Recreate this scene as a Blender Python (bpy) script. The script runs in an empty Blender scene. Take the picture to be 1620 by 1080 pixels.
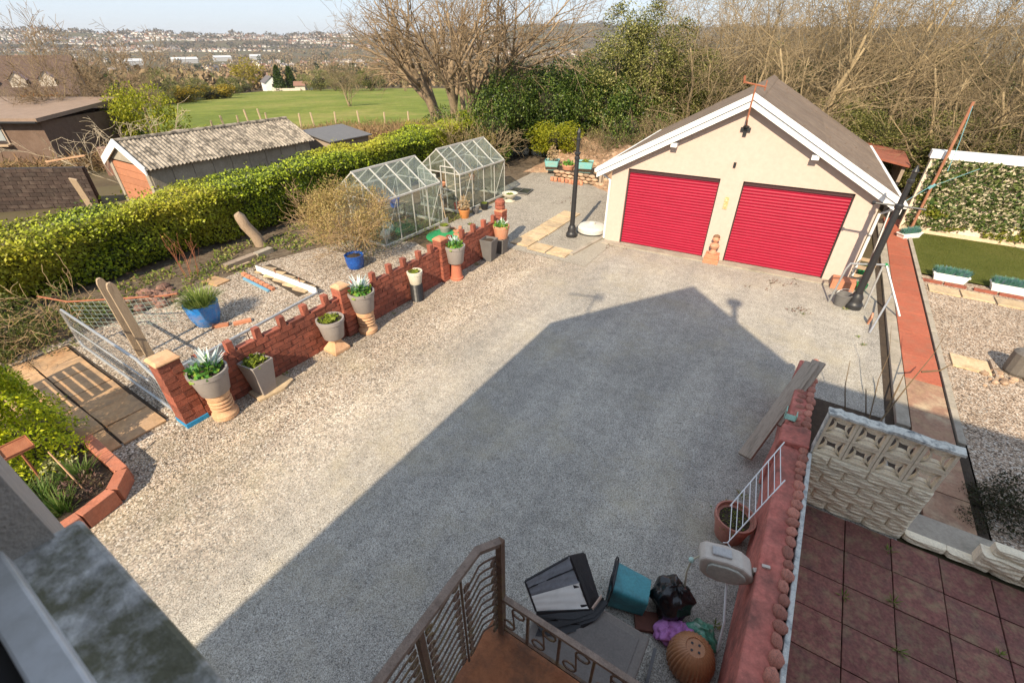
import bpy, math, random
import numpy as np
from math import sin, cos, pi, radians, hypot, atan2, sqrt, tan
from mathutils import Vector, Matrix

scene = bpy.context.scene
COL = scene.collection
random.seed(7)
R = random.Random(11)
U = R.uniform

# ------------------------------------------------------------------ camera, sky, sun, exposure
CAM_H = 5.0; PITCH = radians(33.3); FPX = 722.0
cd = bpy.data.cameras.new('camera'); cam = bpy.data.objects.new('camera', cd); COL.objects.link(cam)
cam.location = (0, 0, CAM_H); cam.rotation_euler = (pi/2 - PITCH, 0, 0)
cd.sensor_width = 36; cd.lens = FPX / 1620 * 36; cd.clip_start = 0.05; cd.clip_end = 20000
cd.dof.use_dof = True; cd.dof.focus_distance = 9.0; cd.dof.aperture_fstop = 5.0
scene.camera = cam

SUN_EL = radians(37.0); SHX, SHY = 0.374, 0.927          # direction in which shadows fall on the ground
wd = bpy.data.worlds.new('World'); scene.world = wd; wd.use_nodes = True
nt = wd.node_tree; nt.nodes.clear()
sky = nt.nodes.new('ShaderNodeTexSky'); sky.sky_type = 'NISHITA'; sky.sun_disc = False
sky.sun_elevation = SUN_EL; sky.sun_rotation = radians(180 + 22); sky.air_density = 1.0; sky.dust_density = 0.3; sky.ozone_density = 1.0
bg = nt.nodes.new('ShaderNodeBackground'); bg.inputs['Strength'].default_value = 0.15
wo = nt.nodes.new('ShaderNodeOutputWorld')
# thin even veil of high haze over the whole sky: the photograph's sky is a flat pale blue-grey
veil = nt.nodes.new('ShaderNodeMix'); veil.data_type = 'RGBA'; veil.inputs[0].default_value = 0.92; veil.inputs[7].default_value = (1.34, 1.57, 1.92, 1)
nt.links.new(sky.outputs[0], veil.inputs[6]); nt.links.new(veil.outputs[2], bg.inputs[0]); nt.links.new(bg.outputs[0], wo.inputs[0])
sd = bpy.data.lights.new('sun', 'SUN'); sun = bpy.data.objects.new('sun', sd); COL.objects.link(sun)
sd.energy = 2.6; sd.angle = radians(0.53); sd.color = (1.0, 0.85, 0.64)
sun.location = (-10, -30, 40)
sun.rotation_euler = Vector((SHX*cos(SUN_EL), SHY*cos(SUN_EL), -sin(SUN_EL))).to_track_quat('-Z', 'Y').to_euler()
vs = scene.view_settings; vs.view_transform = 'Standard'; vs.look = 'None'; vs.gamma = 1.0; vs.use_curve_mapping = False
vs.exposure = 1.64
scene.render.engine = 'CYCLES'
scene.cycles.max_bounces = 5; scene.cycles.diffuse_bounces = 3; scene.cycles.transparent_max_bounces = 16

# ------------------------------------------------------------------ frames: pixel -> point, house frame (a along the rear wall, b away from the house)
_c, _s = cos(PITCH), sin(PITCH)
def G(x, y, z=0.0):
    u = (x-808)/FPX; v = (y-540)/FPX
    d = (u, _c - v*_s, -_s - v*_c); t = (z-CAM_H)/d[2]
    return Vector((d[0]*t, d[1]*t, z))
HA = radians(-32.5); NX, NY = -sin(HA), cos(HA); WX, WY = cos(HA), sin(HA)
def W(a, b, z=0.0): return Vector((a*WX + b*NX, a*WY + b*NY, z))
def AB(p): return (p[0]*WX + p[1]*WY, p[0]*NX + p[1]*NY)

# ------------------------------------------------------------------ mesh building
def ident(): return Matrix.Identity(3)
def RZ(a): return Matrix.Rotation(a, 3, 'Z')
class MB:
    def __init__(s): s.v = []; s.f = []; s.m = []
    def add(s, vs_, fs, m=0):
        o = len(s.v); s.v += [tuple(v) for v in vs_]
        for f in fs: s.f.append([i+o for i in f]); s.m.append(m)
        return s
    def box(s, x0, x1, y0, y1, z0, z1, m=0):
        return s.add([(x0,y0,z0),(x1,y0,z0),(x1,y1,z0),(x0,y1,z0),(x0,y0,z1),(x1,y0,z1),(x1,y1,z1),(x0,y1,z1)],
                     [(3,2,1,0),(4,5,6,7),(0,1,5,4),(1,2,6,5),(2,3,7,6),(3,0,4,7)], m)
    def obox(s, c, size, rot=None, m=0):
        hx, hy, hz_ = size[0]/2, size[1]/2, size[2]/2; c = Vector(c); rot = rot or ident()
        q = [c + rot @ Vector((x*hx, y*hy, z*hz_)) for z in (-1,1) for (x,y) in ((-1,-1),(1,-1),(1,1),(-1,1))]
        return s.add(q, [(3,2,1,0),(4,5,6,7),(0,1,5,4),(1,2,6,5),(2,3,7,6),(3,0,4,7)], m)
    def bar(s, p, q, w, h, m=0, up=(0,0,1)):
        p, q = Vector(p), Vector(q); d = (q-p); L = d.length; d.normalize(); u = Vector(up)
        if abs(d.dot(u)) > .98: u = Vector((0,1,0)) if abs(d.y) < .9 else Vector((1,0,0))
        x = d.cross(u).normalized(); y = x.cross(d).normalized()
        return s.obox((p+q)/2, (w, L, h), Matrix((x, d, y)).transposed(), m)
    def tube(s, pts, r, n=6, m=0, cap=True):
        pts = [Vector(p) for p in pts]; k = len(pts); rr = r if isinstance(r, (list, tuple)) else [r]*k
        o = len(s.v); prev = None
        for i, p in enumerate(pts):
            d = (pts[min(i+1,k-1)] - pts[max(i-1,0)])
            if d.length < 1e-9: d = Vector((0,0,1))
            d.normalize()
            if prev is None:
                x = d.orthogonal().normalized()
            else:
                x = (prev - d*prev.dot(d))
                x = x.normalized() if x.length > 1e-6 else d.orthogonal().normalized()
            prev = x; y = d.cross(x)
            for j in range(n):
                a = 2*pi*j/n; s.v.append(tuple(p + x*(rr[i]*cos(a)) + y*(rr[i]*sin(a))))
        for i in range(k-1):
            for j in range(n):
                j2 = (j+1) % n; s.f.append([o+i*n+j, o+i*n+j2, o+(i+1)*n+j2, o+(i+1)*n+j]); s.m.append(m)
        if cap:
            s.f.append([o+j for j in range(n)][::-1]); s.m.append(m); s.f.append([o+(k-1)*n+j for j in range(n)]); s.m.append(m)
        return s
    def lathe(s, prof, n=20, c=(0,0,0), m=0, sq=False, rot0=0, ribs=0, ribd=0.0):
        o = len(s.v); k = len(prof); c = Vector(c)
        for (r, z) in prof:
            for j in range(n):
                a = 2*pi*(j+(.5 if sq else 0))/n + rot0
                q = r*(1.0 + (ribd*abs(sin(a*ribs/2)) if ribs else 0))
                s.v.append((c.x+q*cos(a), c.y+q*sin(a), c.z+z))
        for i in range(k-1):
            for j in range(n):
                j2 = (j+1) % n; s.f.append([o+i*n+j, o+i*n+j2, o+(i+1)*n+j2, o+(i+1)*n+j]); s.m.append(m)
        s.f.append([o+j for j in range(n)][::-1]); s.m.append(m)
        s.f.append([o+(k-1)*n+j for j in range(n)]); s.m.append(m)
        return s
    def prism(s, poly, z0, z1, m=0):
        n = len(poly); o = len(s.v)
        z0f = z0 if callable(z0) else (lambda p: z0); z1f = z1 if callable(z1) else (lambda p: z1)
        for p in poly: s.v.append((p[0], p[1], z0f(p)))
        for p in poly: s.v.append((p[0], p[1], z1f(p)))
        s.f.append([o+i for i in range(n)][::-1]); s.m.append(m); s.f.append([o+n+i for i in range(n)]); s.m.append(m)
        for i in range(n):
            j = (i+1) % n; s.f.append([o+i, o+j, o+n+j, o+n+i]); s.m.append(m)
        return s
    def ball(s, c, r, n=10, k=6, m=0, sc=(1,1,1), jit=0):
        c = Vector(c); prof = []
        o = len(s.v)
        for i in range(k+1):
            t = pi*i/k
            for j in range(n):
                a = 2*pi*j/n; q = 1 + (U(-jit, jit) if jit else 0)
                s.v.append((c.x + r*sc[0]*q*sin(t)*cos(a), c.y + r*sc[1]*q*sin(t)*sin(a), c.z - r*sc[2]*q*cos(t)))
        for i in range(k):
            for j in range(n):
                j2 = (j+1) % n; s.f.append([o+i*n+j, o+i*n+j2, o+(i+1)*n+j2, o+(i+1)*n+j]); s.m.append(m)
        return s
    def mesh(s, name, mats, smooth=False):
        me = bpy.data.meshes.new(name); me.from_pydata(s.v, [], s.f)
        for mt in (mats if isinstance(mats, (list, tuple)) else [mats]): me.materials.append(mt)
        if any(s.m): me.polygons.foreach_set('material_index', s.m)
        if smooth: me.polygons.foreach_set('use_smooth', [True]*len(s.f))
        me.update(); return me
    def build(s, name, mats, parent=None, loc=None, rz=0.0, smooth=False, bevel=0.0, angle=None):
        o = link(name, s.mesh(name, mats, smooth), parent, loc, rz)
        if bevel:
            b = o.modifiers.new('bevel', 'BEVEL'); b.width = bevel; b.segments = 2; b.limit_method = 'ANGLE'
        if smooth and angle is None: angle = 40
        if smooth and angle:
            try: o.data.set_sharp_from_angle(angle=radians(angle))
            except Exception: pass
        return o
def link(name, me, parent=None, loc=None, rz=0.0):
    o = bpy.data.objects.new(name, me); COL.objects.link(o)
    if parent is not None: o.parent = parent
    if loc is not None: o.location = loc
    if rz: o.rotation_euler = (0, 0, rz)
    return o
def tag(o, label=None, cat=None, group=None, kind=None):
    if label: o['label'] = label
    if cat: o['category'] = cat
    if group: o['group'] = group
    if kind: o['kind'] = kind
    return o
def thing(name, label, cat, loc=(0,0,0), rz=0.0, group=None):
    o = bpy.data.objects.new(name, None); COL.objects.link(o); o.empty_display_size = .1
    o.location = loc; o.rotation_euler = (0,0,rz); return tag(o, label, cat, group)
def copy_tree(o, parent=None):
    c = o.copy(); COL.objects.link(c); c.parent = parent
    for ch in list(o.children): copy_tree(ch, c)
    return c
def np_mesh(name, verts, faces, mats, mi=None, smooth=False):
    """verts (N,3), faces (M,k) all of the same size"""
    verts = np.asarray(verts, np.float32); faces = np.asarray(faces, np.int32); M_, k = faces.shape
    me = bpy.data.meshes.new(name); me.vertices.add(len(verts)); me.vertices.foreach_set('co', verts.ravel())
    me.loops.add(M_*k); me.loops.foreach_set('vertex_index', faces.ravel())
    me.polygons.add(M_); me.polygons.foreach_set('loop_start', np.arange(0, M_*k, k, dtype=np.int32))
    try: me.polygons.foreach_set('loop_total', np.full(M_, k, np.int32))
    except Exception: pass
    for mt in (mats if isinstance(mats, (list, tuple)) else [mats]): me.materials.append(mt)
    if mi is not None: me.polygons.foreach_set('material_index', np.asarray(mi, np.int32))
    if smooth: me.polygons.foreach_set('use_smooth', np.ones(M_, bool))
    me.update(calc_edges=True); me.validate(); return me

# ------------------------------------------------------------------ materials
MATS = {}
def _new(name):
    m = bpy.data.materials.new(name); m.use_nodes = True; nt = m.node_tree; nt.nodes.clear()
    out = nt.nodes.new('ShaderNodeOutputMaterial'); b = nt.nodes.new('ShaderNodeBsdfPrincipled')
    nt.links.new(b.outputs[0], out.inputs[0]); MATS[name] = m; return m, nt, b, out
def N(nt, t, **kw):
    n = nt.nodes.new(t)
    for k, v in kw.items():
        if k in n.inputs: n.inputs[k].default_value = v
        else: setattr(n, k, v)
    return n
def ramp(nt, fac, cols, pos=None, interp='LINEAR'):
    r = nt.nodes.new('ShaderNodeValToRGB'); r.color_ramp.interpolation = interp; el = r.color_ramp.elements
    k = len(cols); pos = pos or [i/(k-1) for i in range(k)]
    while len(el) < k: el.new(.5)
    for e, c_, p in zip(el, cols, pos): e.position = p; e.color = (*c_[:3], 1)
    nt.links.new(fac, r.inputs[0]); return r
def mix(nt, fac, a, b, mode='MIX'):
    m = nt.nodes.new('ShaderNodeMix'); m.data_type = 'RGBA'; m.blend_type = mode
    if isinstance(fac, (int, float)): m.inputs[0].default_value = fac
    else: nt.links.new(fac, m.inputs[0])
    for i, s in ((6, a), (7, b)):
        if isinstance(s, tuple): m.inputs[i].default_value = (*s[:3], 1)
        else: nt.links.new(s, m.inputs[i])
    return m.outputs[2]
def coords(nt, rnd=True, stretch=None):
    tc = nt.nodes.new('ShaderNodeTexCoord'); v = tc.outputs['Object']
    if stretch:
        mp = nt.nodes.new('ShaderNodeMapping'); mp.inputs['Scale'].default_value = stretch; nt.links.new(v, mp.inputs[0]); v = mp.outputs[0]
    oi = nt.nodes.new('ShaderNodeObjectInfo'); mm = N(nt, 'ShaderNodeMath', operation='MULTIPLY'); mm.inputs[1].default_value = 57.0
    nt.links.new(oi.outputs['Random'], mm.inputs[0]); return v, mm.outputs[0], oi
def noise(nt, v, w, scale, detail=5, rough=.6):
    n = nt.nodes.new('ShaderNodeTexNoise'); n.noise_dimensions = '4D'
    n.inputs['Scale'].default_value = scale; n.inputs['Detail'].default_value = detail; n.inputs['Roughness'].default_value = rough
    nt.links.new(v, n.inputs['Vector']); nt.links.new(w, n.inputs['W']); return n.outputs['Fac']
def mat(name, cols, scale=6.0, rough=.8, bump=0.0, bscale=40.0, metal=0.0, rnd=0.0, stretch=None, fine=0.15, lo=.3, hi=.7, dirt=None, dscale=2.0, damt=.5, dlo=.48, dhi=.66, spec=.5, coat=0.0):
    """noise mix of several base colours, fine grain, optional blotches of dirt, a little value change from object to object"""
    m, nt, b, out = _new(name); v, w, oi = coords(nt, True, stretch)
    if len(cols) == 1: cols = [tuple(x*.88 for x in cols[0]), tuple(min(1, x*1.1) for x in cols[0])]
    n1 = noise(nt, v, w, scale); k = len(cols)
    col = ramp(nt, n1, cols, [lo+(hi-lo)*i/(k-1) for i in range(k)]).outputs[0]
    if fine:
        n2 = noise(nt, v, w, scale*9, 3); g = ramp(nt, n2, [(1-fine,)*3, (1+fine,)*3], [.3, .7]).outputs[0]
        col = mix(nt, 1.0, col, g, 'MULTIPLY')
    if dirt:
        n3 = noise(nt, v, w, dscale, 8, .7); f = ramp(nt, n3, [(0,)*3, (damt,)*3], [dlo, dhi]).outputs[0]
        col = mix(nt, f, col, dirt)
    if rnd:
        rr = ramp(nt, oi.outputs['Random'], [(1-rnd,)*3, (1+rnd,)*3]).outputs[0]; col = mix(nt, 1.0, col, rr, 'MULTIPLY')
    nt.links.new(col, b.inputs['Base Color']); b.inputs['Roughness'].default_value = rough; b.inputs['Metallic'].default_value = metal
    b.inputs['Specular IOR Level'].default_value = spec; b.inputs['Coat Weight'].default_value = coat
    if bump:
        nb = noise(nt, v, w, bscale, 4); bm = nt.nodes.new('ShaderNodeBump'); bm.inputs['Strength'].default_value = bump; bm.inputs['Distance'].default_value = .02
        nt.links.new(nb, bm.inputs['Height']); nt.links.new(bm.outputs[0], b.inputs['Normal'])
    return m
def gravel(name, stones, pos, scale=55.0, tint=None, patch=(.85, 1.12), bump=.6, fine_cols=None, dark=None):
    """loose stone chippings: one colour per voronoi cell, dark gaps, broad worn patches"""
    m, nt, b, out = _new(name); v, w, oi = coords(nt)
    vo = N(nt, 'ShaderNodeTexVoronoi', feature='F1'); vo.inputs['Scale'].default_value = scale; nt.links.new(v, vo.inputs['Vector'])
    sp = nt.nodes.new('ShaderNodeSeparateColor'); nt.links.new(vo.outputs['Color'], sp.inputs[0])
    col = ramp(nt, sp.outputs[0], stones, pos).outputs[0]
    gap = ramp(nt, vo.outputs['Distance'], [(1.0,)*3, (1.0,)*3, (.42,)*3], [0, .42, .78]).outputs[0]
    col = mix(nt, 1.0, col, gap, 'MULTIPLY')
    n1 = noise(nt, v, w, .55, 6, .65); pt = ramp(nt, n1, [(patch[0],)*3, (patch[1],)*3], [.35, .65]).outputs[0]; col = mix(nt, 1.0, col, pt, 'MULTIPLY')
    n4 = noise(nt, v, w, 7.0, 5, .7); pt2 = ramp(nt, n4, [(.86,)*3, (1.1,)*3], [.35, .65]).outputs[0]; col = mix(nt, 1.0, col, pt2, 'MULTIPLY')
    if tint:
        n2 = noise(nt, v, w, .35, 6, .7); f = ramp(nt, n2, [(0,)*3, (.65,)*3], [.45, .62]).outputs[0]; col = mix(nt, f, col, tint)
    if dark:
        n3 = noise(nt, v, w, 1.7, 8, .75); f = ramp(nt, n3, [(0,)*3, (.6,)*3], [.62, .74]).outputs[0]; col = mix(nt, f, col, dark)
    nt.links.new(col, b.inputs['Base Color']); b.inputs['Roughness'].default_value = .9; b.inputs['Specular IOR Level'].default_value = .25
    bm = nt.nodes.new('ShaderNodeBump'); bm.inputs['Strength'].default_value = bump; bm.inputs['Distance'].default_value = .012; bm.invert = True
    nt.links.new(vo.outputs['Distance'], bm.inputs['Height']); nt.links.new(bm.outputs[0], b.inputs['Normal'])
    return m
def leafmat(name, cols, trans=.35, rough=.55, pos=None, patch=None, pscale=.6):
    """foliage: a colour per leaf, some light passing through the blade"""
    m, nt, b, out = _new(name)
    ge = nt.nodes.new('ShaderNodeNewGeometry'); col = ramp(nt, ge.outputs['Random Per Island'], cols, pos).outputs[0]
    if patch:
        v, w, oi = coords(nt); n1 = noise(nt, v, w, pscale, 3); f = ramp(nt, n1, [(0,)*3, (1,)*3], [.48, .62]).outputs[0]; col = mix(nt, f, col, mix(nt, .6, col, patch))
    nt.links.new(col, b.inputs['Base Color']); b.inputs['Roughness'].default_value = rough; b.inputs['Specular IOR Level'].default_value = .3
    if trans:
        t = nt.nodes.new('ShaderNodeBsdfTranslucent'); nt.links.new(col, t.inputs[0]); ms = nt.nodes.new('ShaderNodeMixShader'); ms.inputs[0].default_value = trans
        nt.links.new(b.outputs[0], ms.inputs[1]); nt.links.new(t.outputs[0], ms.inputs[2]); nt.links.new(ms.outputs[0], out.inputs[0])
    return m
def islandmat(name, cols, rough=.9, pos=None):
    m, nt, b, out = _new(name); ge = nt.nodes.new('ShaderNodeNewGeometry')
    col = ramp(nt, ge.outputs['Random Per Island'], cols, pos).outputs[0]
    nt.links.new(col, b.inputs['Base Color']); b.inputs['Roughness'].default_value = rough; b.inputs['Specular IOR Level'].default_value = .2; return m
def glassmat(name, tint=(.93,.96,.95), dirt=(.42,.44,.36), amt=.11):
    m, nt, b, out = _new(name); nt.nodes.remove(b); v, w, oi = coords(nt)
    tr = N(nt, 'ShaderNodeBsdfTransparent'); tr.inputs[0].default_value = (*tint, 1)
    gl = N(nt, 'ShaderNodeBsdfGlossy'); gl.inputs['Roughness'].default_value = .06
    lw = N(nt, 'ShaderNodeLayerWeight'); lw.inputs[0].default_value = .5; pw_ = N(nt, 'ShaderNodeMath', operation='POWER'); nt.links.new(lw.outputs['Facing'], pw_.inputs[0]); pw_.inputs[1].default_value = 4.0
    fr = N(nt, 'ShaderNodeMath', operation='MULTIPLY_ADD'); nt.links.new(pw_.outputs[0], fr.inputs[0]); fr.inputs[1].default_value = .45; fr.inputs[2].default_value = .05
    a = nt.nodes.new('ShaderNodeMixShader'); nt.links.new(fr.outputs[0], a.inputs[0]); nt.links.new(tr.outputs[0], a.inputs[1]); nt.links.new(gl.outputs[0], a.inputs[2])
    df = N(nt, 'ShaderNodeBsdfDiffuse'); df.inputs[0].default_value = (*dirt, 1)
    n1 = noise(nt, v, w, 2.5, 6, .7); f = ramp(nt, n1, [(amt*.3,)*3, (amt*1.7,)*3], [.35, .7]).outputs[0]
    c_ = nt.nodes.new('ShaderNodeMixShader'); nt.links.new(f, c_.inputs[0]); nt.links.new(a.outputs[0], c_.inputs[1]); nt.links.new(df.outputs[0], c_.inputs[2])
    nt.links.new(c_.outputs[0], out.inputs[0]); return m
# ------------------------------------------------------------------ foliage and bare-wood generators
NR = np.random.default_rng(5)
def unit(n): 
    v = NR.normal(size=(n,3)); return v/np.linalg.norm(v, axis=1)[:,None]
def leaf_arrays(pts, size, asp=.5, up=.0, axis=None, spread=1.0, jit=.35, norm=None, nspread=.6):
    pts = np.asarray(pts); n = len(pts); d = unit(n)
    if axis is not None: d = axis + d*spread
    d[:,2] += up; d /= np.linalg.norm(d, axis=1)[:,None]
    if norm is not None:
        nn = norm + unit(n)*nspread; nn /= np.linalg.norm(nn, axis=1)[:,None]; d = d - nn*np.sum(d*nn, axis=1)[:,None]; d /= np.linalg.norm(d, axis=1)[:,None]+1e-9
    s = np.cross(d, nn if norm is not None else unit(n)); s /= np.linalg.norm(s, axis=1)[:,None]
    L = (size*(1+NR.uniform(-jit, jit, n)))[:,None]
    v = np.stack([pts, pts+d*L*.5+s*L*asp*.5, pts+d*L, pts+d*L*.5-s*L*asp*.5], 1).reshape(-1,3)
    return v, np.arange(n*4).reshape(-1,4)
def leaf_mesh(name, pts, size, m, **k):
    v, f = leaf_arrays(pts, size, **k); return np_mesh(name, v, f, m)
def clump_pts(n, rad, nc, cr, base=-.6, shell=.55):
    """points of a lumpy crown: leaf clumps spread over an ellipsoid"""
    c = unit(nc)*np.cbrt(NR.uniform(.25, 1, nc))[:,None]
    c[:,2] = np.maximum(c[:,2], base); c = c*np.array(rad)
    k = NR.integers(0, nc, n); p = unit(n)*(shell+(1-shell)*NR.uniform(0,1,n)**.5)[:,None]
    crs = cr*(NR.uniform(.6, 1.25, nc))
    return c[k] + p*crs[k][:,None]
def grow(mt, mw, p, d, L, r, lvl, mx, prm):
    nseg = (7,6,5,4,4,3)[min(lvl,5)]; pts = [p.copy()]; rr = [r]; d = d.normalized(); dirs = [d.copy()]
    for i in range(nseg):
        d = (d + Vector((U(-1,1),U(-1,1),U(-1,1)))*prm['wander'] + Vector((0,0,1))*prm['trop'][min(lvl,len(prm['trop'])-1)]).normalized()
        p = p + d*(L/nseg); pts.append(p.copy()); dirs.append(d.copy()); rr.append(max(prm['rmin'], r*(1-.62*(i+1)/nseg)))
    (mt if lvl <= prm.get('tl', 1) else mw).tube(pts, rr, (9,7,5,4,3,3)[min(lvl,5)], 0, cap=lvl < 2)
    if lvl >= mx: return
    n = prm['n'][lvl]
    for k in range(n):
        t = prm['t0'][lvl] + (1-prm['t0'][lvl])*(k+U(.1,.9))/n; i = min(nseg, max(1, int(round(t*nseg)))); dd = dirs[i]
        o = dd.orthogonal().normalized(); o.rotate(Matrix.Rotation(U(0,2*pi) if lvl else 2*pi*(k/n)+U(-.5,.5), 3, dd))
        a = radians(U(*prm['ang'][lvl])); nd = dd*cos(a) + o*sin(a)
        grow(mt, mw, pts[i], nd, L*U(*prm['ratio'][lvl]), max(prm['rmin'], rr[i]*prm.get('rk', .62)), lvl+1, mx, prm)
def bare_tree_meshes(name, prm, seed, mtr, mtw):
    global R, U
    R0, U0 = R, U; R = random.Random(seed); U = R.uniform
    mt, mw = MB(), MB()
    for st in range(prm.get('stems', 1)):
        ang = 2*pi*st/max(1,prm.get('stems',1)) + U(-.3,.3); lean = prm.get('lean', .1)
        d = Vector((cos(ang)*lean, sin(ang)*lean, 1)); p = Vector((cos(ang),sin(ang),0))*prm.get('sr', 0)
        p.z = -.15
        grow(mt, mw, p, d, prm['L']*U(.85,1.1), prm['r']*U(.75,1.05), 0, prm['mx'], prm)
    a, b = mt.mesh(name+'_trunk', mtr, True), mw.mesh(name+'_crown', mtw, True)
    R, U = R0, U0
    return a, b
def plant(name, label, cat, parts, loc, rz=0, sc=1.0, group=None, tilt=None):
    t = thing(name, label, cat, loc, rz, group); t.scale = (sc if isinstance(sc, tuple) else (sc,)*3)
    if tilt: t.rotation_euler = (tilt[0], tilt[1], rz)
    for pn, me in parts: link(pn, me, t)
    return t

# ------------------------------------------------------------------ terrain
PR = [(0,0),(23,0),(35,-.95),(50,-2.2),(120,-6.1),(250,-13.2),(400,-20),(700,-30),(1200,-41),(2000,-42),(2500,-32)]
TOPS = [(-80,70),(-48,56),(-44,50),(-38,42),(-30,36),(-24,34),(-15,38),(-8,50),(-3,78),(2,95),(7,100),(15,80),(30,70),(80,70)]
def lerp(t, x):
    if x <= t[0][0]: return t[0][1]
    for (x0,y0),(x1,y1) in zip(t, t[1:]):
        if x <= x1: k = (x-x0)/(x1-x0); return y0+(y1-y0)*k
    return t[-1][1]
def HZ(X, Y):
    r = hypot(X, Y); az = math.degrees(atan2(X, Y))
    if Y < -5 and r > 23: return -.03
    if r <= 2500: z = lerp(PR, r)
    else:
        top = lerp(TOPS, az) + 5*sin(az*.9)+3*sin(az*2.3+1); k = min(1,(r-2500)/1050); k = k*k*(3-2*k); z = -32 + (top+32)*k
        if r > 3700: z -= (r-3700)*.02
    if r > 300: z += 2.0*sin(X*.006)*cos(Y*.004)
    return z - .03
m_terr, nt, b, out = _new('terrain_mat')
v, w, oi = coords(nt)
n1 = noise(nt, v, w, .012, 8, .7); n2 = noise(nt, v, w, .25, 6, .7)
col = ramp(nt, n1, [(.075,.055,.035),(.12,.09,.055),(.10,.095,.045),(.06,.06,.035)], [.3,.45,.55,.7]).outputs[0]
col = mix(nt, 1.0, col, ramp(nt, n2, [(.6,)*3,(1.3,)*3],[.3,.7]).outputs[0], 'MULTIPLY')
nt.links.new(col, b.inputs['Base Color']); b.inputs['Roughness'].default_value = 1.0; b.inputs['Specular IOR Level'].default_value = .1
rs = [0,8,16,23,29,35,42,50,65,85,120,160,200,250,320,400,520,700,900,1200,1600,2000,2300,2500,2650,2800,2950,3100,3250,3400,3550,3700,4200,5500,8000]
vv, ff = [], []; na = 180
for r in rs:
    for j in range(na):
        a = 2*pi*j/na; X, Y = r*sin(a), r*cos(a); vv.append((X, Y, HZ(X, Y)))
for i in range(len(rs)-1):
    for j in range(na): ff.append((i*na+j, (i+1)*na+j, (i+1)*na+(j+1)%na, i*na+(j+1)%na))
terr = link('ground', np_mesh('ground', vv, ff, m_terr, smooth=True)); tag(terr, 'brown scrubby valley ground falling away from the yard to the far hills', None, None, 'structure')

# the green field beyond the hedge
m_field, nt, b, out = _new('field_mat'); v, w, oi = coords(nt)
n1 = noise(nt, v, w, .06, 8, .75); n2 = noise(nt, v, w, 1.3, 5, .7)
col = ramp(nt, n1, [(.10,.135,.025),(.165,.195,.036),(.24,.225,.065)], [.36,.5,.62]).outputs[0]
col = mix(nt, 1.0, col, ramp(nt, n2, [(.7,)*3,(1.25,)*3],[.3,.7]).outputs[0], 'MULTIPLY')
nt.links.new(col, b.inputs['Base Color']); b.inputs['Roughness'].default_value = 1.0; b.inputs['Specular IOR Level'].default_value = .1
FAR = [(-37,105),(-33,150),(-28,225),(-24,262),(-18,245),(-9,225),(4,200)]
vv, ff = [], []; na_, nr_ = 50, 40
for i in range(na_+1):
    az = -37+41*i/na_; f1 = lerp(FAR, az)
    for j in range(nr_+1):
        r = 46+(f1-46)*j/nr_; X, Y = r*sin(radians(az)), r*cos(radians(az)); vv.append((X, Y, HZ(X,Y)+.12))
for i in range(na_):
    for j in range(nr_): k = i*(nr_+1)+j; ff.append((k, k+1, k+nr_+2, k+nr_+1))
tag(link('field', np_mesh('field', vv, ff, m_field, smooth=True)), 'green grass field beyond the hedge', None, None, 'structure')

def POL(az, r, dz=0.0):
    X, Y = r*sin(radians(az)), r*cos(radians(az)); return Vector((X, Y, HZ(X,Y)+dz))

# far woodland: leafless copses, reads as one brown mass
def wood_mass(name, label, cnt, r0, r1, az0, az1, m, hgt, wid, quads, qs, keep=None, grow_r=0.0, asp=.8):
    az = NR.uniform(az0, az1, cnt); r = r0*np.exp(NR.uniform(0, math.log(r1/r0), cnt)); V_ = []
    for a_, r_ in zip(az, r):
        if keep and not keep(a_, r_): continue
        s = 1 + grow_r*(r_-r0)/(r1-r0); p = POL(a_, r_); h = hgt*NR.uniform(.55,1.2)*(1+.35*grow_r*(r_-r0)/(r1-r0)); w_ = wid*NR.uniform(.6,1.3)*s
        q = unit(quads)*np.cbrt(NR.uniform(.3,1,quads))[:,None]*np.array([w_/2,w_/2,h*.55])+np.array([p.x,p.y,p.z+h*.5])
        v_, f_ = leaf_arrays(q, qs*s, asp=asp, up=.25); V_.append(v_)
    V_ = np.concatenate(V_); me = np_mesh(name, V_, np.arange(len(V_)).reshape(-1,4), m)
    return tag(link(name, me), label, None, None, 'stuff')
m_woodfar = islandmat('far_wood_mat', [(.17,.115,.07),(.25,.175,.10),(.30,.22,.13),(.22,.185,.085),(.20,.13,.09),(.07,.08,.03)], pos=[0,.3,.5,.7,.88,.97])
m_everfar = islandmat('far_evergreen_mat', [(.02,.032,.018),(.035,.05,.025),(.05,.065,.03)])
def behind_field(a_, r_): return r_ > lerp(FAR, a_)*1.04+4
wood_mass('valley_woodland', 'brown leafless woodland filling the valley floor', 2600, 150, 2700, -62, 30, m_woodfar, 6.5, 10, 70, 1.5, behind_field, 2.4)
wood_mass('valley_evergreens', 'dark evergreen trees dotted through the valley', 170, 200, 2700, -62, 30, m_everfar, 9, 6, 60, 1.6, behind_field, 2.4)
wood_mass('hillside_trees', 'dark trees between the far hillside houses', 900, 2600, 3720, -62, 30, islandmat('hill_tree_mat', [(.055,.05,.035),(.09,.075,.05),(.13,.10,.065)]), 14, 50, 22, 9, None, 0)

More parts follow.
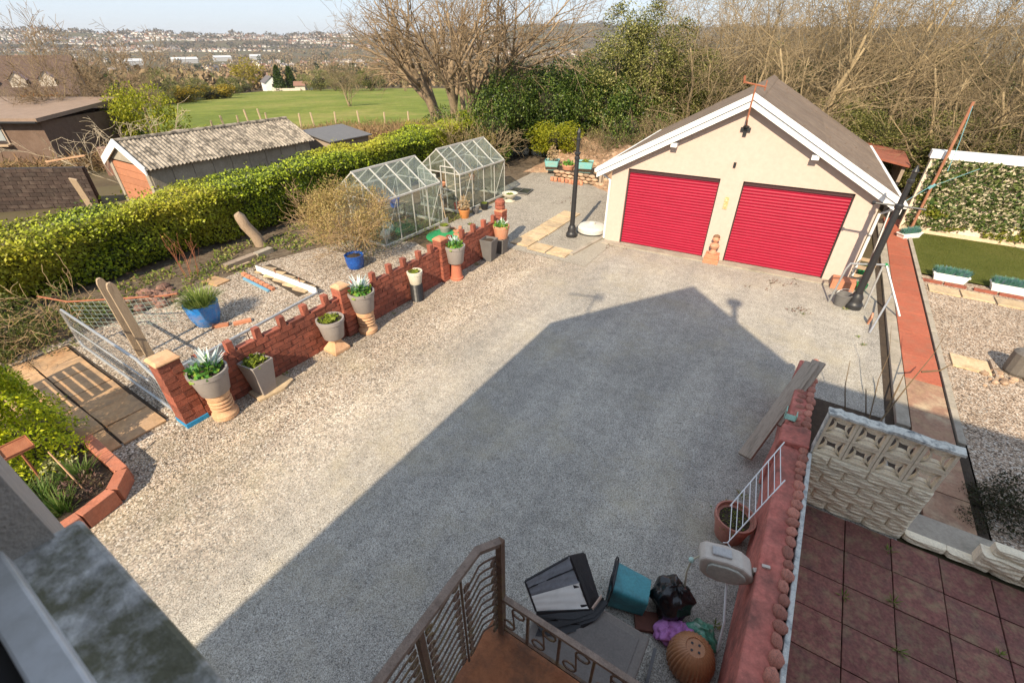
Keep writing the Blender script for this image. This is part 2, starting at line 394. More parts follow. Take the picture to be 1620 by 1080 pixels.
# far town: rows of small pale houses on the hillside
m_hw = [mat('render_white_far', [(.72,.69,.64)], 1, .9), mat('render_cream_far', [(.55,.48,.40)], 1, .9), mat('brick_pink_far', [(.36,.22,.16)], 1, .9)]
m_hr = [mat('roof_slate_far', [(.12,.11,.115)], 1, .9), mat('roof_tile_far', [(.22,.12,.085)], 1, .9), mat('roof_grey_far', [(.28,.24,.22)], 1, .9)]
def house_mb(mb, w_, d_, h_, rh, M4=None, m0=0, m1=1):
    q = [(-w_/2,-d_/2,-2),(w_/2,-d_/2,-2),(w_/2,d_/2,-2),(-w_/2,d_/2,-2),(-w_/2,-d_/2,h_),(w_/2,-d_/2,h_),(w_/2,d_/2,h_),(-w_/2,d_/2,h_),(-w_/2,0,h_+rh),(w_/2,0,h_+rh)]
    if M4: q = [M4 @ Vector(x) for x in q]
    mb.add(q, [(0,1,5,4),(2,3,7,6),(1,2,6,9,5),(3,0,4,8,7)], m0)
    e = [(-w_/2-.4,-d_/2-.5,h_-.25),(w_/2+.4,-d_/2-.5,h_-.25),(w_/2+.4,0,h_+rh+.15),(-w_/2-.4,0,h_+rh+.15),(w_/2+.4,d_/2+.5,h_-.25),(-w_/2-.4,d_/2+.5,h_-.25)]
    if M4: e = [M4 @ Vector(x) for x in e]
    mb.add(e, [(0,1,2,3),(3,2,4,5)], m1)
hm = []
for i in range(6):
    mb = MB(); house_mb(mb, (9,13,8,18,8,11)[i], 8, 5.2, 3.2); mb.box(-1,0,-.5,.5,8,10,0)
    hm.append(mb.mesh('terrace_house', [m_hw[(0,0,1,1,2,0)[i]], m_hr[(0,1,2,0,1,2)[i]]]))
spots = []
rows = []
for k in range(64): rows.append((R.uniform(-47,-6), R.uniform(2560,3560), R.uniform(-.5,.5), R.randint(8,26)))
for (a0, r0, sl, n_) in rows:
    for i in range(n_):
        az = a0 + i*20/r0*57.3; r = r0 + i*20*sl + R.uniform(-5,5); spots.append((az, r, R.uniform(-.3,.3)+sl))
for k in range(70): spots.append((R.uniform(-30,-5), R.uniform(900,1500), R.uniform(-1,1)))
for k in range(40): spots.append((R.uniform(-47,-36), R.uniform(900,2300), R.uniform(-1,1)))
for k in range(45): spots.append((R.uniform(-4,9), R.uniform(1700,2500), R.uniform(-.4,.4)))
spots.sort(key=lambda s_: s_[1])
mb = MB()
for i, (az, r, rot) in enumerate(spots):
    p = POL(az, r)
    if i < 280:
        far_h = r > 2450
        o = link('hillside_house' if far_h else 'valley_house', R.choice(hm), None, p, -radians(az)+rot)
        if far_h: tag(o, 'tiny pale house in the rows on the far hillside', 'house', 'houses on the far hillside')
        else: tag(o, 'small house among the brown trees on the valley floor', 'house', 'houses on the valley floor')
        o.scale = (1, 1, R.uniform(.85,1.25))
    else:
        house_mb(mb, R.choice((8,9,11,15)), 8, 5.5, 3.2, Matrix.Translation(p) @ Matrix.Rotation(-radians(az)+rot, 4, 'Z'), R.choice((0,0,0,1,2)), R.choice((3,4,5)))
tag(mb.build('hillside_town', m_hw+m_hr), 'mass of pale houses covering the far hillside', None, None, 'stuff')
# long low industrial sheds on the valley floor
m_shw = mat('shed_cladding', [(.42,.42,.42)], .5, .7); m_shr = mat('shed_roof_pale', [(.52,.53,.54)], .5, .6)
for (x, y, r, w_, d_, lb) in ((20,98,1350,70,40,'long white warehouse at the left edge of the valley'),(50,116,640,34,20,'pale blue-grey shed roof above the dormer house'),(208,97,1500,36,22,'small grey shed with domed roof left of the valley warehouses'),
        (290,96,1550,55,30,'wide white warehouse in the middle of the valley'),(350,94,1650,42,26,'white warehouse right of the widest one'),(403,94,1750,30,20,'small white shed left of the big bare tree'),(85,104,1150,32,20,'pale shed roof behind the bare tree')):
    az = math.degrees(atan2((x-808)/FPX, _c-(y-540)/FPX*_s)); mb = MB(); house_mb(mb, w_, d_, 9, 4)
    tag(mb.build('warehouse', [m_shw, m_shr], None, POL(az, r), -radians(az)+.15), lb, 'warehouse', 'warehouses on the valley floor')
# ------------------------------------------------------------------ common materials
m_render = mat('cream_render', [(.505,.395,.335),(.525,.412,.35)], 1.2, .9, .15, 120, dirt=(.45,.34,.27), dscale=.7, damt=.22, dlo=.55, dhi=.75, fine=.05)
m_white = mat('white_paint', [(.80,.80,.78)], 2, .45, fine=.04, dirt=(.55,.53,.47), dscale=1.5, damt=.25)
m_red = mat('red_slat_paint', [(.30,.006,.030),(.35,.009,.038)], 1.5, .38, fine=.05, rnd=.05)
m_dark = mat('dark_recess', [(.03,.022,.02)], 4, .8)
m_conc = mat('old_concrete', [(.30,.26,.21),(.40,.35,.28)], 3, .9, .3, 60, dirt=(.14,.13,.09), dscale=2)
m_slab = mat('sandstone_slab', [(.42,.29,.16),(.52,.39,.24),(.36,.27,.18)], 2.5, .9, .25, 50, rnd=.18, dirt=(.20,.15,.09), dscale=3, damt=.55)
m_slabr = mat('orange_slab', [(.42,.22,.10),(.48,.30,.16),(.36,.24,.15)], 2, .9, .2, 50, rnd=.15, dirt=(.22,.15,.09), dscale=3, damt=.6)
m_iron = mat('black_iron', [(.022,.022,.024)], 5, .45, fine=.1, spec=.5)
m_galv = mat('galvanised_tube', [(.42,.43,.43),(.52,.53,.53)], 6, .45, metal=.6)
m_rust = mat('rusty_iron', [(.26,.085,.04),(.36,.14,.07)], 12, .85, .3, 90)
m_wood = mat('weathered_wood', [(.30,.21,.13),(.40,.30,.20),(.24,.17,.11)], 3, .85, .35, 30, stretch=(12,12,1.2), rnd=.12)
m_woodh = mat('weathered_board', [(.27,.20,.15),(.38,.30,.23),(.22,.16,.12)], 3, .85, .3, 30, stretch=(12,1.2,12), rnd=.12, dirt=(.2,.17,.12), dscale=3)
m_brick = mat('red_brick', [(.22,.058,.034),(.31,.092,.055),(.16,.045,.03)], 9, .9, .5, 60, rnd=.28, dirt=(.16,.07,.05), dscale=7, damt=.5)
m_mortar = mat('brick_mortar', [(.17,.085,.06)], 9, .95, .4, 60)
m_brickO = mat('orange_brick', [(.44,.17,.09),(.52,.23,.13)], 8, .9, .4, 60, rnd=.2)
m_terra = mat('terracotta', [(.48,.20,.11),(.56,.27,.16)], 5, .85, .15, 50, rnd=.1, dirt=(.50,.38,.27), dscale=4, damt=.5)
m_buff = mat('buff_clay', [(.52,.30,.16),(.60,.38,.22)], 6, .85, .2, 50, dirt=(.36,.17,.10), dscale=5, damt=.6)
m_grey = mat('grey_plastic_pot', [(.26,.23,.215),(.30,.27,.25)], 4, .55, fine=.05, rnd=.06)
m_dgrey = mat('dark_grey_pot', [(.12,.115,.115),(.15,.145,.14)], 5, .55, fine=.06)
m_blk = mat('black_plastic', [(.018,.018,.02)], 5, .45)
m_stone = mat('pale_stone_pot', [(.56,.52,.42),(.64,.60,.50)], 7, .85, .2, 60, dirt=(.34,.32,.22), dscale=6)
m_soil = mat('dark_soil', [(.035,.024,.016),(.07,.048,.03)], 14, 1, .8, 60)
m_blue = mat('blue_glaze', [(.015,.16,.52),(.03,.26,.66)], 6, .25, dirt=(.30,.22,.15), dscale=5, damt=.5)
m_dblue = mat('cobalt_glaze', [(.01,.05,.28),(.02,.13,.48)], 26, .25, bump=.6, bscale=40)
# ------------------------------------------------------------------ yard surfaces (each in the house frame: x = a, y = b)
STN = [(.10,.08,.06),(.29,.225,.165),(.47,.38,.285),(.57,.48,.38),(.43,.315,.24),(.70,.64,.55)]
m_gcoarse = gravel('coarse_gravel', STN, [0,.2,.42,.62,.78,.95], 42, patch=(.86,1.1))
def drive_material():
    m, nt, b, out = _new('drive_gravel'); v, w, oi = coords(nt)
    def stones(scale, cols, pos):
        vo = N(nt, 'ShaderNodeTexVoronoi', feature='F1'); vo.inputs['Scale'].default_value = scale; nt.links.new(v, vo.inputs['Vector'])
        sp = nt.nodes.new('ShaderNodeSeparateColor'); nt.links.new(vo.outputs['Color'], sp.inputs[0]); c_ = ramp(nt, sp.outputs[0], cols, pos).outputs[0]
        g = ramp(nt, vo.outputs['Distance'], [(1.0,)*3,(1.0,)*3,(.45,)*3], [0,.42,.78]).outputs[0]; return mix(nt, 1.0, c_, g, 'MULTIPLY'), vo
    ca, va = stones(48, STN, [0,.2,.42,.62,.78,.95])
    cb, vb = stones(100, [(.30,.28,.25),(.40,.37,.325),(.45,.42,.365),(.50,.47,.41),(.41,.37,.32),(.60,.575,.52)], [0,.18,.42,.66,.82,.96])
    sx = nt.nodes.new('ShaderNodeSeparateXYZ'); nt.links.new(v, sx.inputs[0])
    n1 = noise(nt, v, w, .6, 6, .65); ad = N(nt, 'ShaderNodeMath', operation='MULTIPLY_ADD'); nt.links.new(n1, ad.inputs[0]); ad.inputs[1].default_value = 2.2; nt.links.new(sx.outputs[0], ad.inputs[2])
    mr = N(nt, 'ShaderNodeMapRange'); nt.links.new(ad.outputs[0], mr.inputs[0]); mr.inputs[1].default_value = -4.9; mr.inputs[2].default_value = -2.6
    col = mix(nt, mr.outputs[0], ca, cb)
    pt = ramp(nt, noise(nt, v, w, .5, 7, .65), [(.82,)*3,(1.12,)*3], [.35,.65]).outputs[0]; col = mix(nt, 1.0, col, pt, 'MULTIPLY')
    pt = ramp(nt, noise(nt, v, w, 6, 6, .7), [(.84,)*3,(1.12,)*3], [.35,.65]).outputs[0]; col = mix(nt, 1.0, col, pt, 'MULTIPLY')
    f = ramp(nt, noise(nt, v, w, .8, 7, .7), [(0,)*3,(.45,)*3], [.5,.68]).outputs[0]; col = mix(nt, f, col, (.40,.345,.23))
    mpg = nt.nodes.new('ShaderNodeMapping'); mpg.inputs['Scale'].default_value = (1.5,.12,1); nt.links.new(v, mpg.inputs[0])
    pt = ramp(nt, noise(nt, mpg.outputs[0], w, 1.0, 4, .6), [(.86,.86,.87),(1.12,1.11,1.08)], [.36,.64]).outputs[0]; col = mix(nt, 1.0, col, pt, 'MULTIPLY')
    f = ramp(nt, noise(nt, v, w, 2.1, 9, .78), [(0,)*3,(.6,)*3], [.66,.76]).outputs[0]; col = mix(nt, f, col, (.09,.07,.05))
    nt.links.new(col, b.inputs['Base Color']); b.inputs['Roughness'].default_value = .9; b.inputs['Specular IOR Level'].default_value = .25
    mxh = nt.nodes.new('ShaderNodeMix'); nt.links.new(mr.outputs[0], mxh.inputs[0]); nt.links.new(va.outputs['Distance'], mxh.inputs[2]); nt.links.new(vb.outputs['Distance'], mxh.inputs[3])
    bm = nt.nodes.new('ShaderNodeBump'); bm.invert = True; bm.inputs['Strength'].default_value = .4; bm.inputs['Distance'].default_value = .01
    nt.links.new(mxh.outputs[0], bm.inputs['Height']); nt.links.new(bm.outputs[0], b.inputs['Normal']); return m
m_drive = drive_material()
m_yard = gravel('back_yard_gravel', [(.15,.135,.115),(.34,.30,.25),(.43,.385,.32),(.52,.47,.40)], [0,.25,.6,.95], 60, tint=(.36,.33,.27), dark=(.11,.10,.08))
m_gright = gravel('pink_gravel', [(.11,.08,.06),(.30,.215,.15),(.47,.35,.25),(.58,.455,.345),(.64,.57,.48)], [0,.22,.5,.75,.95], 48)
def sheet(name, label, polys, z, m, sub=0):
    mb = MB()
    for p in polys: o = len(mb.v); mb.v += [(x, y, z) for x, y in p]; mb.f.append([o+i for i in range(len(p))]); mb.m.append(0)
    ob = mb.build(name, m, None, None, HA); return tag(ob, label, None, None, 'structure')
def rect(a0, a1, b0, b1): return [(a0,b0),(a1,b0),(a1,b1),(a0,b1)]
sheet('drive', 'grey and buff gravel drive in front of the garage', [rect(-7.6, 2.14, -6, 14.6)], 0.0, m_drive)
sheet('back_yard', 'worn grey gravel yard behind the greenhouses', [[(-9.6,10.5),(-4.4,10.5),(-4.4,24),(-10.9,19.6),(-10.5,15.1),(-9.7,15.0)]], 0.010, m_yard)
sheet('garden_gravel', 'pale pink gravel garden between brick wall and hedge', [[(-12.6,-1),(-7.12,-1),(-7.12,8.6),(-9.4,9.4),(-12.2,8.4)]], 0.004, m_gcoarse)
sheet('gravel_bed', 'pink gravel area right of the red path', [rect(3.08, 10, 5.6, 14.7)], 0.004, m_gright)
m_lawn, nt, b, out = _new('lawn_mat'); v, w, oi = coords(nt)
col = ramp(nt, noise(nt, v, w, .9, 8, .7), [(.06,.07,.015),(.088,.095,.022),(.11,.11,.03)], [.3,.5,.7]).outputs[0]
col = mix(nt, 1.0, col, ramp(nt, noise(nt, v, w, 60, 3), [(.6,)*3,(1.4,)*3], [.3,.7]).outputs[0], 'MULTIPLY')
nt.links.new(col, b.inputs['Base Color']); b.inputs['Roughness'].default_value = 1; b.inputs['Specular IOR Level'].default_value = .1
sheet('lawn', 'mown green lawn in front of the leafy screen wall', [[(2.98,14.75),(10,14.5),(10,18.4),(2.98,18.4)]], 0.03, m_lawn)
sheet('soil_bed', 'dark weedy soil bed along the foot of the hedge', [[(-17,-6),(-12.1,-6),(-11.6,3),(-11.9,6.0),(-11.0,9.2),(-9.6,16),(-9.7,22),(-17,22)]], 0.008, mat('bed_soil', [(.06,.04,.025),(.10,.07,.045),(.15,.11,.075)], 5, 1, .9, 30, fine=.35, dirt=(.22,.19,.13), dscale=9, damt=.6))
# grass blades of the lawn
pts = np.stack([NR.uniform(3.0,9.9,26000), NR.uniform(14.8,18.35,26000), np.full(26000,.028)],1)
v_, f_ = leaf_arrays(pts, .035, asp=.16, up=1.4)
o = link('lawn_grass', np_mesh('lawn_grass', v_, f_, leafmat('grass_blade', [(.06,.09,.012),(.10,.13,.02),(.15,.16,.035)], .3)), None, None, HA); tag(o, 'short green grass of the lawn', None, None, 'stuff')

# ------------------------------------------------------------------ the house the photograph is taken from
m_wallr = mat('grey_pebbledash', [(.36,.32,.285),(.44,.395,.35)], 5, .95, .5, 160, dirt=(.22,.21,.18), dscale=3)
m_roof = mat('brown_roof_tile', [(.12,.08,.06)], 3, .9, .4, 12)
m_sill = mat('mossy_sill', [(.36,.35,.33),(.48,.47,.45)], 7, .85, .3, 60, dirt=(.075,.07,.022), dscale=8, damt=.85, dlo=.40, dhi=.52, fine=.35)
m_upvc = mat('window_frame_white', [(.60,.60,.60)], 4, .4, fine=.05, dirt=(.2,.19,.14), dscale=6, damt=.4)
hs = thing('house', 'grey rendered gabled house the yard is seen from, with a mossy window sill', 'house', W(0,0,0), HA)
AP, EA, HL, HR, ZR = .32, 5.61, -2.43, 3.07, 8.23
SZ = 4.40; WL, WR_, WT = -.775, 1.25, 6.3
mb = MB(); fb, ft = -.30, -.02
mb.box(HL+.25, WL, fb, ft, 0, EA); mb.box(WR_, HR-.25, fb, ft, 0, EA); mb.box(WL, WR_, fb, ft, 0, SZ-.07); 
mb.add([(HL+.25,fb,EA),(HR-.25,fb,EA),(AP,fb,ZR-.2),(HL+.25,ft,EA),(HR-.25,ft,EA),(AP,ft,ZR-.2)], [(2,1,0),(3,4,5),(0,1,4,3),(1,2,5,4),(2,0,3,5)])
mb.box(HL+.25, HR-.25, -9.2, -9.0, 0, EA); mb.box(HL+.25, HL+.45, -9.0, fb, 0, EA); mb.box(HR-.45, HR-.25, -9.0, fb, 0, EA)
mb.box(HR-.25, 9.5, fb, -.08, 0, 6.0); mb.box(HR-.25, 9.5, -8.2, -8.0, 0, 6.0); mb.box(9.3, 9.5, -8.0, fb, 0, 6.0)
mb.build('wall', m_wallr, hs)
mb = MB()
for sx, ex in ((HL, AP), (HR, AP)):
    q = [(sx,.16,EA),(AP,.16,ZR),(AP,-9.4,ZR),(sx,-9.4,EA)]; q2 = [(x,y,z-.12) for x,y,z in q]
    mb.add(q+q2, [(0,1,2,3),(7,6,5,4),(0,3,7,4),(1,0,4,5),(3,2,6,7),(2,1,5,6)])
mb.build('roof', m_roof, hs)
mb = MB()
q = [(HR-.4,.15,6.25),(9.8,.15,6.25),(9.8,-4.1,8.6),(HR-.4,-4.1,8.6),(HR-.4,-8.4,6.25),(9.8,-8.4,6.25)]; q2 = [(x,y,z-.14) for x,y,z in q]
mb.add(q+q2, [(0,1,2,3),(3,2,5,4),(7,6,9,8),(8,9,10,11),(0,6,7,1),(4,5,11,10)]); mb.build('wing_roof', m_roof, hs)
mb = MB(); mb.add([(WL-.012,.012,SZ-.075),(WL-.012,.012,SZ-.004),(WL-.012,-.24,SZ+.012),(WL-.012,-.24,SZ-.06),(WR_+.02,.012,SZ-.075),(WR_+.02,.012,SZ-.004),(WR_+.02,-.24,SZ+.012),(WR_+.02,-.24,SZ-.06)],
    [(0,1,2,3),(7,6,5,4),(1,5,6,2),(0,4,5,1),(3,2,6,7),(4,0,3,7)])
sl = mb.build('window_sill', m_sill, hs, bevel=.006)
wf = MB(); wf.box(WL, WR_, -.105, -.066, SZ-.005, SZ+.030); wf.build('window_frame', m_upvc, hs, bevel=.004)
wf = MB(); wf.box(WL, WR_, -.128, -.107, SZ-.005, SZ+.012); wf.build('window_seal', m_blk, hs)
wf = MB(); wf.box(WL, WR_, -.26, -.130, SZ-.005, SZ+.028); wf.build('inner_sill', m_upvc, hs, bevel=.004)
# roof_flue and aerial standing on the roof (their shadows reach the drive)
def roof_pt(shadow_px, z):
    a, b_ = AB(G(*shadow_px)); return a + .242*z, b_ - 1.304*z
fa, fb_ = roof_pt((1160,476), 8.55)
mb = MB(); mb.lathe([(.06,6.9),(.06,8.42),(.17,8.44),(.17,8.5),(.05,8.58)], 12, (fa, fb_, 0)); mb.build('roof_flue', m_iron, hs)
aa, ab_ = roof_pt((940,470), 7.9)
mb = MB(); mb.tube([(aa,ab_,6.4),(aa,ab_,8.0)], .022, 6); mb.tube([(aa-.62,ab_-.12,7.86),(aa+.18,ab_+.06,7.9)], .022, 6)
for k in range(5): mb.tube([(aa+.18-.05*k-.0,ab_+.05,7.74),(aa+.18-.05*k,ab_+.05,8.04)], .012, 5)
mb.build('aerial', m_galv, hs)

# ------------------------------------------------------------------ garage
GA = radians(-28.5)
ga = thing('garage', 'cream rendered double garage with two crimson roller doors and a gabled roof', 'garage', (2.78,13.15,0), GA)
GW, GD, GE, GR_ = 6.2, 7.2, 2.28, 4.0; ZP = (GR_-GE)/(GW/2)
DX = ((.45,2.80),(3.33,5.68)); DH = 2.12
mb = MB()
mb.box(0,.45,0,.22,0,DH); mb.box(2.80,3.33,0,.22,0,DH); mb.box(5.68,GW,0,.22,0,DH)
def gz(x): return GE + ZP*min(x, GW-x) - .06
poly = [(0,DH),(GW,DH),(GW,gz(GW)),(GW/2,gz(GW/2)),(0,gz(0))]
mb.add([(x,0,z) for x,z in poly]+[(x,.22,z) for x,z in poly], [(0,1,2,3,4),(9,8,7,6,5),(1,0,5,6),(2,1,6,7),(3,2,7,8),(4,3,8,9),(0,4,9,5)])
mb.add([(x,GD-.2,z) for x,z in [(0,0),(GW,0)]+poly[2:]]+[(x,GD,z) for x,z in [(0,0),(GW,0)]+poly[2:]], [(0,1,2,3,4),(9,8,7,6,5),(1,0,5,6),(2,1,6,7),(0,4,9,5)])
mb.box(0,.2,.22,GD-.2,0,GE-.07); mb.box(GW-.2,GW,.22,GD-.2,0,GE-.07)
mb.build('wall', m_render, ga)
mb = MB(); mb.box(.3,GW-.3,.5,GD-.4,-.02,.01); mb.build('floor_slab', m_conc, ga)
slat = MB(); sh = (DH-.1)/27
pr = [(.004,0),(-.012,.15),(-.020,.45),(-.014,.78),(.002,.93),(.012,1.0)]
L = DX[0][1]-DX[0][0]-.05
vs_ = [(x, y, z*sh) for x in (0, L) for y, z in pr]; k = len(pr)
slat.add(vs_, [(i, k+i, k+i+1, i+1) for i in range(k-1)]); slat.add([(0,.012,0),(L,.012,0),(L,.012,sh),(0,.012,sh)], [(0,1,2,3)])
slat_me = slat.mesh('slat', m_red, True); slat_me.set_sharp_from_angle(angle=radians(25))
for (x0, x1) in DX:
    mb = MB(); mb.box(x0+.025,x1-.025,.135,.16,.0,DH-.1); dr = mb.build('roller_door', m_dark, ga)
    for i in range(27): link('slat', slat_me, dr, (x0+.025, .115, .012+i*sh))
    mb = MB(); mb.box(x0+.004,x0+.03,.085,.16,0,DH-.01); mb.box(x1-.03,x1-.004,.085,.16,0,DH-.01); mb.build('door_guide', m_dark, ga)
    mb = MB(); mb.box(x0+.03,x1-.03,.06,.16,DH-.10,DH-.004); mb.build('roller_shadow', mat('door_head_shade', [(.05,.018,.02)], 4, .6), ga)  # dark strip across the door head paints the roller's shadow
# roof: one fibre-cement sheet per piece, each lapping the next
m_gsheet = mat('fibre_cement_sheet', [(.13,.092,.066),(.18,.132,.096)], 2.2, .95, .3, 50, rnd=.08, dirt=(.30,.24,.18), dscale=5, damt=.35)
OV, EV = .22, .34; nsh = 8; sw = (GD+2*OV-.1)/nsh; sl_len = hypot(GW/2+EV, ZP*(GW/2+EV))
for sd_ in (0, 1):
    for i in range(nsh):
        y0 = -OV+.05+i*sw; lap = .004*((i+1) % 2)+.002
        xe, xr = (-EV, GW/2) if sd_ == 0 else (GW+EV, GW/2)
        for (t0, t1, dz) in ((0,.53,0.0),(.5,1,.012)):
            xa, xb = xe+(xr-xe)*t0, xe+(xr-xe)*t1
            za, zb = GE+ZP*(min(xa,GW-xa)), GE+ZP*(min(xb,GW-xb)); d0 = dz+lap
            q = [(xa,y0,za+d0),(xa,y0+sw+.04,za+d0),(xb,y0+sw+.04,zb+d0),(xb,y0,zb+d0)]; q2 = [(x,y,z-.016) for x,y,z in q]
            fs = [(0,1,2,3),(7,6,5,4),(0,4,5,1),(1,5,6,2),(2,6,7,3),(3,7,4,0)]
            if sd_ == 0: fs = [f[::-1] for f in fs]
            mb = MB(); mb.add(q+q2, [f[::-1] for f in fs]); mb.build('roof_sheet', m_gsheet, ga)
    if sd_ == 1:
        for i in range(nsh*2):
            mb = MB(); t = U(.1,.9); x = GW+EV-(GW/2+EV)*t; mb.lathe([(.028,0),(.028,.012),(.01,.018)], 8, (x, -.1+i*sw/2+U(-.1,.1), GE+ZP*(GW-x)+.014)); mb.build('roof_bolt', m_gsheet, ga)
mb = MB()
for s_ in (-1, 1): mb.add([(GW/2,-OV+.05,GR_+.045),(GW/2,GD+OV,GR_+.045),(GW/2+s_*.16,GD+OV,GR_-.055),(GW/2+s_*.16,-OV+.05,GR_-.055)], [(0,1,2,3)] if s_ < 0 else [(3,2,1,0)])
mb.build('ridge_cap', m_gsheet, ga)
for s_ in (0, 1):
    for (dy, up0, up1) in ((-OV-.03, -.23, -.085), (-OV-.075, -.078, .055)):
        mb = MB(); xa, xb = (-EV-.02, GW/2) if s_ == 0 else (GW+EV+.02, GW/2)
        za, zb = GE+ZP*min(xa,GW-xa), GR_
        q = [(xa,dy,za+up0),(xb,dy,zb+up0),(xb,dy,zb+up1),(xa,dy,za+up1)]; q2 = [(x,dy+.024+(.14 if up0 < -.2 else 0),z) for x,_,z in q]
        fs = [(0,1,2,3),(7,6,5,4),(1,0,4,5),(2,1,5,6),(3,2,6,7),(0,3,7,4)]
        if s_: fs = [f[::-1] for f in fs]
        mb.add(q+q2, fs); mb.build('barge_board', m_white, ga)
for x in (1.55, GW-1.55):
    mb = MB(); mb.obox((x, -.09, gz(x)-.25), (.15,.26,.10)); mb.build('purlin_end', m_white, ga, bevel=.008)
for s_ in (0, 1):
    x = -EV-.05 if s_ == 0 else GW+EV+.05
    mb = MB(); mb.box(x-.05, x+.05, -OV, GD+OV, GE-ZP*EV-.11, GE-ZP*EV-.03); mb.build('gutter', m_white, ga)
    xp = -.06 if s_ == 0 else GW+.07; mb = MB()
    mb.tube([(x, .12, GE-ZP*EV-.1),(x, .12, GE-ZP*EV-.17),(xp, .10, GE-ZP*EV-.36),(xp, .10, .04)], .034, 8); mb.build('downpipe', m_white, ga, smooth=True)
mb = MB(); mb.box(.0, GW, -.28, -.002, .002, .035); mb.build('threshold', m_conc, ga)
mb = MB(); mb.obox((3.06,-.012,1.55),(.10,.02,.30)); mb.obox((3.06,-.02,1.62),(.07,.03,.07)); mb.obox((3.06,-.02,1.49),(.07,.03,.07)); mb.build('wall_plaque', mat('plaque_brass', [(.45,.34,.14)], 30, .6, dirt=(.75,.68,.52), dscale=28, damt=.9), ga)
mb = MB(); mb.obox((3.04,-.02,2.48),(.06,.05,.11)); mb.build('wall_light', m_blk, ga)
# rusty bracket with its cross bar over the gable
mb = MB(); bx = 3.08
mb.tube([(bx,-.10,3.38),(bx,-.36,3.52),(bx,-.37,4.22)], .018, 6); mb.tube([(bx-.24,-.46,4.26),(bx+.2,-.28,4.17)], .018, 6); mb.tube([(bx-.24,-.46,4.24),(bx-.26,-.48,4.38)], .024, 6); mb.tube([(bx+.19,-.28,4.1),(bx+.19,-.28,4.3)], .013, 6); mb.tube([(bx,-.37,4.1),(bx,-.05,4.08)], .013, 5)
mb.build('rusty_bracket', m_rust, ga)
mb = MB(); mb.lathe([(.02,0),(.07,.02),(.07,.05),(.02,.07)], 4, (bx,-.04,3.3)); mb.obox((bx,-.03,3.24),(.08,.05,.2)); mb.obox((bx,-.03,3.28),(.22,.05,.08)); mb.build('black_cross', m_iron, ga)  # black cross shape on the gable below the bracket
# ------------------------------------------------------------------ brick wall with castellated top
def brick_meshes(L, T, H, m, n=3, nm='brick', jit=.004):
    out_ = []
    for i in range(n):
        mb = MB(); mb.box(-T/2,T/2,-L/2,L/2,-H/2,H/2); mb.v = [(x+U(-jit,jit), y+U(-jit,jit), z+U(-jit,jit)) for x,y,z in mb.v]
        out_.append(mb.mesh(nm, m))
    return out_
bw = thing('brick_wall', 'low red brick wall with castellated top beside the drive', 'wall', W(-7.06,0,0), HA)
CH, BL, NCR = .105, .236, 8; B0, B1 = 1.98, 10.36
PIERS = [(4.78,5.04),(7.75,8.0),(10.36,10.62)]
bm_ = brick_meshes(BL-.014, .105, CH-.013, m_brick); hb_ = brick_meshes(BL/2-.014, .105, CH-.013, m_brick)
mb = MB()
for p0, p1 in ((B0,4.78),(5.04,7.75),(8.0,10.36)): mb.box(-.045,.043,p0,p1,0,CH*NCR-.004)
mb.build('mortar', m_mortar, bw)
def free(y0, y1): return all(y1 <= p[0]+.01 or y0 >= p[1]-.01 for p in PIERS)
for c_ in range(NCR):
    for (s0, s1) in ((B0,4.78),(5.04,7.75),(8.0,10.36)):
        y = s0
        if c_ % 2: o = link('brick', R.choice(hb_), bw, (U(-.004,.006), y+BL/4, CH*(c_+.5))); y += BL/2
        while y + BL <= s1+.03:
            link('brick', R.choice(bm_), bw, (U(-.004,.006), y+BL/2, CH*(c_+.5))); y += BL
        if s1-y > .07:
            o = link('brick', R.choice(hb_), bw, (U(-.004,.006), y+(s1-y)/2, CH*(c_+.5))); o.scale = (1, (s1-y-.006)/(BL/2-.014), 1)
mer = brick_meshes(.105, .10, .20, m_brick, 3, 'merlon', .006)
for (s0, s1) in ((B0,4.78),(5.04,7.75),(8.0,10.36)):
    n_ = int((s1-s0)/.44); st = (s1-s0)/n_
    for i in range(n_):
        y = s0+st*(i+.5); link('merlon', R.choice(mer), bw, (U(-.006,.006), y+U(-.03,.03), CH*NCR+.098+U(-.01,.01)))
        mb = MB(); mb.box(-.058,.06,y+.09,y+st-.09,CH*NCR-.003,CH*NCR+.022); mb.build('coping_strip', m_brick, bw)
pm = brick_meshes(.25, .26, CH-.012, m_brick, 3, 'pier_block')
for p0, p1 in PIERS:
    for c_ in range(10): link('pier_block', R.choice(pm), bw, (U(-.006,.01), (p0+p1)/2, CH*(c_+.5)))
    mb = MB(); mb.lathe([(.19,0),(.19,.03),(.10,.08)], 4, (0,(p0+p1)/2,CH*10-.003), sq=True); mb.build('pier_cap', m_buff if p0 < 6 else m_brickO, bw, bevel=.006)
mb = MB(); mb.lathe([(.125,0),(.14,.02),(.13,.09),(.10,.10),(.13,.11),(.135,.19),(.11,.22),(.09,.25)], 12, (-.02,10.49,CH*10+.075), ribs=10, ribd=.1); mb.build('pier_finial', m_brick, bw)
# gate pillar
gp = thing('gate_pillar', 'square red brick gate pillar with buff cap and blue painted foot', 'pillar', W(-7.16,1.82,0), HA)
pb = brick_meshes(.15, .31, .098, m_brick, 3, 'brick')
for c_ in range(10):
    for s_ in (-1,1): link('brick', R.choice(pb), gp, (U(-.006,.006), s_*.077+(.03 if c_ % 2 else -.03)*0, .07+.108*(c_+.5)))
mb = MB(); mb.box(-.145,.145,-.142,.142,.0,1.145); mb.build('mortar', m_mortar, gp)
mb = MB(); mb.lathe([(.24,1.147),(.25,1.17),(.20,1.21)], 4, sq=True); mb.build('pillar_cap', m_buff, gp, bevel=.01)
mb = MB(); mb.box(-.165,.175,-.162,.168,.002,.075); mb.build('blue_foot', mat('blue_paint', [(.02,.25,.50)], 6, .6), gp)

